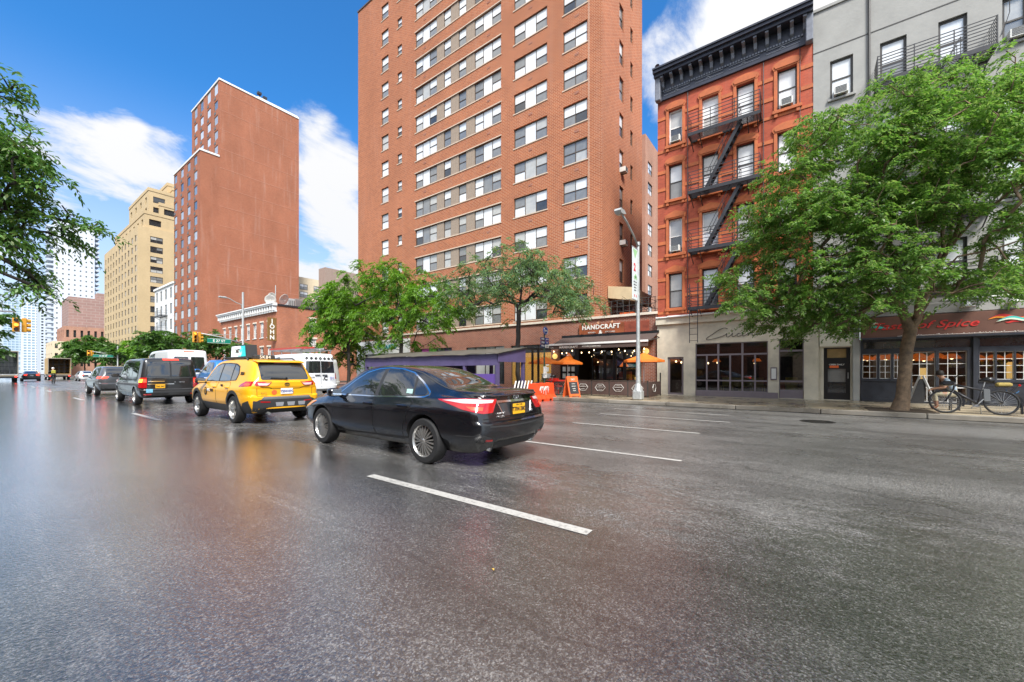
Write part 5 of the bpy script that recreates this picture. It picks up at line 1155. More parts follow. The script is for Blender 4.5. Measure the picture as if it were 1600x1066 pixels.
        o.modifiers.clear(); o.data = nm; bpy.data.objects.remove(co); bpy.data.meshes.remove(cm); root.location, root.rotation_euler = keep
        nm.polygons.foreach_set('use_smooth', [True] * len(nm.polygons)); nm.set_sharp_from_angle(angle=R(38))
    def hit(s, o, d):
        h = s.bvh.ray_cast(Vector(o), Vector(d))
        return h if h[0] is not None else None
    def patch(s, name, poly, mat, view='L', off=.003, step=.06, parent=None, round_=0., thick=0., holes=None, inset=None):
        """conforming panel: outline in (y,z) for sides L/R, (x,z) for rear B / front F, (x,y) for top T; or view=(origin dir) basis"""
        pts = [Vector((p[0], p[1])) for p in poly]
        if round_:
            out = []; n = len(pts)
            for i in range(n):
                a, b, c = pts[i - 1], pts[i], pts[(i + 1) % n]; l1 = min(round_, (a - b).length * .45); l2 = min(round_, (c - b).length * .45)
                p, r = b + (a - b).normalized() * l1, b + (c - b).normalized() * l2
                for k in range(5): t = k / 4; out.append((1 - t)**2 * p + 2 * t * (1 - t) * b + t * t * r)
            pts = out
        bd = []
        for i in range(len(pts)):
            a, b = pts[i], pts[(i + 1) % len(pts)]; k = max(1, int((b - a).length / step + .5))
            for j in range(k): bd.append(a.lerp(b, j / k))
        P = list(bd); x0, x1 = min(p.x for p in bd), max(p.x for p in bd); z0, z1 = min(p.y for p in bd), max(p.y for p in bd)
        nx, nz = int((x1 - x0) / step) + 1, int((z1 - z0) / step) + 1
        def inside(p):
            c = False; j = len(bd) - 1
            for i in range(len(bd)):
                a, b = bd[i], bd[j]
                if (a.y > p.y) != (b.y > p.y) and p.x < (b.x - a.x) * (p.y - a.y) / (b.y - a.y) + a.x: c = not c
                j = i
            return c
        for i in range(nx):
            for j in range(nz):
                p = Vector((x0 + (i + .5) * (x1 - x0) / nx, z0 + (j + .5) * (z1 - z0) / nz))
                if inside(p) and min((p - b).length_squared for b in bd) > (step * .45)**2: P.append(p)
        n = len(bd); r = geometry.delaunay_2d_cdt(P, [(i, (i + 1) % n) for i in range(n)], [list(range(n))], 1, 1e-5)
        V2, F = r[0], r[2]; vs = []; ns = []; ok = []
        for p in V2:
            if view == 'L': o, d = (-4, p.x, p.y), (1, 0, 0)
            elif view == 'R': o, d = (4, p.x, p.y), (-1, 0, 0)
            elif view == 'B': o, d = (p.x, -6, p.y), (0, 1, 0)
            elif view == 'F': o, d = (p.x, 6, p.y), (0, -1, 0)
            elif view == 'T': o, d = (p.x, p.y, 5), (0, 0, -1)
            else:
                O, U, Vv, D = view; o, d = Vector(O) + Vector(U) * p.x + Vector(Vv) * p.y, Vector(D)
            h = s.hit(o, d); ok.append(h is not None)
            if h is None: vs.append(Vector(o) + Vector(d) * 4); ns.append(-Vector(d)); continue
            co, nr, fi, ds = h; ws = [(1 / (1e-4 + (s.vc[i] - co).length), i) for i in s.pv[fi]]; nn = Vector()
            for w, i in ws: nn += s.vn[i] * w
            nn.normalize(); nn = nn if nn.dot(Vector(d)) < 0 else -nn
            ns.append(nn); vs.append(co + nn * off)
        F = [f for f in F if all(ok[i] for i in f)]
        if not F: return None
        q = MB(); F2 = []
        for f in F:
            a, b, c = (vs[i] for i in f[:3]); nf = (b - a).cross(c - a); F2.append(tuple(f) if nf.dot(ns[f[0]]) > 0 else tuple(reversed(f)))
        q.add(vs, F2); N = list(ns)
        cnt = {}
        for f in F2:
            for i in range(len(f)): e = (f[i], f[(i + 1) % len(f)]); cnt[e] = 1
        bed = [e for e in cnt if (e[1], e[0]) not in cnt]; o2 = len(q.v); mp = {}
        for a, b in bed:
            for x in (a, b):
                if x not in mp: mp[x] = len(q.v); q.v.append(tuple(vs[x] - ns[x] * (off + .004))); N.append(ns[x])
            q.f.append((b, a, mp[a], mp[b])); q.m.append(0)
        me = q.mesh(name, mat, True)
        try: me.normals_split_custom_set_from_vertices([tuple(x) for x in N])
        except Exception: pass
        return put(name, me, parent or s.root)
    def strip(s, name, line, w, mat, view='L', off=.004, parent=None, closed=False, step=.05):
        pts = [Vector(p) for p in line]; res = []
        for i in range(len(pts) - (0 if closed else 1)):
            a, b = pts[i], pts[(i + 1) % len(pts)]; k = max(1, int((b - a).length / step))
            res += [a.lerp(b, j / k) for j in range(k)]
        if not closed: res.append(pts[-1])
        q = MB(); n = len(res); L_ = []; N = []
        for i, p in enumerate(res):
            a = res[(i - 1) % n] if closed or i else res[i]; b = res[(i + 1) % n] if closed or i < n - 1 else res[i]
            d = (b - a).normalized(); nr = Vector((-d.y, d.x)) * w / 2; row = []
            for e in (p + nr, p - nr):
                o, dd = {'L': ((-4, e.x, e.y), (1, 0, 0)), 'R': ((4, e.x, e.y), (-1, 0, 0)), 'B': ((e.x, -6, e.y), (0, 1, 0)), 'F': ((e.x, 6, e.y), (0, -1, 0)), 'T': ((e.x, e.y, 5), (0, 0, -1))}[view]
                h = s.hit(o, dd)
                if h is None: row = None; break
                nn = h[1] if h[1].dot(Vector(dd)) < 0 else -h[1]; row.append((h[0] + nn * off, nn))
            L_.append(row)
        for i in range(n if closed else n - 1):
            a, b = L_[i], L_[(i + 1) % n]
            if a is None or b is None: continue
            t = [a[0][0], b[0][0], b[1][0], a[1][0]]; u = [p[0] - p[1] * (off + .006) for p in (a[0], b[0], b[1], a[1])]
            q.add(t + u, [(0, 1, 2, 3), (0, 4, 5, 1), (3, 2, 6, 7)])
        if not q.f: return None
        me = q.mesh(name, mat, True); bm = bmesh.new(); bm.from_mesh(me); bmesh.ops.remove_doubles(bm, verts=bm.verts, dist=.0005); bm.to_mesh(me); bm.free(); me.set_sharp_from_angle(angle=R(50))
        return put(name, me, parent or s.root)
    def both(s, fn, name, poly, mat, **k):
        r = []
        for v in 'LR': r.append(getattr(s, fn)(name, poly, mat, view=v, **k) if fn == 'patch' else getattr(s, fn)(name, poly, k.pop('w') if False else k['w'], mat, view=v, **{a: b for a, b in k.items() if a != 'w'}))
        return r
WHM = {}
def wheel_mesh(r, w, style, nsp):
    k = (r, w, style, nsp)
    if k in WHM: return WHM[k]
    rr = r * (.70 if style != 'steel' else .62); t = MB(); h = w / 2
    t.lathe([(rr * .98, -h * .75), (rr * 1.0, -h), (rr * 1.06, -h * 1.02), (r * .93, -h * .98), (r * .985, -h * .8), (r, -h * .55), (r, h * .55), (r * .985, h * .8), (r * .93, h * .98), (rr * 1.06, h * 1.02), (rr, h), (rr * .98, h * .75)], 'x', n=44)
    tm = t.mesh('tyre', 'tyre', True, 40)
    q = MB(); o = -h                                  # outer face at -x
    q.lathe([(rr * .94, h * .7), (rr * .90, o * .55), (rr * .96, o * .82), (rr * 1.0, o * .98), (rr * 1.01, o * .8), (rr * .985, o * .5)], 'x', n=40)
    q.lathe([(.001, o * .1), (rr * .92, o * .1)], 'x', n=32, mi=1)
    q.lathe([(.001, o * .98), (rr * .1, o * .98), (rr * .16, o * .88), (rr * .2, o * .6), (rr * .2, 0)], 'x', n=20)
    def spoke(a, w0, w1, off=0.):
        u = Vector((0, math.cos(a), math.sin(a))); v = Vector((0, -math.sin(a), math.cos(a))); p0, p1 = u * rr * .14 + v * off * .4, u * rr * .94 + v * off
        vs = []
        for p, ww, xo, xi in ((p0, w0, o * .9, o * .3), (p0.lerp(p1, .55), (w0 + w1) / 2, o * .88, o * .3), (p1, w1, o * .72, o * .25)):
            vs += [p + v * (-ww) + Vector((xi, 0, 0)), p + v * (-ww * .75) + Vector((xo, 0, 0)), p + v * (ww * .75) + Vector((xo, 0, 0)), p + v * ww + Vector((xi, 0, 0))]
        q.add(vs, [(4 * i + j, 4 * i + j + 1, 4 * i + j + 5, 4 * i + j + 4) for i in (0, 1) for j in range(3)])
    for i in range(nsp):
        a = 2 * math.pi * i / nsp + .3
        if style == 'twin': spoke(a - .11, .010, .016, -.012); spoke(a + .11, .010, .016, .012)
        elif style == 'wide': spoke(a, .026, .034)
        else: spoke(a, .03, .05)
    rm = q.mesh('rim', ['rim' if style != 'dark' else 'rim_dark', 'rim_dark'], True, 35)
    WHM[k] = (tm, rm); return WHM[k]
def wheels(root, lst, w, style='twin', nsp=10):
    for (x, y, r) in lst:
        tm, rm = wheel_mesh(r, w, style, nsp); wl_ = put('wheel', tm, root, (x - (w / 2 if x > 0 else -w / 2), y, r), (0, 0, math.pi if x > 0 else 0)); put('rim', rm, wl_)
def plate(car_root, x, y, z, s, bg, ink, rx=0., w=.305, h=.152, sub=None):
    q = MB(); q.bbox(-w / 2, -.006, -h / 2, w / 2, .006, h / 2, .004); p = q.build('number_plate', bg, car_root, (x, y, z), (rx, 0, 0))
    text(s, .085, ink, p, (0, -.008, -.005), font_w=.003, sx=.9, ext=.001)
    if sub: text(sub, .03, ink, p, (0, -.008, .06), ext=.001)
    return p
def mirror(root, x, y, z, mat, s=1.):
    sg = -1 if x < 0 else 1; q = MB(); q.bbox(-.11 * s, -.05, -.075 * s, .11 * s, .11, .075 * s, .035); m = q.build('wing_mirror', mat, root, (x + sg * .1, y, z), (0, 0, -sg * .12), angle=50)
    q = MB(); q.bbox(-.09 * s, -.056, -.055 * s, .09 * s, -.051, .055 * s, .004); q.build('mirror_glass', 'chrome', m); q = MB(); q.bar((-sg * .08, .04, -.04), (-sg * .2, .07, -.08), .04, .05); q.build('stalk', 'plastic', m)
def handle(root, x, y, z, mat='plastic', L_=.2):
    sg = -1 if x < 0 else 1; q = MB(); q.bbox(-.018, -L_ / 2, -.018, .018, L_ / 2, .018, .008); q.build('door_handle', mat, root, (x + sg * .022, y, z), angle=40)
def sidex(car, y, z, sg=-1):
    h = car.hit((sg * 4, y, z), (-sg, 0, 0)); return h[0].x if h else sg * .9
# ================================================================== black sedan
sed = thing('black_sedan', 'wet glossy black saloon car with red tail lights and yellow plate', 'car', (4.80, 5.88, 0))
RA, FA, WR = -1.38, 1.47, .335
wl4 = [(-.905, RA, WR), (-.905, FA, WR), (.905, RA, WR), (.905, FA, WR)]
keysS = [(-2.42, .42, .50, .62, .66, .92, .60, 1.035, .52), (-2.38, .30, .62, .62, .79, .93, .70, 1.06, .60), (-2.25, .22, .72, .62, .86, .95, .765, 1.095, .66), (-1.95, .2, .76, .63, .895, .965, .80, 1.105, .66), (-1.72, .2, .76, .64, .905, .97, .82, 1.12, .62),
         (-1.3, .2, .77, .64, .912, .965, .835, 1.275, .565), (-.85, .2, .78, .64, .912, .955, .84, 1.405, .565), (-.4, .2, .78, .64, .912, .945, .84, 1.458, .58), (.1, .2, .78, .63, .912, .935, .84, 1.47, .59), (.5, .2, .78, .62, .912, .925, .84, 1.425, .60), (.95, .2, .77, .62, .912, .915, .83, 1.225, .66), (1.32, .2, .77, .62, .91, .91, .82, 1.035, .71), (1.5, .2, .77, .62, .905, .885, .805, .985, .70), (1.9, .2, .74, .6, .885, .84, .77, .925, .64), (2.2, .2, .66, .56, .82, .76, .69, .83, .56), (2.36, .22, .55, .54, .7, .68, .6, .74, .47), (2.43, .3, .42, .5, .52, .6, .45, .66, .36)]
def rearS(z, x):                       # bumper pushes out, tail recesses, boot lip pushes out
    return .10 * max(0, (z - .62) / .5) * (1 if z < 1.0 else .35) - (.035 if .38 < z < .66 else 0) + max(0, .36 - z) * .35
cs_ = Car(sed, keysS, 'paint_black', wl4, arch=.385, rear=rearS, nst=80, per=6)
wheels(sed, wl4, .215, 'twin', 10)
# side glazing with chrome surround
g_front = [(.98, .955), (.62, 1.19), (.36, 1.318), (.08, 1.378), (-.10, 1.392), (-.10, .962)]
g_rear = [(-.19, .965), (-.19, 1.392), (-.52, 1.372), (-.80, 1.312), (-.92, 1.27), (-1.04, .985)]
g_qtr = [(-.985, 1.245), (-1.075, 1.185), (-1.33, 1.045), (-1.345, 1.015), (-1.30, .998), (-1.085, .988)]
allw = [(1.03, .94), (.64, 1.20), (.37, 1.335), (.08, 1.397), (-.2, 1.413), (-.53, 1.393), (-.82, 1.332), (-1.09, 1.20), (-1.38, 1.04), (-1.40, 1.0), (-1.33, .972), (-1.0, .965), (-.2, .945)]
cs_.both('patch', 'window_frame', allw, 'plastic', off=.002, round_=.03)
for g, nm in ((g_front, 'front_side_window'), (g_rear, 'rear_side_window'), (g_qtr, 'quarter_window')): cs_.both('patch', nm, g, 'car_glass', off=.006, round_=.035)
cs_.both('strip', 'chrome_trim', allw, 'chrome', w=.020, off=.007, closed=True)
cs_.both('strip', 'window_divider', [(-.93, 1.27), (-1.06, .98)], 'plastic', w=.022, off=.009)
# doors
d1 = [(1.12, .42), (1.10, .90), (1.02, .935), (.2, .938), (-.13, .94), (-.15, .75), (-.15, .31), (.98, .31)]
d2 = [(-.175, .94), (-.7, .955), (-1.02, .955), (-1.13, .90), (-1.02, .72), (-.93, .52), (-.86, .31), (-.175, .31)]
for d, nm in ((d1, 'front_door'), (d2, 'rear_door')):
    c = Vector((sum(p[0] for p in d) / len(d), sum(p[1] for p in d) / len(d)))
    cs_.both('strip', 'door_seam', d, 'seam', w=.012, off=.0015, closed=True)
    cs_.both('patch', nm, [tuple(Vector(p) + (c - Vector(p)).normalized() * .009) for p in d], 'paint_black', off=.0035, round_=.03, step=.07)
for sg in (-1, 1):
    for y in (-.02, -.93): handle(sed, sidex(cs_, y, .83, sg), y, .83, 'paint_black', .23)
    mirror(sed, sg * .88, .86, .985, 'paint_black')
cs_.both('strip', 'sill_crease', [(-.98, .345), (1.05, .30)], 'plastic', w=.03, off=.006)
cs_.patch('rear_window', [(-.60, -1.74), (.60, -1.74), (.50, -.92), (.40, -.80), (-.40, -.80), (-.50, -.92)], 'car_glass', 'T', .004, round_=.08)
cs_.patch('windscreen', [(-.70, 1.27), (.70, 1.27), (.55, .56), (-.55, .56)], 'car_glass', 'T', .004, round_=.05)
for sg in (-1, 1):                        # roof gutters
    cs_.strip('roof_trim', [(sg * .63, -1.78), (sg * .545, -1.0), (sg * .54, -.4), (sg * .55, .3), (sg * .60, .7)], .018, 'plastic', 'T', .004)
cs_.strip('boot_seam', [(-.74, -2.26), (-.66, -1.80), (.66, -1.80), (.74, -2.26)], .010, 'seam', 'T', .002)
# tail: lamps, garnish, emblem, plate
for sg in (-1, 1):
    V = (lambda p: (sg * p[0], p[1]))
    rot = (Vector((0, 0, 0)), None)
    D = Vector((-sg * .62, .78, 0)).normalized(); U = Vector((-D.y * 1, D.x * 1, 0)) * 1; U = Vector((D.y, -D.x, 0))
    O = Vector((sg * .80, -2.2, 0)) - D * 2
    def pv(px_, z): return ((Vector(px_) - Vector((sg * .80, -2.2))).dot(Vector((U.x, U.y))), z)
    a_in = pv((sg * .44, -2.40), 0)[0]; a_out = pv((sg * .90, -1.70), 0)[0]; a_mid = pv((sg * .60, -2.33), 0)[0]
    view = (O, U, (0, 0, 1), D)
    cs_.patch('tail_light', [(a_in, .965), (a_out * .55 + a_in * .45, .975), (a_out, .955), (a_out * .62 + a_in * .38, .83), (a_in + (a_out - a_in) * .28, .775), (a_in + (a_out - a_in) * .1, .78)], 'tail_red', view, .010, .05, round_=.02)
    cs_.patch('tail_light_lens', [(a_in + (a_out - a_in) * .06, .955), (a_out * .55 + a_in * .45, .965), (a_out * .92 + a_in * .08, .945), (a_out * .6 + a_in * .4, .91), (a_in + (a_out - a_in) * .1, .915)], 'tail_clear', view, .013, .05, round_=.01)
    cs_.patch('brake_light', [(a_in + (a_out - a_in) * .28, .86), (a_in + (a_out - a_in) * .56, .87), (a_in + (a_out - a_in) * .48, .825), (a_in + (a_out - a_in) * .3, .815)], 'tail_on', view, .014, .04)
    cs_.patch('bumper_vent', [(sg * .60, .44), (sg * .76, .50), (sg * .80, .40), (sg * .70, .37)], 'plastic', 'B', .004)
    cs_.patch('reflector', [(sg * .58, .415), (sg * .70, .43), (sg * .70, .40), (sg * .58, .395)], 'tail_red', 'B', .007)
cs_.patch('bumper_insert', [(-.52, .37), (.52, .37), (.44, .26), (-.44, .26)], 'plastic', 'B', .006, round_=.02)
cs_.strip('bumper_seam', [(-.72, .70), (-.38, .695), (.38, .695), (.72, .70)], .012, 'seam', 'B', .003)
cs_.strip('bumper_crease', [(-.66, .60), (-.3, .585), (.3, .585), (.66, .60)], .02, 'plastic', 'B', .003)
cs_.patch('boot_recess', [(-.40, .90), (.40, .90), (.33, .725), (-.33, .725)], 'paint_dark', 'B', .003, round_=.03)
cs_.strip('garnish', [(-.44, .925), (.44, .925)], .03, 'chrome', 'B', .014)
for sg in (-1, 1): cs_.strip('garnish_side', [(sg * .43, .92), (sg * .35, .75)], .014, 'chrome', 'B', .012)
hb_ = cs_.hit((0, -6, .81), (0, 1, 0))[0]
q = MB(); q.bbox(-.19, -.012, -.115, .19, .0, .10, .008); q.build('plate_holder', 'black_paint', sed, (0, hb_.y - .012, .815))
plate(sed, 0, hb_.y - .034, .808, 'T704138C', 'plate_yellow', 'plate_ink', sub='NEW YORK')
hb_ = cs_.hit((0, -6, .985), (0, 1, 0))[0]
q = MB()
def ring(rx, rz, th, cx=0, cz=0, n=26):
    q.tube([(cx + rx * math.cos(2 * math.pi * i / n), 0, cz + rz * math.sin(2 * math.pi * i / n)) for i in range(n + 1)], th, 6, cap=False)
ring(.06, .042, .006); ring(.022, .04, .0045); ring(.042, .016, .0045, 0, .018); q.build('emblem', 'chrome', sed, (0, hb_.y - .012, .985), smooth=True)
hb_ = cs_.hit((-.42, -6, .735), (0, 1, 0))[0]
text('CAMRY', .045, 'chrome', sed, (-.40, hb_.y - .02, .765), rot=(R(90), 0, R(-8))); text('HYBRID', .036, 'chrome', sed, (-.40, hb_.y - .02, .72), rot=(R(90), 0, R(-8)))
text('SE', .04, 'chrome', sed, (.38, hb_.y - .02, .76), rot=(R(90), 0, R(8)))
q = MB(); q.bbox(-.62, -.06, -.012, .62, .10, .016, .012); hb_ = cs_.hit((0, -2.33, 5), (0, 0, -1))[0]; q.build('boot_lip', 'paint_black', sed, (0, -2.28, hb_.z - .018), angle=50)
q = MB()
for sg in (-1, 1): q.tube([(sg * .52, -2.34, .27), (sg * .52, -2.1, .28)], .035, 12)
q.build('exhaust', 'steel', sed, smooth=True)
for sg in (-1, 1):                        # head lamps with amber corner
    D = Vector((-sg * .75, -.66, 0)).normalized(); U = Vector((D.y, -D.x, 0)); O = Vector((sg * .8, 2.0, 0)) - D * 2; view = (O, U, (0, 0, 1), D)
    def uu(x, y): return (Vector((sg * x, y)) - Vector((sg * .8, 2.0))).dot(Vector((U.x, U.y)))
    a, b = uu(.88, 1.78), uu(.62, 2.34)
    cs_.patch('headlight', [(a, .80), (a * .5 + b * .5, .77), (b, .69), (b, .61), (a * .5 + b * .5, .63), (a * .85 + b * .15, .70)], 'headlight', view, .008, .05, round_=.02)
    cs_.patch('indicator', [(a, .795), (a * .75 + b * .25, .775), (a * .55 + b * .45, .66), (a * .85 + b * .15, .70)], 'amber_lens', view, .011, .05, round_=.01)
cs_.patch('grille', [(-.5, .56), (.5, .56), (.4, .3), (-.4, .3)], 'plastic', 'F', .005, round_=.03)
q = MB(); q.box(-.001, -.07, -.05, .001, .07, .05); q.build('window_sticker', M('sticker_mint', (.45, .72, .66), .6), sed, (sidex(cs_, -.93, 1.03) - .009, -.96, 1.035), (0, R(13), 0)); 
# ================================================================== yellow taxi
tx = thing('yellow_taxi', 'yellow SUV taxi with roof advert box and grey bumper', 'taxi', (4.93, 13.42, 0))
RA, FA, WR = -1.36, 1.42, .36
wl4 = [(-.92, RA, WR), (-.92, FA, WR), (.92, RA, WR), (.92, FA, WR)]
keysT = [(-2.30, .40, .62, .72, .72, 1.00, .66, 1.10, .58), (-2.27, .34, .72, .74, .82, 1.02, .75, 1.20, .62), (-2.2, .30, .78, .75, .875, 1.05, .80, 1.33, .62), (-2.05, .27, .80, .75, .905, 1.07, .83, 1.52, .62), (-1.88, .26, .80, .75, .918, 1.075, .84, 1.64, .625), (-1.6, .26, .80, .75, .925, 1.07, .845, 1.675, .635), (-.8, .26, .80, .74, .925, 1.05, .85, 1.705, .645), (0, .26, .80, .73, .925, 1.03, .85, 1.70, .65), (.45, .26, .80, .72, .925, 1.02, .85, 1.655, .65), (.85, .26, .80, .72, .925, 1.01, .845, 1.45, .69), (1.22, .26, .8, .72, .925, 1.0, .83, 1.165, .74), (1.4, .26, .8, .72, .92, .985, .82, 1.12, .74), (1.85, .26, .78, .70, .9, .95, .79, 1.07, .69), (2.1, .26, .72, .66, .86, .88, .74, .99, .62), (2.24, .3, .62, .62, .78, .80, .66, .89, .54), (2.30, .36, .5, .58, .6, .7, .52, .78, .4)]
ct = Car(tx, keysT, 'paint_taxi', wl4, arch=.415, rear=lambda z, x: (-.05 if .38 < z < .72 else 0) + (.02 if .74 < z < .95 else 0), nst=70)
wheels(tx, wl4, .225, 'wide', 5)
w_all = [(.98, 1.075), (.66, 1.36), (.42, 1.53), (.1, 1.595), (-.5, 1.60), (-1.0, 1.575), (-1.28, 1.50), (-1.42, 1.30), (-1.36, 1.12), (-.5, 1.085)]
ct.both('patch', 'window_frame', w_all, 'plastic', off=.003, round_=.04)
for nm, g in (('front_side_window', [(.90, 1.10), (.62, 1.35), (.40, 1.50), (.08, 1.562), (-.12, 1.568), (-.12, 1.095)]), ('rear_side_window', [(-.2, 1.1), (-.2, 1.57), (-.5, 1.57), (-.92, 1.55), (-.97, 1.11)]), ('quarter_window', [(-1.02, 1.115), (-1.0, 1.54), (-1.24, 1.47), (-1.37, 1.30), (-1.32, 1.14)])): ct.both('patch', nm, g, 'car_glass', off=.007, round_=.035)
dd1 = [(1.08, .50), (1.06, 1.03), (-.14, 1.06), (-.16, .46), (1.0, .46)]; dd2 = [(-.18, 1.06), (-1.0, 1.075), (-1.12, .98), (-1.0, .74), (-.9, .55), (-.86, .46), (-.18, .46)]
for d, nm in ((dd1, 'front_door'), (dd2, 'rear_door')):
    c = Vector((sum(p[0] for p in d) / len(d), sum(p[1] for p in d) / len(d))); ct.both('strip', 'door_seam', d, 'seam', w=.012, off=.0015, closed=True); ct.both('patch', nm, [tuple(Vector(p) + (c - Vector(p)).normalized() * .009) for p in d], 'paint_taxi', off=.0035, round_=.03, step=.08)
ct.both('patch', 'sill_cladding', [(1.02, .50), (-.93, .47), (-.96, .27), (1.05, .27)], 'plastic_grey', off=.008, round_=.02)
for wy in (RA, FA):
    arc = [(wy + .455 * math.cos(a), WR + .01 + .455 * math.sin(a)) for a in [R(-14) + R(208) * i / 20 for i in range(21)]]; ct.both('strip', 'arch_cladding', arc, 'plastic', w=.085, off=.012)
ct.patch('bumper', [(-.80, .62), (-.72, .60), (-.66, .64), (.66, .64), (.72, .60), (.80, .62), (.78, .262), (-.78, .262)], 'plastic', 'B', .012, round_=.03)
ct.both('patch', 'bumper_corner', [(-2.24, .62), (-2.0, .56), (-1.82, .42), (-1.80, .28), (-2.26, .28)], 'plastic', off=.012, round_=.02)
ct.patch('bumper_trim', [(-.58, .70), (.58, .70), (.62, .64), (-.62, .64)], 'plastic_grey', 'B', .014, round_=.01)
for x in (-.30, -.02, .26): ct.patch('bumper_sticker', [(x, .56), (x + .2, .56), (x + .18, .46), (x + .02, .46)], 'plastic_sticker', 'B', .016)
for sg in (-1, 1):
    ct.patch('reflector', [(sg * .42, .585), (sg * .64, .60), (sg * .64, .57), (sg * .42, .56)], 'tail_red', 'B', .017)
    ct.patch('tail_light', [(sg * .36, 1.085), (sg * .72, 1.10), (sg * .74, 1.0), (sg * .62, .98), (sg * .45, .98)], 'tail_red', 'B', .010, .04, round_=.015); ct.patch('tail_light_lens', [(sg * .40, 1.05), (sg * .68, 1.06), (sg * .66, 1.0), (sg * .47, .995)], 'tail_clear', 'B', .013, .04, round_=.01)
    v_ = 'L' if sg < 0 else 'R'; ct.patch('tail_light_side', [(-2.24, 1.10), (-1.98, 1.10), (-1.78, 1.03), (-1.72, .965), (-2.0, .975), (-2.24, .985)], 'tail_red', v_, .010, .04, round_=.015); ct.patch('brake_light', [(-2.2, 1.04), (-2.06, 1.06), (-1.98, 1.02), (-2.05, .995), (-2.2, .995)], 'tail_on', v_, .013, .04)
    for y in (-.02, -.98): handle(tx, sidex(ct, y, .93, sg), y, .93, 'paint_taxi', .2)
    mirror(tx, sg * .90, .80, 1.10, 'plastic', 1.05)
    q = MB(); q.tube([(sg * .60, .35, 1.69), (sg * .60, .25, 1.745), (sg * .60, -1.35, 1.73), (sg * .60, -1.5, 1.67)], .02, 8); q.build('roof_rail', 'plastic', tx, smooth=True)
ct.patch('rear_window', [(-.60, 1.14), (.60, 1.14), (.57, 1.54), (.50, 1.585), (-.50, 1.585), (-.57, 1.54)], 'car_glass', 'B', .006, round_=.06); ct.patch('windscreen', [(-.70, 1.2), (.70, 1.2), (.6, .5), (-.6, .5)], 'car_glass', 'T', .004, round_=.05)
q = MB(); q.bbox(-.6, -.16, -.02, .6, .14, .02, .015); q.build('spoiler', 'paint_taxi', tx, (0, -1.90, ct.hit((0, -1.86, 5), (0, 0, -1))[0].z - .012), (R(9), 0, 0), angle=50)
q = MB(); q.bbox(-.2, -2.04, 1.575, .2, -2.015, 1.60, .006); q.build('high_brake_light', 'tail_red', tx)
h_ = ct.hit((0, -6, 1.17), (0, 1, 0))[0]; q = MB(); q.bar((.0, h_.y - .03, 1.17), (-.36, h_.y - .02, 1.19), .02, .03); q.lathe([(.03, -.03), (.03, .03)], 'y', (0, h_.y - .02, 1.17), 10); q.build('wiper', 'plastic', tx)
h_ = ct.hit((0, -6, .86), (0, 1, 0))[0]; ct.strip('gate_crease', [(-.62, .96), (-.42, .945), (-.34, .905), (.34, .905), (.42, .945), (.62, .96)], .012, 'seam', 'B', .003); ct.strip('gate_seam', [(-.70, 1.12), (-.69, .72), (.69, .72), (.70, 1.12)], .01, 'seam', 'B', .002)
plate(tx, 0, h_.y - .02, .84, 'Y204107C', 'plate_white', 'plate_blue')
h_ = ct.hit((0, -6, 1.02), (0, 1, 0))[0]; q = MB(); ring(.06, .04, .006); ring(.022, .038, .004); ring(.042, .014, .004, 0, .018); q.build('emblem', 'plastic', tx, (0, h_.y - .012, 1.02), smooth=True)
h_ = ct.hit((-.3, -6, .82), (0, 1, 0))[0]; q = MB(); q.lathe([(.001, -.006), (.062, -.006), (.066, 0)], 'y', (-.30, h_.y - .004, .815), 20); q.build('round_sticker', 'orange_board', tx)
text('RAV4', .055, 'chrome', tx, (-.56, h_.y - .02, .80), rot=(R(90), 0, R(-6)))
lx = sidex(ct, .55, .8) - .006; q = MB(); q.lathe([(.001, -.005), (.115, -.005), (.12, .004)], 'x', (lx, .62, .80), 28); q.build('taxi_badge', 'plate_ink', tx); text('T', .19, 'paint_taxi', tx, (lx - .008, .62, .80), rot=(R(90), 0, R(-90)), font_w=.01)
text('NYC', .10, 'plate_white', tx, (lx - .007, .36, .83), rot=(R(90), 0, R(-90)), font_w=.004); text('TAXI', .10, 'plate_ink', tx, (lx - .007, .12, .83), rot=(R(90), 0, R(-90)), font_w=.004); lx2 = sidex(ct, -.5, .93) - .006; text('5K84', .075, 'plate_ink', tx, (lx2, -.58, .98), rot=(R(90), 0, R(-90)), font_w=.003)
lx3 = sidex(ct, -1.5, 1.3) - .01; text('5K84', .11, 'plate_ink', tx, (lx3, -1.62, 1.30), rot=(R(80), R(0), R(-90)), font_w=.004)
q = MB(); q.prism([(-.62, 0), (.62, 0), (.55, .38), (-.55, .38)], -.14, .14, 'yz'); ab = q.build('roof_advert', 'plastic', tx, (-.12, .15, 1.76)); 
q = MB(); q.add([(-.146, -.55, .04), (-.146, .55, .04), (-.146, .5, .35), (-.146, -.5, .35)], [(0, 1, 2, 3)]); q.add([(.146, -.55, .04), (.146, .55, .04), (.146, .5, .35), (.146, -.5, .35)], [(3, 2, 1, 0)])
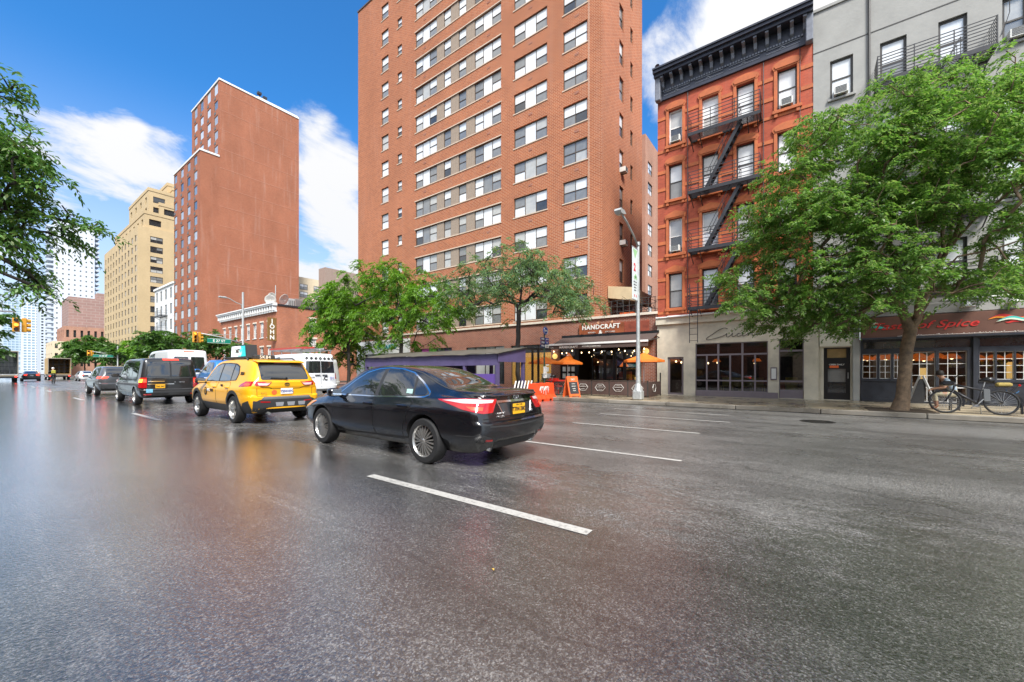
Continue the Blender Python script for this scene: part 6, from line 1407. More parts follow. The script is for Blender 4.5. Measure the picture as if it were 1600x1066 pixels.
def ad_screen():
    m, t, b = newmat('ad_screen'); L = t.links.new; tcn = _n(t, 'ShaderNodeTexCoord'); s = _n(t, 'ShaderNodeSeparateXYZ'); L(tcn.outputs['Object'], s.inputs[0])
    n = _n(t, 'ShaderNodeTexNoise'); n.inputs['Scale'].default_value = 6; L(tcn.outputs['Object'], n.inputs['Vector']); a = _n(t, 'ShaderNodeMath', operation='ADD'); L(n.outputs[0], a.inputs[0]); L(s.outputs[1], a.inputs[1])
    cr = _n(t, 'ShaderNodeValToRGB'); L(a.outputs[0], cr.inputs[0]); e = cr.color_ramp.elements; e[0].position = .25; e[0].color = (.02, .42, .45, 1); e[1].position = .55; e[1].color = (.75, .85, .85, 1); x = e.new(.42); x.color = (.5, .7, .7, 1)
    L(cr.outputs[0], b.inputs['Emission Color']); b.inputs['Emission Strength'].default_value = .3; L(cr.outputs[0], b.inputs['Base Color'])
ad_screen(); q.build('screen', 'ad_screen', ab)
text('24/7', .17, 'plate_ink', ab, (-.15, .05, .20), rot=(R(90), 0, R(-90)), font_w=.006)
q = MB(); q.bbox(-.28, -.1, 0, .28, .08, .14, .03); ts = q.build('roof_sign', 'plastic', tx, (.12, -.62, 1.70)); text('5K84', .13, 'white_letter', ts, (0, -.105, .072), space=1.1)
q = MB(); q.bar((-.55, .15, 1.72), (.55, .15, 1.72), .06, .05); q.bar((-.55, -.2, 1.72), (.55, -.2, 1.72), .05, .04); q.build('roof_bar', 'plastic', tx)
q = MB(); q.tube([(-.45, -2.2, .3), (-.45, -2.4, .28)], .035, 10); q.build('exhaust', 'steel', tx)
# ================================================================== dark grey passenger van
def van(name, label, cat, loc, mat, L=5.1, W_=1.93, H=1.92, bonnet=.9, wr=.34, rear_glass=True, roofpaint=None, side_glass=2, rz=0., group=None, glass='car_glass', nst=50, belt=1.12, wb=None, wheel='wide', nsp=5, hi=False):
    r = thing(name, label, cat, loc, rz, group); h = L / 2; w = W_ / 2; ba = h - bonnet; top = H
    k = [(-h, .42, w * .78, .7, w * .84, belt - .05, w * .80, H - .22, w * .70), (-h + .05, .34, w * .86, .7, w * .93, belt, w * .89, H - .08, w * .76), (-h + .14, .3, w * .9, .7, w * .975, belt, w * .93, H - .02, w * .79), (-h + .5, .28, w * .92, .7, w, belt, w * .95, H, w * .81), (0, .28, w * .92, .7, w, belt, w * .95, H, w * .82), (ba - .95, .28, w * .92, .7, w, belt, w * .95, H - .02, w * .81), (ba - .55, .28, w * .92, .7, w, belt - .01, w * .95, H - .14, w * .82), (ba, .28, w * .92, .68, w, belt - .02, w * .94, belt + .12, w * .86), (ba + .2, .28, w * .9, .66, w * .99, belt - .06, w * .92, belt + .03, w * .84), (h - .25, .28, w * .85, .64, w * .93, belt - .16, w * .85, belt - .08, w * .76), (h - .06, .3, w * .7, .6, w * .8, belt - .28, w * .72, belt - .2, w * .6), (h, .36, w * .55, .56, w * .6, belt - .38, w * .55, belt - .34, w * .45)]
    wb = wb or L * .625; ra = -wb / 2 - .02; fa = wb / 2 - .02; wl = [(sx_ * (w - .005), y, wr) for sx_ in (-1, 1) for y in (ra, fa)]
    c = Car(r, k, mat, wl, arch=wr + .055, rear=lambda z, x: (-.07 if .36 < z < .62 else 0.) + .12 * max(0, z - belt) / (H - belt), nst=nst, per=4); wheels(r, wl, .225, wheel, nsp)
    zt = H - .17; y0 = -h + .42
    ys = [y0 + (ba - .62 - y0) * i / 3 for i in range(4)]
    fw_ = [(ba - .22, belt + .05), (ba - .62, zt - .12), (ys[2] + .10, zt), (ys[2] + .08, belt + .04)]
    c.both('patch', 'front_side_window', fw_, glass, off=.006, round_=.05)
    for i in range(side_glass): c.both('patch', 'side_window', [(ys[1 - i] + .06, belt + .04), (ys[1 - i] + .06, zt), (ys[2 - i] + .0, zt), (ys[2 - i] + .0, belt + .04)], glass, off=.006, round_=.06)
    c.patch('windscreen', [(-w * .8, ba + .04), (w * .8, ba + .04), (w * .74, ba - .58), (-w * .74, ba - .58)], glass, 'T', .005, round_=.05)
    for sg in (-1, 1):
        mirror(r, sg * (w - .02), ba - .18, belt + .08, 'plastic', 1.1)
        for y in (ys[2] + .2, ys[2] - .25): handle(r, sidex(c, y, belt - .2, sg), y, belt - .2, 'plastic', .2)
    c.both('strip', 'door_seam', [(ys[2] + .03, .42), (ys[2] + .03, zt + .06)], 'seam', w=.012, off=.002); c.both('strip', 'door_seam', [(ba - .12, .45), (ba - .12, belt)], 'seam', w=.012, off=.002); c.both('strip', 'slide_rail', [(ys[0] + .1, belt - .1), (ys[1] + .3, belt - .1)], 'seam', w=.025, off=.002); c.both('strip', 'side_crease', [(-h + .35, belt - .02), (ba - .1, belt - .03)], 'seam', w=.01, off=.002)
    return r, c, dict(h=h, w=w, zt=zt, belt=belt, H=H)
bv, cv, D_ = van('passenger_van', 'dark grey passenger van with lit tail lamp and yellow plate', 'van', (4.82, 23.6, 0), 'paint_van', 5.0, 1.95, 1.92, 1.0, .345, wb=3.25)
h, w, zt, bl = D_['h'], D_['w'], D_['zt'], D_['belt']
for sg in (-1, 1):
    cv.patch('rear_window', [(sg * .03, bl + .04), (sg * .74, bl + .04), (sg * .68, zt - .0), (sg * .03, zt + .02)], 'car_glass', 'B', .007, round_=.05)
    cv.patch('tail_light', [(sg * .74, bl - .0), (sg * .86, bl - .0), (sg * .87, bl - .42), (sg * .74, bl - .42)], 'tail_red', 'B', .011, .05, round_=.02); cv.patch('tail_light_side', [(-h + .02, bl), (-h + .17, bl - .02), (-h + .2, bl - .4), (-h + .02, bl - .42)], 'tail_red', 'L' if sg < 0 else 'R', .011, .05, round_=.02); cv.patch('brake_light', [(sg * .755, bl - .06), (sg * .85, bl - .06), (sg * .855, bl - .20), (sg * .755, bl - .20)], 'tail_on', 'B', .014, .05)
    if sg < 0: cv.patch('brake_light', [(-h + .03, bl - .06), (-h + .14, bl - .08), (-h + .15, bl - .2), (-h + .03, bl - .2)], 'tail_amber', 'L', .014, .05)
    cv.patch('reflector', [(sg * .62, .46), (sg * .84, .46), (sg * .84, .42), (sg * .62, .42)], 'tail_red', 'B', .012)
cv.strip('gate_seam', [(-.001, zt + .1), (-.001, bl + .02)], .012, 'seam', 'B', .003); cv.strip('gate_trim', [(-.70, bl - .16), (-.2, bl - .16)], .03, 'chrome', 'B', .01); cv.strip('gate_trim', [(-.72, bl - .27), (.1, bl - .27)], .03, 'chrome', 'B', .01); cv.patch('bumper_panel', [(-.62, .66), (.78, .66), (.78, .50), (-.62, .50)], 'plastic', 'B', .008, round_=.02); cv.strip('gate_crease', [(-.76, bl + .0), (0, bl - .03), (.76, bl + .0)], .014, 'plastic_grey', 'B', .006); cv.strip('high_brake_light', [(-.22, D_['H'] - .07), (.3, D_['H'] - .07)], .04, 'tail_on', 'B', .012)
hh_ = cv.hit((-.36, -6, bl - .35), (0, 1, 0))[0]; plate(bv, -.34, hh_.y - .02, bl - .36, 'T66 24C', 'plate_yellow', 'plate_ink')
hh_ = cv.hit((-.72, -6, .6), (0, 1, 0))[0]; q = MB(); q.box(-.78, hh_.y - .03, .52, -.58, hh_.y - .02, .66); q.build('blue_sticker', M('sticker_blue', (.2, .5, .7), .5, var=.4, vs=14), bv)
text('METRIS', .06, 'chrome', bv, (.34, hh_.y - .02, bl - .2)); text('M', .06, 'chrome', bv, (.12, hh_.y - .0, bl - .2))
# silver SUV ahead
def suv(name, label, loc, mat, L=4.55, W_=1.84, H=1.68, plate_c=None, lights=True, cat='car', wr=.35, group=None, detail=True):
    r = thing(name, label, cat, loc, 0, group); s = L / 4.6; z = H / 1.70; w = W_ / 1.85
    k = [(a * s, b, c * w, d, e * w, f * z, g * w, h_ * z, i * w) for a, b, c, d, e, f, g, h_, i in keysT]
    wl = [(sx_ * .915 * w, y * s, wr) for sx_ in (-1, 1) for y in (-1.36, 1.42)]; c = Car(r, k, mat, wl, arch=wr + .055, nst=40, per=3, rear=lambda z_, x: -.05 if .38 < z_ < .72 else 0.); wheels(r, wl, .22, 'wide', 5)
    sc_ = lambda P: [(a * s, b * z) for a, b in P]
    for g in ([(.90, 1.10), (.62, 1.35), (.40, 1.50), (.08, 1.562), (-.12, 1.568), (-.12, 1.095)], [(-.2, 1.1), (-.2, 1.57), (-.5, 1.57), (-.92, 1.55), (-.97, 1.11)], [(-1.02, 1.115), (-1.0, 1.54), (-1.24, 1.47), (-1.5, 1.3), (-1.45, 1.14)]): c.both('patch', 'side_window', sc_(g), 'car_glass', off=.006, round_=.035)
    c.patch('rear_window', [(-.58, 1.14 * z), (.58, 1.14 * z), (.52, 1.56 * z), (-.52, 1.56 * z)], 'car_glass', 'B', .006, round_=.05); c.patch('windscreen', [(-.68, 1.2 * s), (.68, 1.2 * s), (.58, .5 * s), (-.58, .5 * s)], 'car_glass', 'T', .004, round_=.05)
    for sg in (-1, 1):
        c.patch('tail_light', [(sg * .45, 1.08 * z), (sg * .72, 1.09 * z), (sg * .74, .96 * z), (sg * .55, .98 * z)], 'tail_on', 'B', .01, .05); c.patch('tail_light_side', [(-2.24 * s, 1.1 * z), (-1.8 * s, 1.08 * z), (-1.9 * s, .98 * z), (-2.24 * s, .97 * z)], 'tail_on', 'L' if sg < 0 else 'R', .01, .05); mirror(r, sg * .9 * w, .8 * s, 1.1 * z, 'plastic')
    c.patch('bumper', [(-.78, .6), (.78, .6), (.76, .3), (-.76, .3)], 'plastic', 'B', .01)
    hh = c.hit((0, -6, .85 * z), (0, 1, 0))[0]; plate(r, 0, hh.y - .02, .83 * z, 'KJT 4821', 'plate_white', 'plate_blue')
    return r
suv('silver_suv', 'silver grey SUV with lit tail lights ahead of the dark van', (4.95, 33.8, 0), 'paint_silver')
# white high-roof van behind the dark van
wv, cw, D2 = van('white_high_roof_van', 'white high-roof van rising behind the dark passenger van', 'van', (7.3, 31.2, 0), 'paint_white', 5.9, 2.05, 2.62, 1.0, .35, side_glass=0, belt=1.25, nst=40)
cw.strip('high_brake_light', [(-.25, 2.50), (.25, 2.50)], .06, 'tail_on', 'B', .012)
for sg in (-1, 1): cw.patch('rear_window', [(sg * .06, 1.45), (sg * .72, 1.45), (sg * .68, 2.2), (sg * .06, 2.2)], 'car_glass', 'B', .007, round_=.05); cw.patch('tail_light', [(sg * .8, 1.4), (sg * .92, 1.4), (sg * .93, 1.0), (sg * .8, 1.0)], 'tail_red', 'B', .01)
# blue pickup
pk = thing('blue_pickup', 'bright blue pickup truck partly hidden behind the yellow taxi', 'pickup', (7.75, 23.6, 0))
keysP = [(-2.85, .5, .7, .8, .84, 1.12, .84, 1.16, .80), (-2.8, .45, .8, .8, .95, 1.2, .93, 1.25, .88), (-.75, .42, .85, .8, .98, 1.25, .95, 1.30, .9), (-.62, .42, .85, .8, .98, 1.25, .95, 1.72, .76), (-.4, .42, .85, .8, .98, 1.26, .95, 1.93, .74), (.3, .42, .85, .8, .98, 1.26, .95, 1.97, .75), (.75, .42, .85, .8, .98, 1.25, .95, 1.88, .76), (1.35, .42, .85, .8, .98, 1.22, .94, 1.38, .85), (1.6, .42, .85, .8, .97, 1.18, .93, 1.27, .86), (2.6, .45, .8, .78, .93, 1.1, .88, 1.16, .8), (2.8, .5, .65, .7, .78, .95, .75, 1.0, .6)]
wl = [(sx_ * .97, y, .4) for sx_ in (-1, 1) for y in (-1.8, 1.85)]; cp = Car(pk, keysP, 'paint_blue', wl, arch=.47, nst=50, per=3); wheels(pk, wl, .26, 'wide', 6)
cp.both('patch', 'side_window', [(1.1, 1.31), (.72, 1.75), (.3, 1.82), (-.05, 1.82), (-.05, 1.31)], 'car_glass', off=.006, round_=.04); cp.both('patch', 'rear_side_window', [(-.12, 1.31), (-.12, 1.82), (-.38, 1.8), (-.5, 1.6), (-.52, 1.31)], 'car_glass', off=.006, round_=.04); cp.patch('rear_window', [(-.7, 1.40), (.7, 1.40), (.62, 1.78), (-.62, 1.78)], 'car_glass', 'B', .006, round_=.05); cp.strip('high_brake_light', [(-.2, 1.86), (.2, 1.86)], .05, 'tail_on', 'B', .01)
for sg in (-1, 1): cp.patch('tail_light', [(sg * .78, 1.15), (sg * .92, 1.15), (sg * .92, .85), (sg * .78, .85)], 'tail_red', 'B', .01); mirror(pk, sg * .97, 1.05, 1.4, 'paint_blue', 1.2)
# white service van with ladder rack
sv, cs2, D3 = van('service_van', 'white service van with ladder rack and row of black icons', 'van', (11.35, 24.3, 0), 'paint_white', 5.6, 2.0, 2.38, .95, .345, side_glass=0, belt=1.2, nst=40)
h = D3['h']
for sg in (-1, 1):
    cs2.patch('rear_window', [(sg * .02, 1.28), (sg * .80, 1.28), (sg * .76, 1.92), (sg * .02, 1.94)], 'car_glass', 'B', .007, round_=.04); cs2.patch('tail_light', [(sg * .84, 1.3), (sg * .92, 1.28), (sg * .93, .95), (sg * .84, .95)], 'tail_red', 'B', .01); q = MB(); q.bar((sg * .06, 0, 0), (sg * .34, 0, 0), .05, .04); hh = cs2.hit((sg * .2, -6, 1.18), (0, 1, 0))[0]; q.build('door_handle', 'plastic', sv, (0, hh.y - .03, 1.17))
cs2.strip('door_seam', [(0, 2.2), (0, .5)], .014, 'seam', 'B', .003)
q = MB(); q.lathe([(.001, -.008), (.075, -.008), (.078, 0)], 'y', n=20); im = q.mesh('icon_disc', 'black_paint'); q = MB(); q.bar((-.03, -.012, -.02), (.035, -.012, .03), .025, .006); im2 = q.mesh('icon_mark', 'white_paint')
for i in range(7):
    x = -.72 + i * .24; hh = cs2.hit((x, -6, 2.08), (0, 1, 0))
    if hh: o = put('icon_disc', im, sv, (x, hh[0].y - .006, 2.08)); put('icon_mark', im2, o, (0, 0, 0), (0, i * .9, 0))
hh = cs2.hit((.3, -6, .98), (0, 1, 0))[0]; text('.C', .30, 'black_paint', sv, (.22, hh.y - .02, .98), font_w=.01); text('SERVICE', .07, M('ink_blue', (.1, .1, .5), .5), sv, (.62, hh.y - .02, 1.03)); text('CALL US', .06, 'ink_blue', sv, (.62, hh.y - .02, .93)); text('ELECTRIC', .07, 'black_paint', sv, (-.5, hh.y - .02, 1.05))
rk = q = MB()
for y in (-2.3, -1.2, 0, 1.1): q.bar((-.85, y, 2.56), (.85, y, 2.56), .05, .05); [q.bar((sx_ * .8, y, 2.3), (sx_ * .85, y, 2.56), .04) for sx_ in (-1, 1)]
for sx_ in (-.86, .86): q.bar((sx_, -2.4, 2.58), (sx_, 1.2, 2.58), .05, .05)
q.build('roof_rack', 'steel', sv)
ld = thing('ladder', 'red and grey ladder lying on the white service van rack', 'ladder', (11.05, 24.3, 2.66))
q = MB()
for x in (-.5, -.12): q.bar((x, -2.9, 0), (x, 1.6, .02), .04, .09)
for i in range(14): q.tube([(-.5, -2.75 + i * .32, 0), (-.12, -2.75 + i * .32, 0)], .016, 6)
q.build('rail', M('ladder_red', (.5, .06, .04), .5), ld); q = MB()
for x in (.22, .6): q.bar((x, -2.6, -.03), (x, 1.8, 0), .035, .08)
for i in range(13): q.tube([(.22, -2.4 + i * .32, -.03), (.6, -2.4 + i * .32, -.03)], .016, 6)
q.build('grey_section', 'steel', ld)
# white saloon in the third lane
ws2 = thing('white_saloon', 'white saloon car beyond the black sedan bonnet', 'car', (11.15, 15.2, 0))
wl = [(sx_ * .9, y, .33) for sx_ in (-1, 1) for y in (-1.38, 1.45)]; c5 = Car(ws2, keysS, 'paint_white', wl, arch=.38, nst=45, per=3); wheels(ws2, wl, .21, 'wide', 5)
for g in (g_front, g_rear, g_qtr): c5.both('patch', 'side_window', g, 'car_glass', off=.006, round_=.03)
c5.patch('rear_window', [(-.60, -1.72), (.60, -1.72), (.5, -.86), (-.5, -.86)], 'car_glass', 'T', .004); c5.patch('windscreen', [(-.7, 1.3), (.7, 1.3), (.55, .5), (-.55, .5)], 'car_glass', 'T', .004)
for sg in (-1, 1):
    mirror(ws2, sg * .88, .86, .985, 'paint_white'); c5.patch('headlight', [(1.78, .82), (2.28, .72), (2.3, .62), (1.85, .68)], 'headlight', 'L' if sg < 0 else 'R', .008); c5.patch('indicator', [(1.78, .82), (1.98, .78), (2.0, .65), (1.85, .68)], 'amber_lens', 'L' if sg < 0 else 'R', .011); c5.patch('tail_light', [(sg * .4, .96), (sg * .7, .96), (sg * .7, .82), (sg * .45, .8)], 'tail_red', 'B', .01)
# kerbside grey-white step van
kv, ck, D4 = van('kerbside_van', 'grey-white panel van parked by the kerb beyond the purple shed', 'van', (15.2, 31.0, 0), 'paint_greywhite', 6.2, 2.1, 2.3, .8, .37, side_glass=0, belt=1.3, nst=36)
ck.both('patch', 'side_window', [(-2.2, 1.4), (-1.75, 1.4), (-1.75, 1.85), (-2.2, 1.85)], 'car_glass', off=.006)
# far traffic
def saloon(name, label, loc, mat, rz=0., tail='tail_on', group=None):
    r = thing(name, label, 'car', loc, rz, group); wl = [(sx_ * .9, y, .33) for sx_ in (-1, 1) for y in (-1.38, 1.45)]; c = Car(r, keysS, mat, wl, arch=.38, nst=24, per=2); wheels(r, wl, .21, 'steel', 5)
    for g in (g_front, g_rear): c.both('patch', 'side_window', g, 'car_glass_far', off=.008, step=.2)
    c.patch('rear_window', [(-.60, -1.72), (.60, -1.72), (.5, -.86), (-.5, -.86)], 'car_glass_far', 'T', .008, step=.2); c.patch('windscreen', [(-.7, 1.3), (.7, 1.3), (.55, .5), (-.55, .5)], 'car_glass_far', 'T', .008, step=.2)
    for sg in (-1, 1): c.patch('tail_light', [(sg * .4, .98), (sg * .72, .98), (sg * .72, .8), (sg * .45, .8)], tail, 'B', .012, .2); c.patch('headlight', [(sg * .3, .72), (sg * .55, .7), (sg * .55, .6), (sg * .3, .62)], 'headlight', 'F', .012, .2)
    plate(r, 0, -2.47, .8, 'HBD 203', 'plate_white', 'plate_blue'); return r
saloon('dark_saloon', 'dark saloon car with red tail lights beside the tall truck box', (4.9, 92, 0), 'paint_dark')
saloon('red_saloon', 'red saloon car far up the avenue near the box truck', (11.0, 98, 0), 'paint_red')
saloon('pale_saloon', 'pale silver car far up the avenue behind the red one', (9.6, 84, 0), 'paint_white')
saloon('grey_saloon', 'small grey car waiting at the far junction', (13.3, 104, 0), 'paint_silver')
suv('far_white_suv', 'white SUV crossing the far end of the avenue', (7.1, 128, 0), 'paint_white')
M('truck_trim', (.27, .24, .19), .6)
def box_truck(name, label, loc, W_, H, L, open_back, boxmat, rz=0., doors=None):
    r = thing(name, label, 'truck', loc, rz); w = W_ / 2; zf = .95
    q = MB()
    if open_back:
        q.box(-w, 0, zf, w, L, zf + .08); q.box(-w, 0, H - .08, w, L, H); q.box(-w, 0, zf + .081, -w + .07, L, H - .081); q.box(w - .07, 0, zf + .081, w, L, H - .081); q.box(-w + .071, L - .08, zf + .081, w - .071, L, H - .081)
    else: q.bbox(-w, 0, zf, w, L, H, .04)
    q.build('cargo_box', boxmat, r)
    q = MB()
    for x in (-w, w - .07): q.box(x, -.04, zf - .05, x + .07, -.001, H + .02)
    q.box(-w + .071, -.04, H - .1, w - .071, -.001, H + .02); q.box(-w, -.04, zf - .2, w, -.001, zf - .051); q.build('rear_frame', doors or 'cream', r)
    if open_back:
        q = MB()
        for i in range(3): q.box(-w + .15, 1.0, zf + .5 + .55 * i, w - .15, 1.8, zf + .56 + .55 * i)
        for x in (-w * .5, 0, w * .45): q.box(x - .03, .95, zf + .09, x + .03, .999, H - .3)
        q.build('shelving', 'charcoal_paint', r)
    else:
        q = MB()
        for i in range(9): q.box(-w + .13, -.02, zf + .02 + i * (H - zf - .2) / 9, w - .13, -.005, zf + (i + 1) * (H - zf - .2) / 9)
        q.build('roller_door', boxmat, r)
    q = MB(); q.box(-w * .8, .1, .55, w * .8, L + .3, zf - .01); q.box(-w, -.1, .5, w, .05, .66); q.build('chassis', 'black_paint', r)
    q = MB(); q.prism([(L + .1, .5), (L + 2.1, .5), (L + 2.15, 1.4), (L + 1.5, 2.35), (L + .1, 2.4)], -w * .9, w * .9, 'yz'); q.build('cab', 'paint_white', r)
    wheels(r, [(sx_ * w * .95, y, .42) for sx_ in (-1, 1) for y in (1.2, L + 1.0)], .28, 'steel', 6)
    q = MB(); q.box(-.1, -.03, 0, .1, 0, .14); tm = q.mesh('tail_light', 'tail_on')
    for sg in (-1, 1): put('tail_light', tm, r, (sg * w * .82, -.105, .62))
    return r
box_truck('open_box_truck', 'tall box truck with open dark cargo bay by the corner tree', (2.25, 84.5, 0), 2.5, 4.1, 5.5, True, 'paint_greywhite', doors='truck_trim')
box_truck('beige_box_truck', 'beige-framed box truck with dark roll-up back up the avenue', (8.2, 97, 0), 2.5, 3.55, 5.2, True, 'room_warm', doors='truck_trim')

MATS['paint_taxi'].node_tree.nodes['Principled BSDF'].inputs['Coat Weight'].default_value = .45
# ------------------------------------------------------------------ trees
def leaf_mesh(name, P, A, N, ln, wd, mat):
    n = len(P); A = A / np.linalg.norm(A, axis=1)[:, None]; Sd = np.cross(A, N); Sd /= np.maximum(np.linalg.norm(Sd, axis=1), 1e-6)[:, None]; N2 = np.cross(Sd, A)
    V = np.empty((n, 4, 3)); ln = ln[:, None]; wd = wd[:, None]
    V[:, 0] = P; V[:, 1] = P + A * ln * .45 + Sd * wd * .5 + N2 * wd * .18; V[:, 2] = P + A * ln - N2 * ln * .12; V[:, 3] = P + A * ln * .45 - Sd * wd * .5 + N2 * wd * .18
    me = bpy.data.meshes.new(name); me.vertices.add(n * 4); me.vertices.foreach_set('co', V.reshape(-1).astype(np.float32)); me.loops.add(n * 4); me.loops.foreach_set('vertex_index', np.arange(n * 4, dtype=np.int32))
    me.polygons.add(n); me.polygons.foreach_set('loop_start', np.arange(0, n * 4, 4, dtype=np.int32)); me.polygons.foreach_set('loop_total', np.full(n, 4, np.int32)); me.materials.append(MATS[mat]); me.update(); me.validate(); return me
def tree(label, base, limbs, blobs, nspray, leaf, mat, seed, twigs=6, per=26, spread=.7, droop=.35, llen=(.09, .13), lw=.42, bark='bark', cat='tree', name='street_tree', r0=.2, group=None, flat=.5, trunk_limbs=None, rpow=.42, minr=.006):
    """limbs: list of polylines (world points); blobs: (x,y,z,r)"""
    g = np.random.default_rng(seed); base = Vector(base); root = thing(name, label, cat, base, 0, group)
    nodes = []; par = []
    def addchain(pts, attach=None):
        last = attach
        for a, b in zip(pts[:-1], pts[1:]):
            if last is None: nodes.append(Vector(a)); par.append(-1); last = len(nodes) - 1
            k = max(1, int((Vector(b) - Vector(a)).length / .35))
            for i in range(1, k + 1):
                p = Vector(a).lerp(Vector(b), i / k) + Vector(g.normal(0, .018, 3).tolist()); nodes.append(p); par.append(last); last = len(nodes) - 1
        return last
    tips = {}
    for L in limbs:
        pts = [Vector(p) for p in L]; at = None
        if nodes: at = min(range(len(nodes)), key=lambda i: (nodes[i] - pts[0]).length); pts[0] = nodes[at]
        addchain(pts, at)
    vol = np.array([b[3]**2.2 for b in blobs]); vol /= vol.sum(); C = []
    for _ in range(nspray):
        b = blobs[g.choice(len(blobs), p=vol)]; d = g.normal(0, 1, 3); d /= np.linalg.norm(d); r = b[3] * g.uniform(.25, 1)**.5
        C.append(Vector((b[0] + d[0] * r, b[1] + d[1] * r, b[2] + d[2] * r * .85)))
    fork = limbs[0][-1]; C.sort(key=lambda p: (p - Vector(fork)).length); D = []
    for c in C:
        arr = np.array([tuple(x) for x in nodes]); dv = arr - np.array(tuple(c)); cost = np.sqrt((dv**2).sum(1)) + np.maximum(dv[:, 2], 0) * 1.5; cost[:4] += 3
        i = int(np.argmin(cost)); a = nodes[i]; v = c - a; mid = a + v * .5 + Vector((0, 0, .12 * v.length)) + Vector(g.normal(0, .05 * v.length, 3).tolist()); addchain([a, mid, c], i)
        h = c - a; h.z *= .3; h = h if h.length > .05 else Vector(g.normal(0, 1, 3).tolist()); D.append(h.normalized())
    n = len(nodes); cnt = np.zeros(n)
    haskid = np.zeros(n, bool)
    for p in par:
        if p >= 0: haskid[p] = True
    cnt[~haskid] = 1
    for i in range(n - 1, 0, -1):
        if par[i] >= 0: cnt[par[i]] += cnt[i]
    rad = np.maximum(minr, r0 * (cnt / cnt.max())**rpow).tolist()
    kidsl = [[] for _ in range(n)]
    for i, p in enumerate(par):
        if p >= 0: kidsl[p].append(i)
    q = MB(); stack = [(0, None)]
    while stack:
        s_, pr = stack.pop(); ch = [pr] if pr is not None else []; rr = [min(rad[pr], rad[s_] * 1.15)] if pr is not None else []; cur = s_
        while True:
            ch.append(cur); rr.append(rad[cur])
            if not kidsl[cur]: break
            ks = sorted(kidsl[cur], key=lambda k: -cnt[k])
            for k in ks[1:]: stack.append((k, cur))
            cur = ks[0]
        if pr is None and len(ch) > 2: rr[0] *= 1.5; rr[1] *= 1.12
        if len(ch) > 1: q.tube([nodes[c] - base for c in ch], rr, 10 if rr[0] > .07 else (6 if rr[0] > .02 else 4), cap=False)
    q.build('trunk', bark, root, smooth=True)
    C = np.array([tuple(c - base) for c in C]); D = np.array([tuple(d) for d in D]); m = len(C); T = twigs
    ang = g.uniform(-1.25, 1.25, (m, T)); ca, sa = np.cos(ang), np.sin(ang); tx_ = D[:, None, 0] * ca - D[:, None, 1] * sa; ty_ = D[:, None, 0] * sa + D[:, None, 1] * ca
    tl = g.uniform(.5, 1.1, (m, T)) * spread; up = g.normal(.12, .28, (m, T)) * flat * 2; tw = np.stack([tx_, ty_, up], -1)
    st = C[:, None, :] + g.normal(0, .12, (m, T, 3)) - tw * (tl * .25)[..., None]
    t = np.linspace(.12, 1, per)[None, None, :] + g.normal(0, .03, (m, T, per))
    P = st[:, :, None, :] + tw[:, :, None, :] * (tl[:, :, None] * t)[..., None]; P[..., 2] -= droop * (tl[:, :, None]) * t**2; P += g.normal(0, .022, P.shape)
    side = np.where(np.arange(per) % 2 == 0, 1, -1)[None, None, :] * g.uniform(.5, 1.2, (m, T, per)); cs, sn = np.cos(side), np.sin(side)
    A = np.stack([tw[:, :, None, 0] * cs - tw[:, :, None, 1] * sn, tw[:, :, None, 0] * sn + tw[:, :, None, 1] * cs, np.broadcast_to(tw[:, :, None, 2], cs.shape) - .25 - droop * t + g.normal(0, .3, cs.shape)], -1)
    N = np.stack([g.normal(0, .45, cs.shape), g.normal(0, .45, cs.shape), np.ones(cs.shape)], -1); k = P.reshape(-1, 3).shape[0]
    ln = g.uniform(llen[0], llen[1], k); me = leaf_mesh('crown', P.reshape(-1, 3), A.reshape(-1, 3), N.reshape(-1, 3), ln, ln * lw, mat); put('crown', me, root)
    return root
def bx(px, py, X, r): Y = onX(px, X); return (X, Y, zat(py, X, Y), r)
def by(px, py, Y, r): X = onY(px, Y); return (X, Y, zat(py, X, Y), r)
def pX(px, py, X): Y = onX(px, X); return Vector((X, Y, zat(py, X, Y)))
def pY(px, py, Y): X = onY(px, Y); return Vector((X, Y, zat(py, X, Y)))
tb = Vector((16.95, onX(1405, 16.95), PZ - .02))
limbs = [[tb, pX(1411, 600, 16.95), pX(1417, 548, 16.95), pX(1422, 515, 16.95)], [pX(1422, 515, 16.95), pX(1407, 478, 16.8), pX(1385, 448, 16.6), pX(1345, 425, 16.2), pX(1290, 405, 15.8)], [pX(1422, 515, 16.95), pX(1440, 480, 17), pX(1458, 440, 17.1), pX(1474, 385, 17.2), pX(1500, 330, 17.4), pX(1545, 270, 17.6)], [pX(1458, 440, 17.1), pX(1480, 390, 16.7), pX(1530, 335, 16.4), pX(1595, 285, 16.0), pX(1660, 240, 15.6)], [pX(1458, 440, 17.1), pX(1500, 402, 17), pX(1560, 385, 17), pX(1640, 360, 17)], [pX(1474, 385, 17.2), pX(1478, 320, 17.2), pX(1470, 250, 17.2), pX(1480, 180, 17.2)], [pX(1407, 478, 16.8), pX(1400, 420, 17.4), pX(1380, 340, 17.8), pX(1370, 280, 18)], [pX(1430, 500, 16.95), pX(1435, 440, 16), pX(1440, 380, 15.2), pX(1430, 330, 14.8)]]
blobs = []
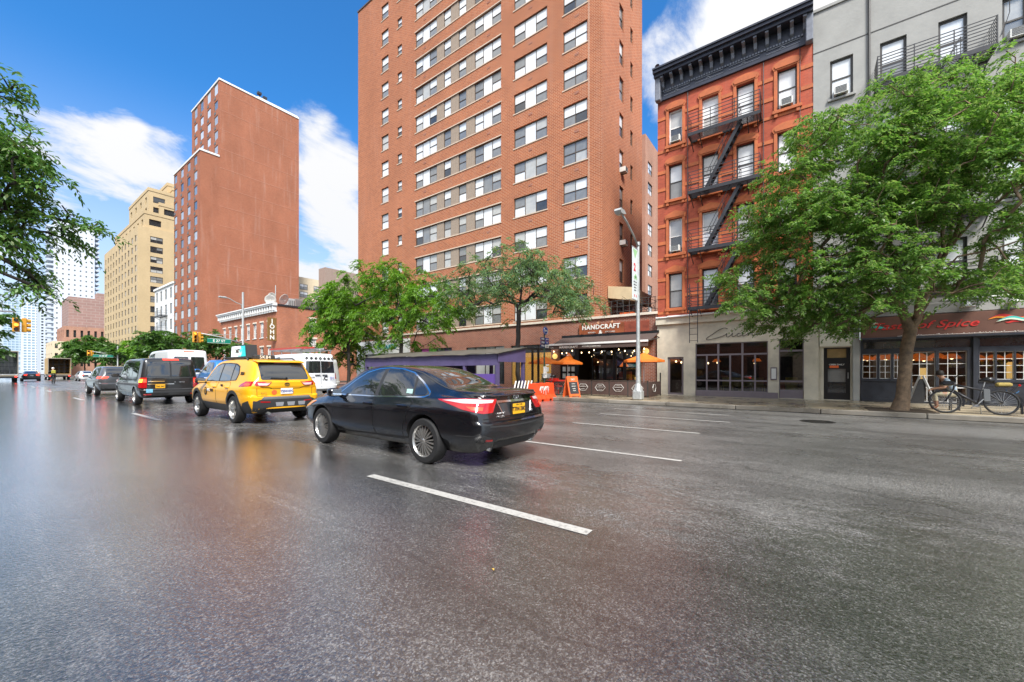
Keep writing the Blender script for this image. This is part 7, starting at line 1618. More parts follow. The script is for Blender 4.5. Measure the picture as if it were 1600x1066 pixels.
for px, py, r in ((1165, 470, .8), (1215, 455, 1.0), (1190, 395, .9), (1240, 400, 1.0), (1225, 335, .9), (1285, 330, 1.1), (1275, 270, .8), (1330, 260, 1.0), (1300, 430, 1.1), (1350, 390, 1.2), (1340, 320, 1.2), (1390, 230, 1.0), (1395, 310, 1.2), (1440, 195, 1.0), (1480, 145, .9), (1460, 260, 1.2), (1530, 190, 1.1), (1560, 125, .9), (1590, 165, 1.0), (1215, 275, .8), (1262, 222, .85), (1322, 195, .9), (1385, 155, .85), (1185, 335, .8), (1440, 130, .75), (1150, 430, .6), (1455, 345, 1.0), (1530, 265, 1.0), (1600, 250, 1.1), (1380, 450, .9), (1260, 490, .9), (1200, 500, .6), (1320, 475, .9), (1410, 410, .9), (1590, 375, .8), (1565, 440, .7), (1600, 440, .8), (1650, 310, 1.0), (1660, 220, .8), (1500, 440, .6), (1440, 500, .3), (1330, 500, .5), (1250, 515, .4)):
    for X in (15.2, 16.6, 18.2): blobs.append(bx(px, py, X + random.uniform(-.4, .4), r * random.uniform(.8, 1.0)))
tree('large leafy street tree leaning over the pavement before the grey house', tb, limbs, blobs, 1000, None, 'leaf_elm', 3, twigs=7, per=25, spread=.64, droop=.40, flat=.3, llen=(.075, .125), lw=.42, r0=.155, rpow=.43)
q = MB(); q.box(-.75, -.75, 0, .75, .75, .012); q.build('tree_pit', M('soil', (.05, .035, .022), .8, var=.4, vs=9), None, (tb.x + .1, tb.y, PZ + .006), kind='structure')
# honey locusts before the tower
def locust(label, px, X, fork_py, crown, mat, seed, n, r0=.13, lean=0., **k):
    Y = onX(px, X); b = Vector((X, Y, PZ - .02)); f = Vector((X, Y, zat(fork_py, X, Y))); L = [[b, b.lerp(f, .5) + Vector((.05, .08, 0)), f]]
    cx = [bx(p[0], p[1], X + random.uniform(-.3, .3), p[2]) for p in crown]
    for p in cx[::3]: v = Vector(p[:3]) - f; L.append([f, f + v * .4 + Vector((0, 0, .25 * v.length)), f + v * .85])
    bl = [(c[0] + dx_, c[1], c[2], c[3]) for c in cx for dx_ in (-1.4, 0, 1.4)]
    return tree(label, b, L, bl, n, None, mat, seed, r0=r0, bark='bark_dark', **k)
locust('bright green honey locust behind the purple dining shed', 627, 17.0, 520, [(545, 470, 1.2), (575, 445, 1.1), (605, 425, 1.0), (640, 428, .9), (620, 460, 1.2), (660, 455, 1.0), (690, 470, .9), (715, 492, .7), (535, 500, .9), (570, 500, 1.1), (600, 490, 1.0), (640, 495, 1.0), (675, 500, .8), (590, 525, .6), (648, 525, .5), (700, 450, .5), (622, 540, .35), (600, 545, .3)], 'leaf_locust', 5, 300, twigs=6, per=22, spread=.8, droop=.6, llen=(.14, .24), lw=.3)
locust('silvery green twin-stemmed locust beside the bus stop', 810, 17.0, 482, [(745, 455, .9), (770, 430, .9), (800, 412, .9), (830, 410, .8), (860, 418, .8), (885, 440, .8), (905, 465, .7), (800, 445, 1.0), (840, 445, 1.0), (870, 465, .8), (730, 478, .6), (760, 478, .6), (895, 485, .5), (720, 440, .45), (770, 500, .3), (915, 478, .4)], 'leaf_silver', 8, 250, twigs=5, per=19, spread=.7, droop=.5, llen=(.12, .2), lw=.28, r0=.12)
locust('low green locust at the side street corner left of the tower', 545, 17.4, 555, [(525, 470, 1.0), (545, 455, .8), (520, 505, 1.0), (545, 490, .9), (515, 540, .9), (540, 535, .8), (532, 562, .7), (550, 520, .7), (508, 520, .6)], 'leaf_locust', 12, 170, twigs=6, per=16, spread=.9, droop=.6, llen=(.2, .32), lw=.32)
# overhanging branch of the near-side tree
nb_ = Vector((-2.3, 12.5, PZ - .02)); nf = Vector((-2.2, 12.4, 3.6))
L = [[nb_, Vector((-2.25, 12.45, 2)), nf], [nf, Vector((-1.6, 12.2, 4.6)), pY(10, 330, 12.2), pY(60, 332, 12.1), pY(100, 345, 12.0), pY(145, 358, 12.0)], [nf, Vector((-1.5, 12.4, 5.2)), pY(-20, 250, 12.4), pY(30, 270, 12.2), pY(62, 298, 12.2)], [nf, Vector((-1.8, 12.2, 3.9)), pY(-10, 395, 12.2), pY(40, 425, 12.0), pY(75, 455, 12)], [nf, Vector((-2, 12.4, 6.2)), pY(-40, 150, 12.4), pY(15, 140, 12.2), pY(30, 150, 12.2)]]
bl = [by(p, y, 12.1 + random.uniform(-.5, .5), r) for p, y, r in ((5, 130, .3), (22, 148, .2), (8, 200, .28), (-25, 250, .7), (15, 240, .35), (40, 262, .32), (58, 290, .25), (20, 295, .4), (45, 325, .3), (5, 335, .4), (80, 330, .25), (30, 365, .3), (105, 340, .25), (128, 352, .22), (148, 352, .14), (115, 375, .2), (90, 360, .25), (135, 385, .15), (10, 400, .3), (45, 405, .28), (30, 435, .25), (62, 432, .22), (85, 428, .16), (75, 462, .2), (50, 460, .2), (8, 440, .2), (-40, 360, .6), (-60, 200, .9), (-50, 440, .5))]
tree('near-side tree whose branches overhang the avenue at the picture edge', nb_, L, bl, 150, None, 'leaf_near', 21, twigs=5, per=14, spread=.40, droop=.6, llen=(.085, .14), lw=.36, r0=.085, bark='bark_dark')
def far_tree(label, x, y, h, r, seed, mat='leaf_far', group=None, zlo=.32, n=70, ll=(.3, .55)):
    b = Vector((x, y, PZ - .02)); f = Vector((x, y, h * zlo)); g = random.Random(seed); L = [[b, f], [f, f + Vector((r * .5, r * .2, h * .3))], [f, f + Vector((-r * .5, r * .3, h * .3))], [f, f + Vector((0, -r * .5, h * .35))]]
    bl = [(x + r * g.uniform(-.6, .6), y + r * g.uniform(-.6, .6), h * g.uniform(.5, .8), r * .42) for _ in range(9)]
    return tree(label, b, L, bl, n, None, mat, seed, twigs=5, per=13, spread=r * .28, droop=.4, llen=ll, lw=.5, bark='bark_dark', r0=.14, group=group)
far_tree('bushy tree beside the corner traffic signal arm', 17.6, 58.5, 7.4, 3.6, 31, n=110, ll=(.22, .4)); far_tree('dense tree in front of the white walk-up house', 17.5, 80, 8.2, 4.2, 32, n=110); far_tree('yellow-green tree below the brick slab tower', 17.2, 93, 7.6, 4.0, 33, 'leaf_locust', n=100)
far_tree('broad dark green tree below the beige block', 16.0, 127, 9.6, 6.2, 34, n=150, ll=(.4, .7)); far_tree('second broad tree farther along the beige block', 16.5, 146, 10.2, 6.0, 35, n=130, ll=(.45, .75)); far_tree('tree over the far truck at the picture edge', -1.8, 62, 8.0, 4.2, 36, n=150, ll=(.25, .45), zlo=.4); far_tree('small tree by the far junction signal', 17, 110, 7.4, 3.4, 37, n=60)
# ------------------------------------------------------------------ street furniture
def lamp_banner():
    X = 16.75; Y = onX(997, X); t = thing('street_lamp', 'grey cobra-head street lamp with white banner outside the restaurant', 'street lamp', (X, Y, PZ))
    q = MB(); q.bbox(-.2, -.2, 0, .2, .2, .42, .05); q.lathe([(.2, .4), (.13, .62), (.1, .7)], n=8); q.build('base', 'galv', t)
    q = MB(); q.lathe([(.10, .6), (.075, 3), (.06, 6.55), (.085, 6.56), (.085, 6.7), (.001, 6.72)], n=10); q.build('pole', 'galv', t, smooth=True, angle=40)
    hx = onY(966, Y) - X; hz = zat(330, X + hx, Y) - PZ
    q = MB(); q.tube([(0, 0, 6.5), (hx * .25, 0, 6.5 + (hz - 6.5) * .42), (hx * .6, 0, 6.5 + (hz - 6.5) * .82), (hx * .85, 0, hz + .02)], .04, 8); q.build('arm', 'galv', t, smooth=True)
    q = MB(); q.prism([(hx * .78, hz + .02), (hx * .9, hz - .07), (hx + .0, hz - .08), (hx - .1, hz), (hx - .02, hz + .1), (hx * .85, hz + .1)], -.13, .13); h = q.build('lamp_head', 'galv', t); q = MB(); q.lathe([(.001, -.03), (.1, -.02), (.11, .0)], c=(hx * .95, 0, hz - .09), n=14); q.build('lens', 'pane_shade', h)
    zb, ztp = zat(470, X, Y) - PZ, zat(392, X, Y) - PZ; w = .62
    q = MB(); q.box(-w - .08, -.008, zb, -.08, .008, ztp); b = q.build('banner', M('banner_white', (.72, .76, .76), .6), t)
    q = MB(); [q.bar((0, 0, z), (-w - .1, 0, z), .03) for z in (zb - .02, ztp + .02)]; q.build('bracket', 'galv', t)
    M('banner_green', (.35, .6, .3), .6); M('banner_red', (.65, .04, .05), .6)
    cx_ = -.08 - w / 2; hh = ztp - zb
    q = MB(); q.add([(cx_ - .28, -.012, ztp - .05), (cx_ + .28, -.012, ztp - .05), (cx_, -.012, ztp - .42), (cx_ + .28, .012, ztp - .05), (cx_ - .28, .012, ztp - .05), (cx_, .012, ztp - .42)], [(0, 2, 1), (3, 5, 4)]); q.build('banner_print', 'banner_green', b)
    text('2', .42, 'banner_red', b, (cx_ - .06, -.012, zb + hh * .62), font_w=.02); q = MB(); [q.lathe([(.001, -.012), (.09, -.012), (.09, .012)], 'y', (cx_ + dx_, 0, zb + hh * .45 + dz_), 12) for dx_, dz_ in ((.06, .02), (-.05, -.05), (.14, -.05))]; q.build('banner_dots', 'banner_green', b)
    for i in range(4): text('EAST SIDE'[:9 - i], .085, 'ac_grille', b, (cx_, -.012, zb + hh * (.34 - .055 * i)))
    for i in (-.12, .1): q = MB(); q.box(cx_ + i, -.013, zb + .1, cx_ + i + .07, .013, zb + .2); q.build('banner_logo', 'banner_red', b)
lamp_banner()
def signal_head(par, x, y, z, lit='r', rz=0., n=1):
    q = MB(); q.bbox(-.17, -.12, 0, .17, .12, 1.02, .02); h = q.build('signal_head', 'signal_yellow', par, (x, y, z), (0, 0, rz))
    for i, c in enumerate('rya'):
        zz = .84 - .33 * i; q = MB(); q.lathe([(.001, -.125), (.11, -.125), (.115, -.12)], 'y', (0, 0, zz), 16); q.build('lens', ('lamp_amber' if c == lit else 'lens_dark'), h)
        q = MB(); q.lathe([(.13, -.32), (.13, -.12)], 'y', (0, 0, zz), 16); q.build('visor', 'signal_yellow', h)
    return h
def signal(label, X, Y, ax, az, pole_h, sign=None, dual=True, lit='y', a0=4.3, hz=None):
    t = thing('traffic_signal', label, 'traffic signal', (X, Y, PZ)); q = MB(); q.lathe([(.2, 0), (.16, .35), (.11, .45), (.1, pole_h), (.001, pole_h + .05)], n=12); q.build('pole', 'galv', t, smooth=True, angle=40)
    q = MB(); q.tube([(0, 0, a0), (ax * .5, 0, a0 + (az - a0) * .62), (ax, 0, az)], [.07, .055, .045], 8); q.tube([(0, 0, a0 + .9), (ax * .75, 0, a0 + (az - a0) * .85)], .02, 6); q.build('mast_arm', 'galv', t, smooth=True)
    z0 = (hz if hz is not None else az - 1.0); signal_head(t, ax, -.05, z0, lit)
    if dual: signal_head(t, ax + (.38 if ax > 0 else .38), .1, z0, lit, R(90))
    if sign:
        s_, f, w = sign; x = ax * f; z = a0 + (az - a0) * f * 1.05 - .12; q = MB(); q.bbox(x - w / 2, -.09, z - .48, x + w / 2, -.06, z, .008); sg = q.build('street_name_sign', 'sign_green', t); q = MB()
        for a in (z - .47, z - .03): q.box(x - w / 2 + .02, -.094, a, x + w / 2 - .02, -.0905, a + .02)
        q.build('sign_border', 'white_letter', sg); text(s_, .34, 'white_letter', sg, (x, -.1, z - .24), font_w=.008)
    return t
sX, sY = 16.9, 47.9; t = signal('traffic signal arm with green E 27 ST sign at the side street corner', sX, sY, onY(304, sY) - sX, zat(519, onY(304, sY), sY) - PZ, 9.6, ('E 27 ST', .52, 2.0), lit='r', a0=4.2)
q = MB(); hx = onY(348, sY) - sX; hz = zat(465, sX + hx, sY) - PZ; zt = 7.6; q.tube([(0, 0, 7.3), (-.15, 0, 8.3), (hx * .35, 0, hz - .35), (hx * .7, 0, hz), (hx, 0, hz + .05)], .045, 8); q.build('lamp_arm', 'galv', t, smooth=True); q = MB(); q.bbox(hx - .35, -.14, hz - .06, hx + .35, .14, hz + .12, .05); q.build('lamp_head', 'galv', t)
Y = 108.5; signal('distant traffic signal arm with teal street name plate', 16.7, Y, onY(138, Y) - 16.7, 5.2, 6.2, ('E 28 ST', .5, 2.8), lit='y', a0=3.9)
Y = 46; signal('yellow traffic signal hanging from an arm at the picture edge', -1.8, Y, onY(25, Y) + 1.8, zat(488, 2, Y) - PZ, 6.4, None, lit='y', a0=5.4, hz=zat(519, 2, Y) - PZ)
# bus stop pole
X = 16.9; Y = onX(850.5, X); t = thing('bus_stop_sign', 'bus stop pole with round blue sign and route plates', 'bus stop sign', (X, Y, PZ)); zc = lambda py: zat(py, X, Y) - PZ
q = MB(); q.lathe([(.045, 0), (.035, zc(511)), (.001, zc(511))], n=10); q.build('pole', M('pole_green', (.03, .08, .05), .5), t)
q = MB(); q.lathe([(.001, -.03), (.2, -.03), (.21, -.01), (.2, .01), (.001, .01)], 'y', n=26); d = q.build('round_sign', 'sign_blue', t, (0, -.06, zc(517))); text('BUS', .13, 'white_letter', d, (0, -.036, -.01)); q = MB(); q.tube([(.17 * math.cos(a), -.033, .17 * math.sin(a)) for a in [2 * math.pi * i / 24 for i in range(25)]], .008, 4); q.build('rim', 'white_letter', d)
for i, (s_, c) in enumerate((('M101', 'sign_blue'), ('M102', 'sign_blue'), ('M103', 'sign_blue'))):
    z = zc(528) - .17 * i; q = MB(); q.bbox(-.42, -.05, z - .15, .0, -.03, z, .005); p = q.build('route_plate', M('sign_navy', (.01, .02, .1), .5), t); text(s_, .12, 'white_letter', p, (-.21, -.055, z - .075)); q = MB(); q.bbox(.01, -.05, z - .15, .36, -.03, z, .005); p = q.build('info_plate', c if i < 2 else 'paper', t); text('LIMITED' if i == 0 else 'LOCAL', .06, 'white_letter' if i < 2 else 'plate_ink', p, (.18, -.055, z - .075))
q = MB(); q.bbox(-.1, -.09, zc(591), .1, -.0, zc(573), .01); q.build('timetable_box', 'paper', t)
# black dining frame beside the shed
t = thing('dining_gateway', 'black steel frame of posts and beam beside the purple shed', 'frame', (17.6, onX(835, 17.6), PZ)); q = MB()
for y in (-.25, .12): MB().bar((0, y, 0), (0, y, 2.35), .09).build('post', 'black_paint', t)
q = MB(); q.bar((-.9, .15, 2.4), (1.5, -.1, 2.42), .06, .1); q.build('beam', 'black_paint', t)
# purple dining shed
SX0, SX1, SY0, SY1 = 13.9, 16.05, 11.05, 21.2; t = thing('dining_shed', 'purple wooden street dining shed with sagging dark roof', 'dining shed', (SX0, SY0, 0)); w, L_ = SX1 - SX0, SY1 - SY0
q = MB()
for i in range(6):
    y = .08 + i * (L_ - .16) / 5
    for x_, h_ in ((.08, 1.95), (w - .08, 2.25)): MB().bar((x_, y, 0), (x_, y, h_), .14).build('post', 'purple', t)
q = MB(); q.box(0, 0, 1.64, .06, L_, 2.16); q.add([(0, -.03, 1.80), (w, -.03, 1.80), (w, -.03, 2.46), (0, -.03, 2.16), (0, .03, 1.80), (w, .03, 1.80), (w, .03, 2.46), (0, .03, 2.16)], [(0, 1, 2, 3), (7, 6, 5, 4), (3, 2, 6, 7), (0, 4, 5, 1), (1, 5, 6, 2), (0, 3, 7, 4)]); q.build('fascia', 'purple', t)
q = MB(); n = 20
for i in range(n):
    y0, y1 = -.12 + i * (L_ + .24) / n, -.12 + (i + 1) * (L_ + .24) / n; s_ = lambda y: .02 * math.sin(y * 2.1) + .015 * math.sin(y * 5.3)
    for dz_ in (0, .03): q.quad((-.15, y0, 2.15 + s_(y0) + dz_), (w + .05, y0, 2.52 + dz_), (w + .05, y1, 2.52 + dz_), (-.15, y1, 2.15 + s_(y1) + dz_))
    q.quad((-.15, y0, 2.15 + s_(y0)), (-.15, y1, 2.15 + s_(y1)), (-.15, y1, 2.18 + s_(y1)), (-.15, y0, 2.18 + s_(y0)))
q.build('roof', 'shed_roof', t)
q = MB(); bw = (L_ - 2.2) / 5
for i in range(5): q.box(.10, 2.1 + bw * i + .01, .25, .14, 2.1 + bw * (i + 1) - .01, 1.05 if i else 1.05)
q.build('wall_panel', 'purple', t)
q = MB(); q.box(w - .1, 3.2, .2, w - .05, L_, 1.9); q.build('rear_panel', 'purple', t); q = MB(); q.box(.1, .15, .15, .14, 2.0, 1.25); q.build('bright_panel', 'purple_bright', t); q = MB(); q.box(.02, .1, .02, w - .02, L_ - .1, .14); q.build('deck', 'roof_tar', t)
# orange water barrier with white scrawl
X0, X1, Y = onY(829, 9.8), onY(862, 9.8), 9.8; t = thing('water_barrier', 'orange plastic water barrier with white painted scrawl', 'barrier', ((X0 + X1) / 2, Y, 0)); w = (X1 - X0) / 2
q = MB(); pr = [(-.30, .0), (-.30, .12), (-.16, .3), (-.11, .82), (.11, .82), (.16, .3), (.30, .12), (.30, 0)]
nx = 16
for i in range(nx):
    x0, x1 = -w + 2 * w * i / nx, -w + 2 * w * (i + 1) / nx; f = (.93 if i % 3 == 1 else 1.); zo = lambda x: .02 * math.cos(x * 22)
    cut = .1 if i in (4, 5, 10, 11) else 0
    a = [(x0, y_ * f, max(z_, cut) + (zo(x0) if z_ > .7 else 0)) for y_, z_ in pr]; b = [(x1, y_ * f, max(z_, cut) + (zo(x1) if z_ > .7 else 0)) for y_, z_ in pr]; q.add(a + b, [(k, k + 1, k + 9, k + 8) for k in range(7)] + [tuple(range(7, -1, -1)), tuple(range(8, 16))])
q.build('shell', 'orange_plastic', t)
q = MB(); rng = random.Random(4)
for c in range(4):
    cx_ = -.28 + c * .2; pts = [(cx_ + .09 * math.cos(a * (1 + c % 2)), -.19 + .045 * 1.0 * ((.58 + .1 * math.sin(a * 1.7)) - .5) * 1, .58 + .10 * math.sin(a * 1.7)) for a in [i * .55 for i in range(12)]]; q.tube([(p[0], -.152 + (.58 - p[2]) * .1, p[2]) for p in pts], .012, 5); q.tube([(cx_, -.15, .52), (cx_ + .01, -.165, .38 - .05 * (c % 3))], .008, 5)
q.build('scrawl', 'white_letter', t)
# slanted rack bars
t = thing('bicycle_rack', 'row of slanted pale metal rack bars behind the sedan boot', 'bicycle rack', (onY(801, 10.6), 10.6, 0)); q = MB()
for i in range(6): q.tube([(i * .26, .0, .25), (i * .26 + .26, 0, .92)], .035, 7)
q.build('bar', 'ac_white', t); q = MB(); q.bar((-.1, 0, .25), (1.7, 0, .25), .06); [q.bar((x, 0, 0), (x, 0, .25), .06) for x in (0, 1.6)]; q.build('rail', 'black_paint', t)
# A-boards
def a_board(label, X, Y, rz, w, h, frame, face, deco=None):
    t = thing('sandwich_board', label, 'sandwich board', (X, Y, PZ), rz); s_ = .28
    for sg in (-1, 1):
        q = MB(); q.add([(-w, sg * s_, .04), (w, sg * s_, .04), (w, sg * .03, h), (-w, sg * .03, h), (-w, sg * (s_ - .04), .04), (w, sg * (s_ - .04), .04), (w, sg * .005, h), (-w, sg * .005, h)], [(0, 1, 2, 3), (7, 6, 5, 4), (0, 4, 5, 1), (2, 6, 7, 3), (1, 5, 6, 2), (0, 3, 7, 4)]); p = q.build('panel', frame, t)
        f = lambda a, b, o: (a, sg * (s_ + (0.03 - s_) * b + o), .04 + (h - .04) * b); q = MB(); q.add([f(-w * .8, .12, .006), f(w * .8, .12, .006), f(w * .8, .72, .006), f(-w * .8, .72, .006)], [(0, 1, 2, 3)]); q.build('chalk_face', face, p)
        if deco and sg < 0: text(deco[0], deco[1], 'white_letter', p, (0, -(s_ * .30) - .02, h * .84), rot=(R(90 - 14), 0, 0)); [text(s2, deco[1] * .5, 'white_letter', p, (0, -(s_ + (.03 - s_) * b) - .02, .04 + (h - .04) * b), rot=(R(76), 0, 0)) for s2, b in (('LUNCH', .62), ('BRUNCH', .5), ('HAPPY', .38), ('HOUR', .28))]
    q = MB(); [q.box(x - .04, -s_ - .03, 0, x + .04, -s_ + .05, .05) for x in (-w + .05, w - .05)]; [q.box(x - .04, s_ - .05, 0, x + .04, s_ + .03, .05) for x in (-w + .05, w - .05)]; q.build('foot', frame, t); return t
a_board('orange plastic sandwich board with chalk face by the kerb', 17.0, onX(893, 17.0), R(-25), .32, .98, 'orange_board', 'chalk', ('EAT', .12))
# umbrellas
def umbrella(label, X, px, py_edge, py_top, r):
    Y = onX(px, X); ze, zt_ = zat(py_edge, X, Y) - PZ, zat(py_top, X, Y) - PZ; t = thing('parasol', label, 'parasol', (X, Y, PZ), .2, 'orange parasols over the restaurant tables'); q = MB(); n = 8
    ring_ = [(r * math.cos(2 * math.pi * i / n), r * math.sin(2 * math.pi * i / n), ze) for i in range(n)]; midr = [(r * .5 * math.cos(2 * math.pi * i / n), r * .5 * math.sin(2 * math.pi * i / n), ze + (zt_ - ze) * .42) for i in range(n)]; low_ = [(p[0] * 1.005, p[1] * 1.005, ze - .1) for p in ring_]
    q.add(low_ + ring_ + midr + [(0, 0, zt_)], [(i, (i + 1) % n, n + (i + 1) % n, n + i) for i in range(n)] + [(n + i, n + (i + 1) % n, 2 * n + (i + 1) % n, 2 * n + i) for i in range(n)] + [(2 * n + i, 2 * n + (i + 1) % n, 3 * n) for i in range(n)]); q.build('canopy', 'orange', t)
    q = MB(); q.tube([(0, 0, .05), (0, 0, zt_ + .06)], .022, 8); q.build('pole', 'white_paint', t); q = MB()
    for p in ring_: q.bar((0, 0, zt_ - .08), (p[0] * .98, p[1] * .98, ze - .02), .015)
    q.build('rib', 'frame_dark', t); q = MB(); q.lathe([(.001, 0), (.24, 0), (.24, .06), (.05, .1), (.001, .1)], n=18); q.build('base', 'frame_dark', t); return t
umbrella('orange parasol behind the bus stop pole', 18.6, 851, 566, 557, .95); umbrella('orange parasol half under the awning end', 19.8, 887, 567, 556, .85); umbrella('orange parasol behind the street lamp pole', 19.3, 1006, 563, 551, .95)
# planter barrier with hexagon emblems
PXX = 18.5; ya, yb = onX(874, PXX), onX(1012, PXX); t = thing('terrace_barrier', 'low brown barrier with white hexagon emblems before the restaurant', 'barrier', (PXX, ya, PZ), R(-90)); Lb = ya - yb; n = 5; pw_ = Lb / n
def hexa(par, cx_, cz_, r, y):
    q = MB(); P = [(cx_ + r * 1.35 * math.cos(R(60 * i)), y, cz_ + r * math.sin(R(60 * i)) * .95) for i in range(7)]; [q.bar(P[i], P[i + 1], .012, .03, up=(0, 1, 0)) for i in range(6)]; q.bar((cx_ - r * .95, y, cz_ + .02), (cx_ + r * .95, y, cz_ + .02), .012, .07, up=(0, 1, 0)); q.bar((cx_ - r * .5, y, cz_ + r * .5), (cx_ + r * .5, y, cz_ + r * .5), .012, .025, up=(0, 1, 0)); q.bar((cx_ - r * .5, y, cz_ - r * .45), (cx_ + r * .5, y, cz_ - r * .45), .012, .03, up=(0, 1, 0)); q.build('hexagon_emblem', 'white_letter', par)
for i in range(n):
    q = MB(); q.bbox(pw_ * i + .02, -.02, .06, pw_ * (i + 1) - .02, .02, .72, .008); p = q.build('panel', 'planter_brown', t)
    hexa(p, pw_ * (i + .5), .42, .2, -.03)
pm_ = MB().bar((0, 0, 0), (0, 0, .78), .05).mesh('post', 'frame_dark'); [put('post', pm_, t, (pw_ * i, 0, 0)) for i in range(n + 1)]; q = MB(); q.bar((0, 0, .76), (Lb, 0, .76), .05, .04); q.build('top_rail', 'frame_brown', t)
q = MB(); q.bbox(Lb - .02, .05, .06, Lb + .02, 2.0, .72, .008); e = q.build('end_panel', 'planter_brown', t); q = MB(); q.bar((Lb, 2.0, 0), (Lb, 2.0, 1.15), .05); q.build('end_post', 'black_paint', t)
q = MB(); P = [(Lb + .03, .9 + .24 * math.cos(R(60 * i)), .42 + .2 * math.sin(R(60 * i))) for i in range(7)]; [q.bar(P[i], P[i + 1], .012, .03, up=(1, 0, 0)) for i in range(6)]; q.build('hexagon_emblem', 'white_letter', e)
# red table
X = 18.0; Y = onX(866, X); t = thing('cafe_table', 'red-topped pavement table behind the orange barrier', 'table', (X, Y, PZ)); q = MB(); q.bbox(-.35, -.45, .70, .35, .45, .77, .01); q.build('table_top', M('table_red', (.6, .03, .02), .4), t); q = MB(); q.tube([(0, 0, 0), (0, 0, .7)], .03, 8); q.build('pedestal', 'black_paint', t); q = MB(); q.bar((-.3, 0, .02), (.3, 0, .02), .05); q.bar((0, -.3, .02), (0, .3, .02), .05); q.build('foot', 'black_paint', t)
q = MB(); q.bbox(-.22, -.22, .43, .22, .22, .47, .01); [q.bar((sx_ * .2, sy_ * .2, 0), (sx_ * .2, sy_ * .2, .43), .03) for sx_ in (-1, 1) for sy_ in (-1, 1)]; q.bar((-.2, .2, .43), (-.2, .22, .88), .03); q.bar((.2, .2, .43), (.2, .22, .88), .03); q.bbox(-.2, .2, .62, .2, .23, .86, .008); cm_ = q.mesh('seat', 'table_red')
for X, px, rz, lb in ((18.05, 872, 1.4, 'small red pavement chair nearest the sandwich board'), (17.6, 860, -1.7, 'small red pavement chair beside the orange barrier')): put('cafe_chair', cm_, None, (X, onX(px, X), PZ), (0, 0, rz), lb, 'chair', 'red chairs at the pavement table')
# spice restaurant A-board (wooden easel)
X = 19.6; Y = onX(1440, X); t = thing('easel_board', 'dark easel board standing at the dark grey restaurant doors', 'sandwich board', (X, Y, PZ), R(-90)); q = MB()
for sg in (-1, 1): q.bar((sg * .34, -.2 * sg, 0), (sg * .04, 0, 1.05), .06, .05)
q.build('leg', M('easel_white', (.5, .5, .48), .6), t); q = MB(); q.add([(-.30, -.06, .1), (.05, -.06, .1), (.12, -.02, .95), (-.05, -.02, .95), (-.30, -.02, .1), (.05, -.02, .1), (.12, .02, .95), (-.05, .02, .95)], [(0, 1, 2, 3), (7, 6, 5, 4), (0, 4, 5, 1), (1, 5, 6, 2), (2, 6, 7, 3), (3, 7, 4, 0)]); q.build('panel', 'chalk', t)
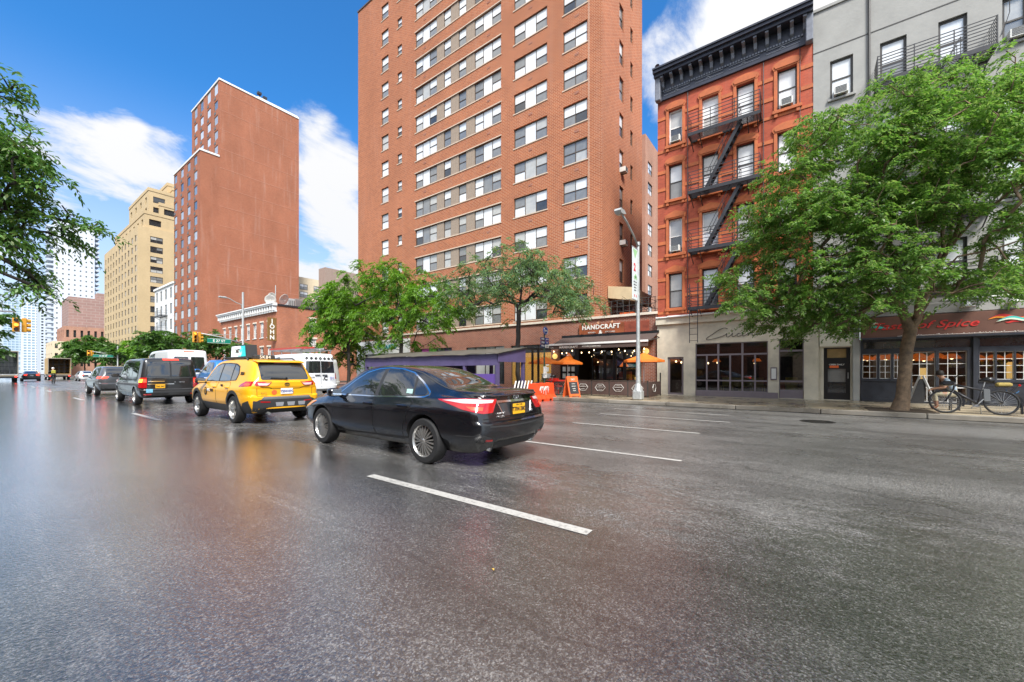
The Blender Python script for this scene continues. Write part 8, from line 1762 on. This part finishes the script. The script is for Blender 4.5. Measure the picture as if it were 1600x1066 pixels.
# ------------------------------------------------------------------ bicycles and people
def bicycle(label, X, Y, rz, z0=PZ, cargo=True, lean=0., frame='iron'):
    t = thing('bicycle', label, 'bicycle', (X, Y, z0), rz); t.rotation_euler = (0, lean, rz); r = .345; wb = 1.08
    tm = MB(); n = 36; V = [[(0 + .024 * math.cos(b), (r - .024 + .024 * math.sin(b)) * math.cos(a), (r - .024 + .024 * math.sin(b)) * math.sin(a)) for b in [2 * math.pi * j / 8 for j in range(8)]] for a in [2 * math.pi * i / n for i in range(n)]]
    for i in range(n): tm.v.extend(V[i])
    for i in range(n):
        for j in range(8): tm.f.append((i * 8 + j, ((i + 1) % n) * 8 + j, ((i + 1) % n) * 8 + (j + 1) % 8, i * 8 + (j + 1) % 8)); tm.m.append(0)
    tm = tm.mesh('tyre', 'tyre', True); sp = MB()
    for i in range(28): a = 2 * math.pi * i / 28; sp.bar((.03 * (1 if i % 2 else -1), .03 * math.cos(a + .5), .03 * math.sin(a + .5)), (0, (r - .045) * math.cos(a), (r - .045) * math.sin(a)), .004)
    sp.lathe([(.03, -.05), (.03, .05)], 'x', n=12); sp.lathe([(r - .05, -.012), (r - .045, .012), (r - .055, .012)], 'x', n=32); sp = sp.mesh('rim', 'steel')
    for y in (-wb / 2, wb / 2): w_ = put('wheel', tm, t, (0, y, r)); put('rim', sp, w_)
    bb_ = Vector((0, -.09, .30)); st_ = Vector((0, -.22, .78)); hd_ = Vector((0, .34, .83)); hl = Vector((0, .37, .66)); ra, fa = Vector((0, -wb / 2, r)), Vector((0, wb / 2, r)); q = MB()
    for a, b, rr in ((bb_, st_, .02), (hd_, st_ + Vector((0, .02, -.1)), .024), (hl, bb_, .032), (hd_ + Vector((0, -.02, .08)), hl, .022)): q.tube([a, b], rr, 8)
    for sx_ in (-.05, .05): q.tube([ra + Vector((sx_, 0, 0)), bb_], .012, 6); q.tube([ra + Vector((sx_, 0, 0)), st_ + Vector((0, 0, -.1))], .011, 6); q.tube([fa + Vector((sx_, 0, 0)), hl + Vector((sx_, -.01, .02))], .016, 6)
    q.build('frame', frame, t, smooth=True); q = MB(); q.tube([hd_ + Vector((0, -.02, .05)), hd_ + Vector((0, -.03, .24)), ], .018, 6); q.tube([(-.3, .22, 1.08), (-.2, .30, 1.09), (0, .31, 1.06), (.2, .30, 1.09), (.3, .22, 1.08)], .014, 6); q.build('handlebar', 'black_paint', t, smooth=True)
    q = MB(); q.tube([st_, st_ + Vector((0, -.04, .17))], .015, 6); q.build('seat_post', 'steel', t); q = MB(); q.tube([(0, -.42, .965), (0, -.30, .985), (0, -.14, .96)], [.085, .075, .025], 8); q.build('saddle', 'black_paint', t, smooth=True)
    q = MB(); q.lathe([(.001, .06), (.09, .06), (.09, .07), (.001, .07)], 'x', (0, bb_.y, bb_.z), 18); q.bar((.08, bb_.y, bb_.z), (.08, bb_.y + .1, bb_.z - .13), .02); q.bar((-.08, bb_.y, bb_.z), (-.08, bb_.y - .1, bb_.z + .13), .02); q.build('crank', 'steel', t)
    q = MB()
    for y, a0, a1 in ((-wb / 2, 20, 200), (wb / 2, 40, 200)):
        A_ = [R(a0 + (a1 - a0) * i / 12) for i in range(13)]; P = [(0, y + (r + .03) * math.cos(a), r + (r + .03) * math.sin(a)) for a in A_]
        for i in range(12): q.bar(P[i], P[i + 1], .05, .008)
    q.build('mudguard', 'black_paint', t)
    if cargo:
        q = MB(); q.bbox(-.045, -.335, .36, .045, -.20, .72, .015); q.build('battery', 'plastic_grey', t, (0, 0, 0), (R(0), 0, 0)); q = MB(); [q.bar((sx_, -.3, .78), (sx_, -.85, .78), .014) for sx_ in (-.07, 0, .07)]; [q.bar((sx_, -.8, .78), (sx_, -wb / 2, r), .012) for sx_ in (-.07, .07)]; q.build('luggage_rack', 'black_paint', t); q = MB(); q.bbox(-.09, -.74, .79, .09, -.45, .90, .03); q.build('rolled_bag', M('bag_tan', (.4, .3, .08), .8, var=.3), t)
        q = MB(); q.bbox(-.14, .36, .80, .14, .60, .93, .03); q.build('front_bag', 'black_paint', t); q = MB(); q.tube([(.03, -.15, .28), (.16, -.2, .02)], .012, 6); q.build('kickstand', 'steel', t); q = MB(); q.tube([(0, -.75 + .12 * math.cos(a), .72 + .12 * math.sin(a)) for a in [R(200 + 20 * i) for i in range(9)]], .012, 6); q.build('lock_cable', M('cable_blue', (.05, .15, .3), .4), t); q = MB(); q.bbox(-.03, -.9, .80, .03, -.85, .86, .01); q.build('tail_light', 'tail_red', t); q = MB(); q.bbox(-.04, -.92, .05, .04, -.88, .36, .01); q.build('mud_flap', 'black_paint', t)
    return t
bicycle('black electric bicycle with rear rack parked on the pavement', 16.75, -3.82, 0.04, lean=R(6))
bicycle('dark bicycle standing behind the orange barrier', 17.1, onX(856, 17.1), R(55), cargo=False)
def body(name, par, J, E, mats, region, hands=()):
    """one continuous skinned figure; J: name -> (x,y,z,r)"""
    names = list(J); idx = {n_: i for i, n_ in enumerate(names)}; V = [J[n_][:3] for n_ in names]; RR = [J[n_][3] for n_ in names]; EE = [(idx[a], idx[b]) for a, b in E]; reg = [region(n_) for n_ in names]
    for (w_, e_, tipdir, thumb) in hands:
        wv_ = Vector(J[w_][:3]); d = Vector(tipdir).normalized(); sd = d.cross(Vector(thumb)).cross(d).normalized() if False else Vector(thumb).normalized()
        for k, (o, l) in enumerate(((-.03, .07), (-.01, .085), (.012, .08), (.033, .065))):
            a = wv_ + d * .05 + sd * o; V += [tuple(a), tuple(a + d * l * .6), tuple(a + d * l + Vector((0, 0, -.02)))]; RR += [.011, .0095, .008]; n_ = len(V); EE += [(idx[w_], n_ - 3), (n_ - 3, n_ - 2), (n_ - 2, n_ - 1)]; reg += [0, 0, 0]
        a = wv_ + sd * .03; V += [tuple(a), tuple(a + sd * .035 + d * .035)]; RR += [.012, .01]; n_ = len(V); EE += [(idx[w_], n_ - 2), (n_ - 2, n_ - 1)]; reg += [0, 0]
    me = bpy.data.meshes.new(name); me.from_pydata(V, EE, []); o = bpy.data.objects.new('tmp_body', me); COL.objects.link(o); o.modifiers.new('s', 'SKIN')
    if not me.skin_vertices: return None
    for i, r_ in enumerate(RR): me.skin_vertices[0].data[i].radius = (r_, r_); me.skin_vertices[0].data[i].use_root = (i == 0)
    sd_ = o.modifiers.new('d', 'SUBSURF'); sd_.levels = 2; sd_.render_levels = 2
    bpy.context.view_layer.update(); m2 = bpy.data.meshes.new_from_object(o.evaluated_get(bpy.context.evaluated_depsgraph_get())); bpy.data.objects.remove(o)
    m2.materials.clear(); [m2.materials.append(MATS[m_]) for m_ in mats]; VA = np.array(V)
    for p in m2.polygons: p.use_smooth = True; c = np.array(p.center); p.material_index = reg[int(np.argmin(((VA - c)**2).sum(1)))]
    m2.name = name; return put(name, m2, par)
M('skin', (.45, .25, .16), .5, var=.1, vs=20); M('hair_dark', (.02, .014, .01), .6, var=.3, vs=40); M('shirt_blue', (.30, .38, .46), .8, var=.15, vs=8); M('trousers_tan', (.42, .37, .24), .8, var=.15, vs=8); M('jacket_dark', (.025, .03, .03), .7, var=.3, vs=8); M('backpack_yellow', (.45, .42, .06), .7, var=.3, vs=9); M('shoe_brown', (.22, .1, .05), .6)
def E_(s): return [tuple(x.split('-')) for x in s.split()]
ED = E_('hip-waist waist-chest chest-neck neck-head head-crown_ chest-shl shl-ell ell-wrl chest-shr shr-elr elr-wrr hip-hpl hpl-knl knl-anl anl-tol hip-hpr hpr-knr knr-anr anr-tor')
def reg(n_): return {'head': 0, 'crown_': 0, 'neck': 0, 'wrl': 0, 'wrr': 0, 'ell': 0, 'elr': 0}.get(n_, 1 if n_ in ('waist', 'chest', 'shl', 'shr') else (3 if n_ in ('anl', 'tol', 'anr', 'tor') else 2))
# seated person, facing up the avenue (+y), leaning forward
X = 18.1; Y = onX(1484, X); t = thing('person', 'person in pale blue shirt sitting bent forward on a stool behind the bicycle', 'person', (X, Y, PZ))
J = dict(hip=(0, -.12, .52, .13), waist=(0, -.06, .68, .125), chest=(0, .06, .88, .14), neck=(0, .16, 1.0, .05), head=(0, .23, 1.10, .082), crown_=(0, .24, 1.19, .075), shl=(-.17, .08, .93, .06), ell=(-.22, .16, .70, .042), wrl=(-.10, .36, .66, .03), shr=(.17, .08, .93, .06), elr=(.22, .16, .70, .042), wrr=(.10, .36, .66, .03), hpl=(-.1, -.08, .49, .095), knl=(-.13, .34, .50, .06), anl=(-.13, .30, .09, .042), tol=(-.14, .44, .05, .038), hpr=(.1, -.08, .49, .095), knr=(.13, .34, .50, .06), anr=(.13, .26, .09, .042), tor=(.14, .40, .05, .038))
body('body', t, J, ED, ['skin', 'shirt_blue', 'trousers_tan', 'shoe_brown'], reg, [('wrl', 'ell', (.3, .8, -.5), (1, 0, 0)), ('wrr', 'elr', (-.3, .8, -.5), (-1, 0, 0))])
q = MB(); q.lathe([(.001, .115), (.06, .10), (.092, .05), (.1, 0), (.09, -.05)], c=(0, .215, 1.14), n=16); q.build('hair', 'hair_dark', t, smooth=True); q = MB(); [q.lathe([(.001, -.008), (.009, 0), (.001, .008)], 'y', (sx_ * .03, .315, 1.12), 8) for sx_ in (-1, 1)]; q.build('eyes', 'hair_dark', t); q = MB(); q.add([(-.012, .305, 1.085), (.012, .305, 1.085), (0, .335, 1.088), (0, .31, 1.125)], [(0, 2, 1), (0, 3, 2), (2, 3, 1)]); q.build('nose', 'skin', t)
q = MB(); q.lathe([(.001, .40), (.17, .40), (.17, .36), (.001, .36)], c=(X, Y - .1, PZ), n=18); [q.bar((X + .13 * math.cos(a), Y - .1 + .13 * math.sin(a), PZ), (X + .11 * math.cos(a), Y - .1 + .11 * math.sin(a), PZ + .37), .03) for a in (.8, 2.4, 3.9, 5.5)]; q.build('stool', 'frame_dark', None, label='low dark stool under the seated person', cat='stool')
# cyclist far up the avenue
g = gnd(83, 600); bicycle('bicycle ridden by the helmeted cyclist far up the avenue', g.x, g.y, .05, 0, False)
t = thing('person', 'helmeted cyclist with yellow backpack riding up the avenue', 'person', (g.x, g.y, 0)); t.rotation_euler = (0, 0, .05)
J = dict(hip=(0, -.30, 1.02, .13), waist=(0, -.2, 1.2, .125), chest=(0, -.04, 1.42, .15), neck=(0, .04, 1.56, .055), head=(0, .1, 1.67, .085), crown_=(0, .1, 1.76, .075), shl=(-.19, -.02, 1.45, .065), ell=(-.33, .14, 1.25, .045), wrl=(-.28, .26, 1.10, .032), shr=(.19, -.02, 1.45, .065), elr=(.33, .14, 1.25, .045), wrr=(.28, .26, 1.10, .032), hpl=(-.11, -.28, .98, .1), knl=(-.14, .1, .72, .065), anl=(-.11, -.14, .34, .045), tol=(-.11, .02, .27, .04), hpr=(.11, -.28, .98, .1), knr=(.14, .06, .6, .065), anr=(.11, -.06, .2, .045), tor=(.11, .08, .14, .04))
body('body', t, J, ED, ['skin', 'jacket_dark', 'jacket_dark', 'shoe_brown'], lambda n_: 1 if n_ in ('ell', 'elr') else reg(n_), [('wrl', 'ell', (.1, 1, -.2), (1, 0, 0)), ('wrr', 'elr', (-.1, 1, -.2), (-1, 0, 0))])
q = MB(); q.lathe([(.001, .12), (.07, .1), (.11, .04), (.12, -.02), (.1, -.03)], c=(0, .09, 1.72), n=16); q.build('helmet', 'white_paint', t, smooth=True); q = MB(); q.bbox(-.16, -.36, 1.14, .16, -.16, 1.52, .05); q.build('backpack', 'backpack_yellow', t, (0, 0, 0), (R(0), 0, 0))
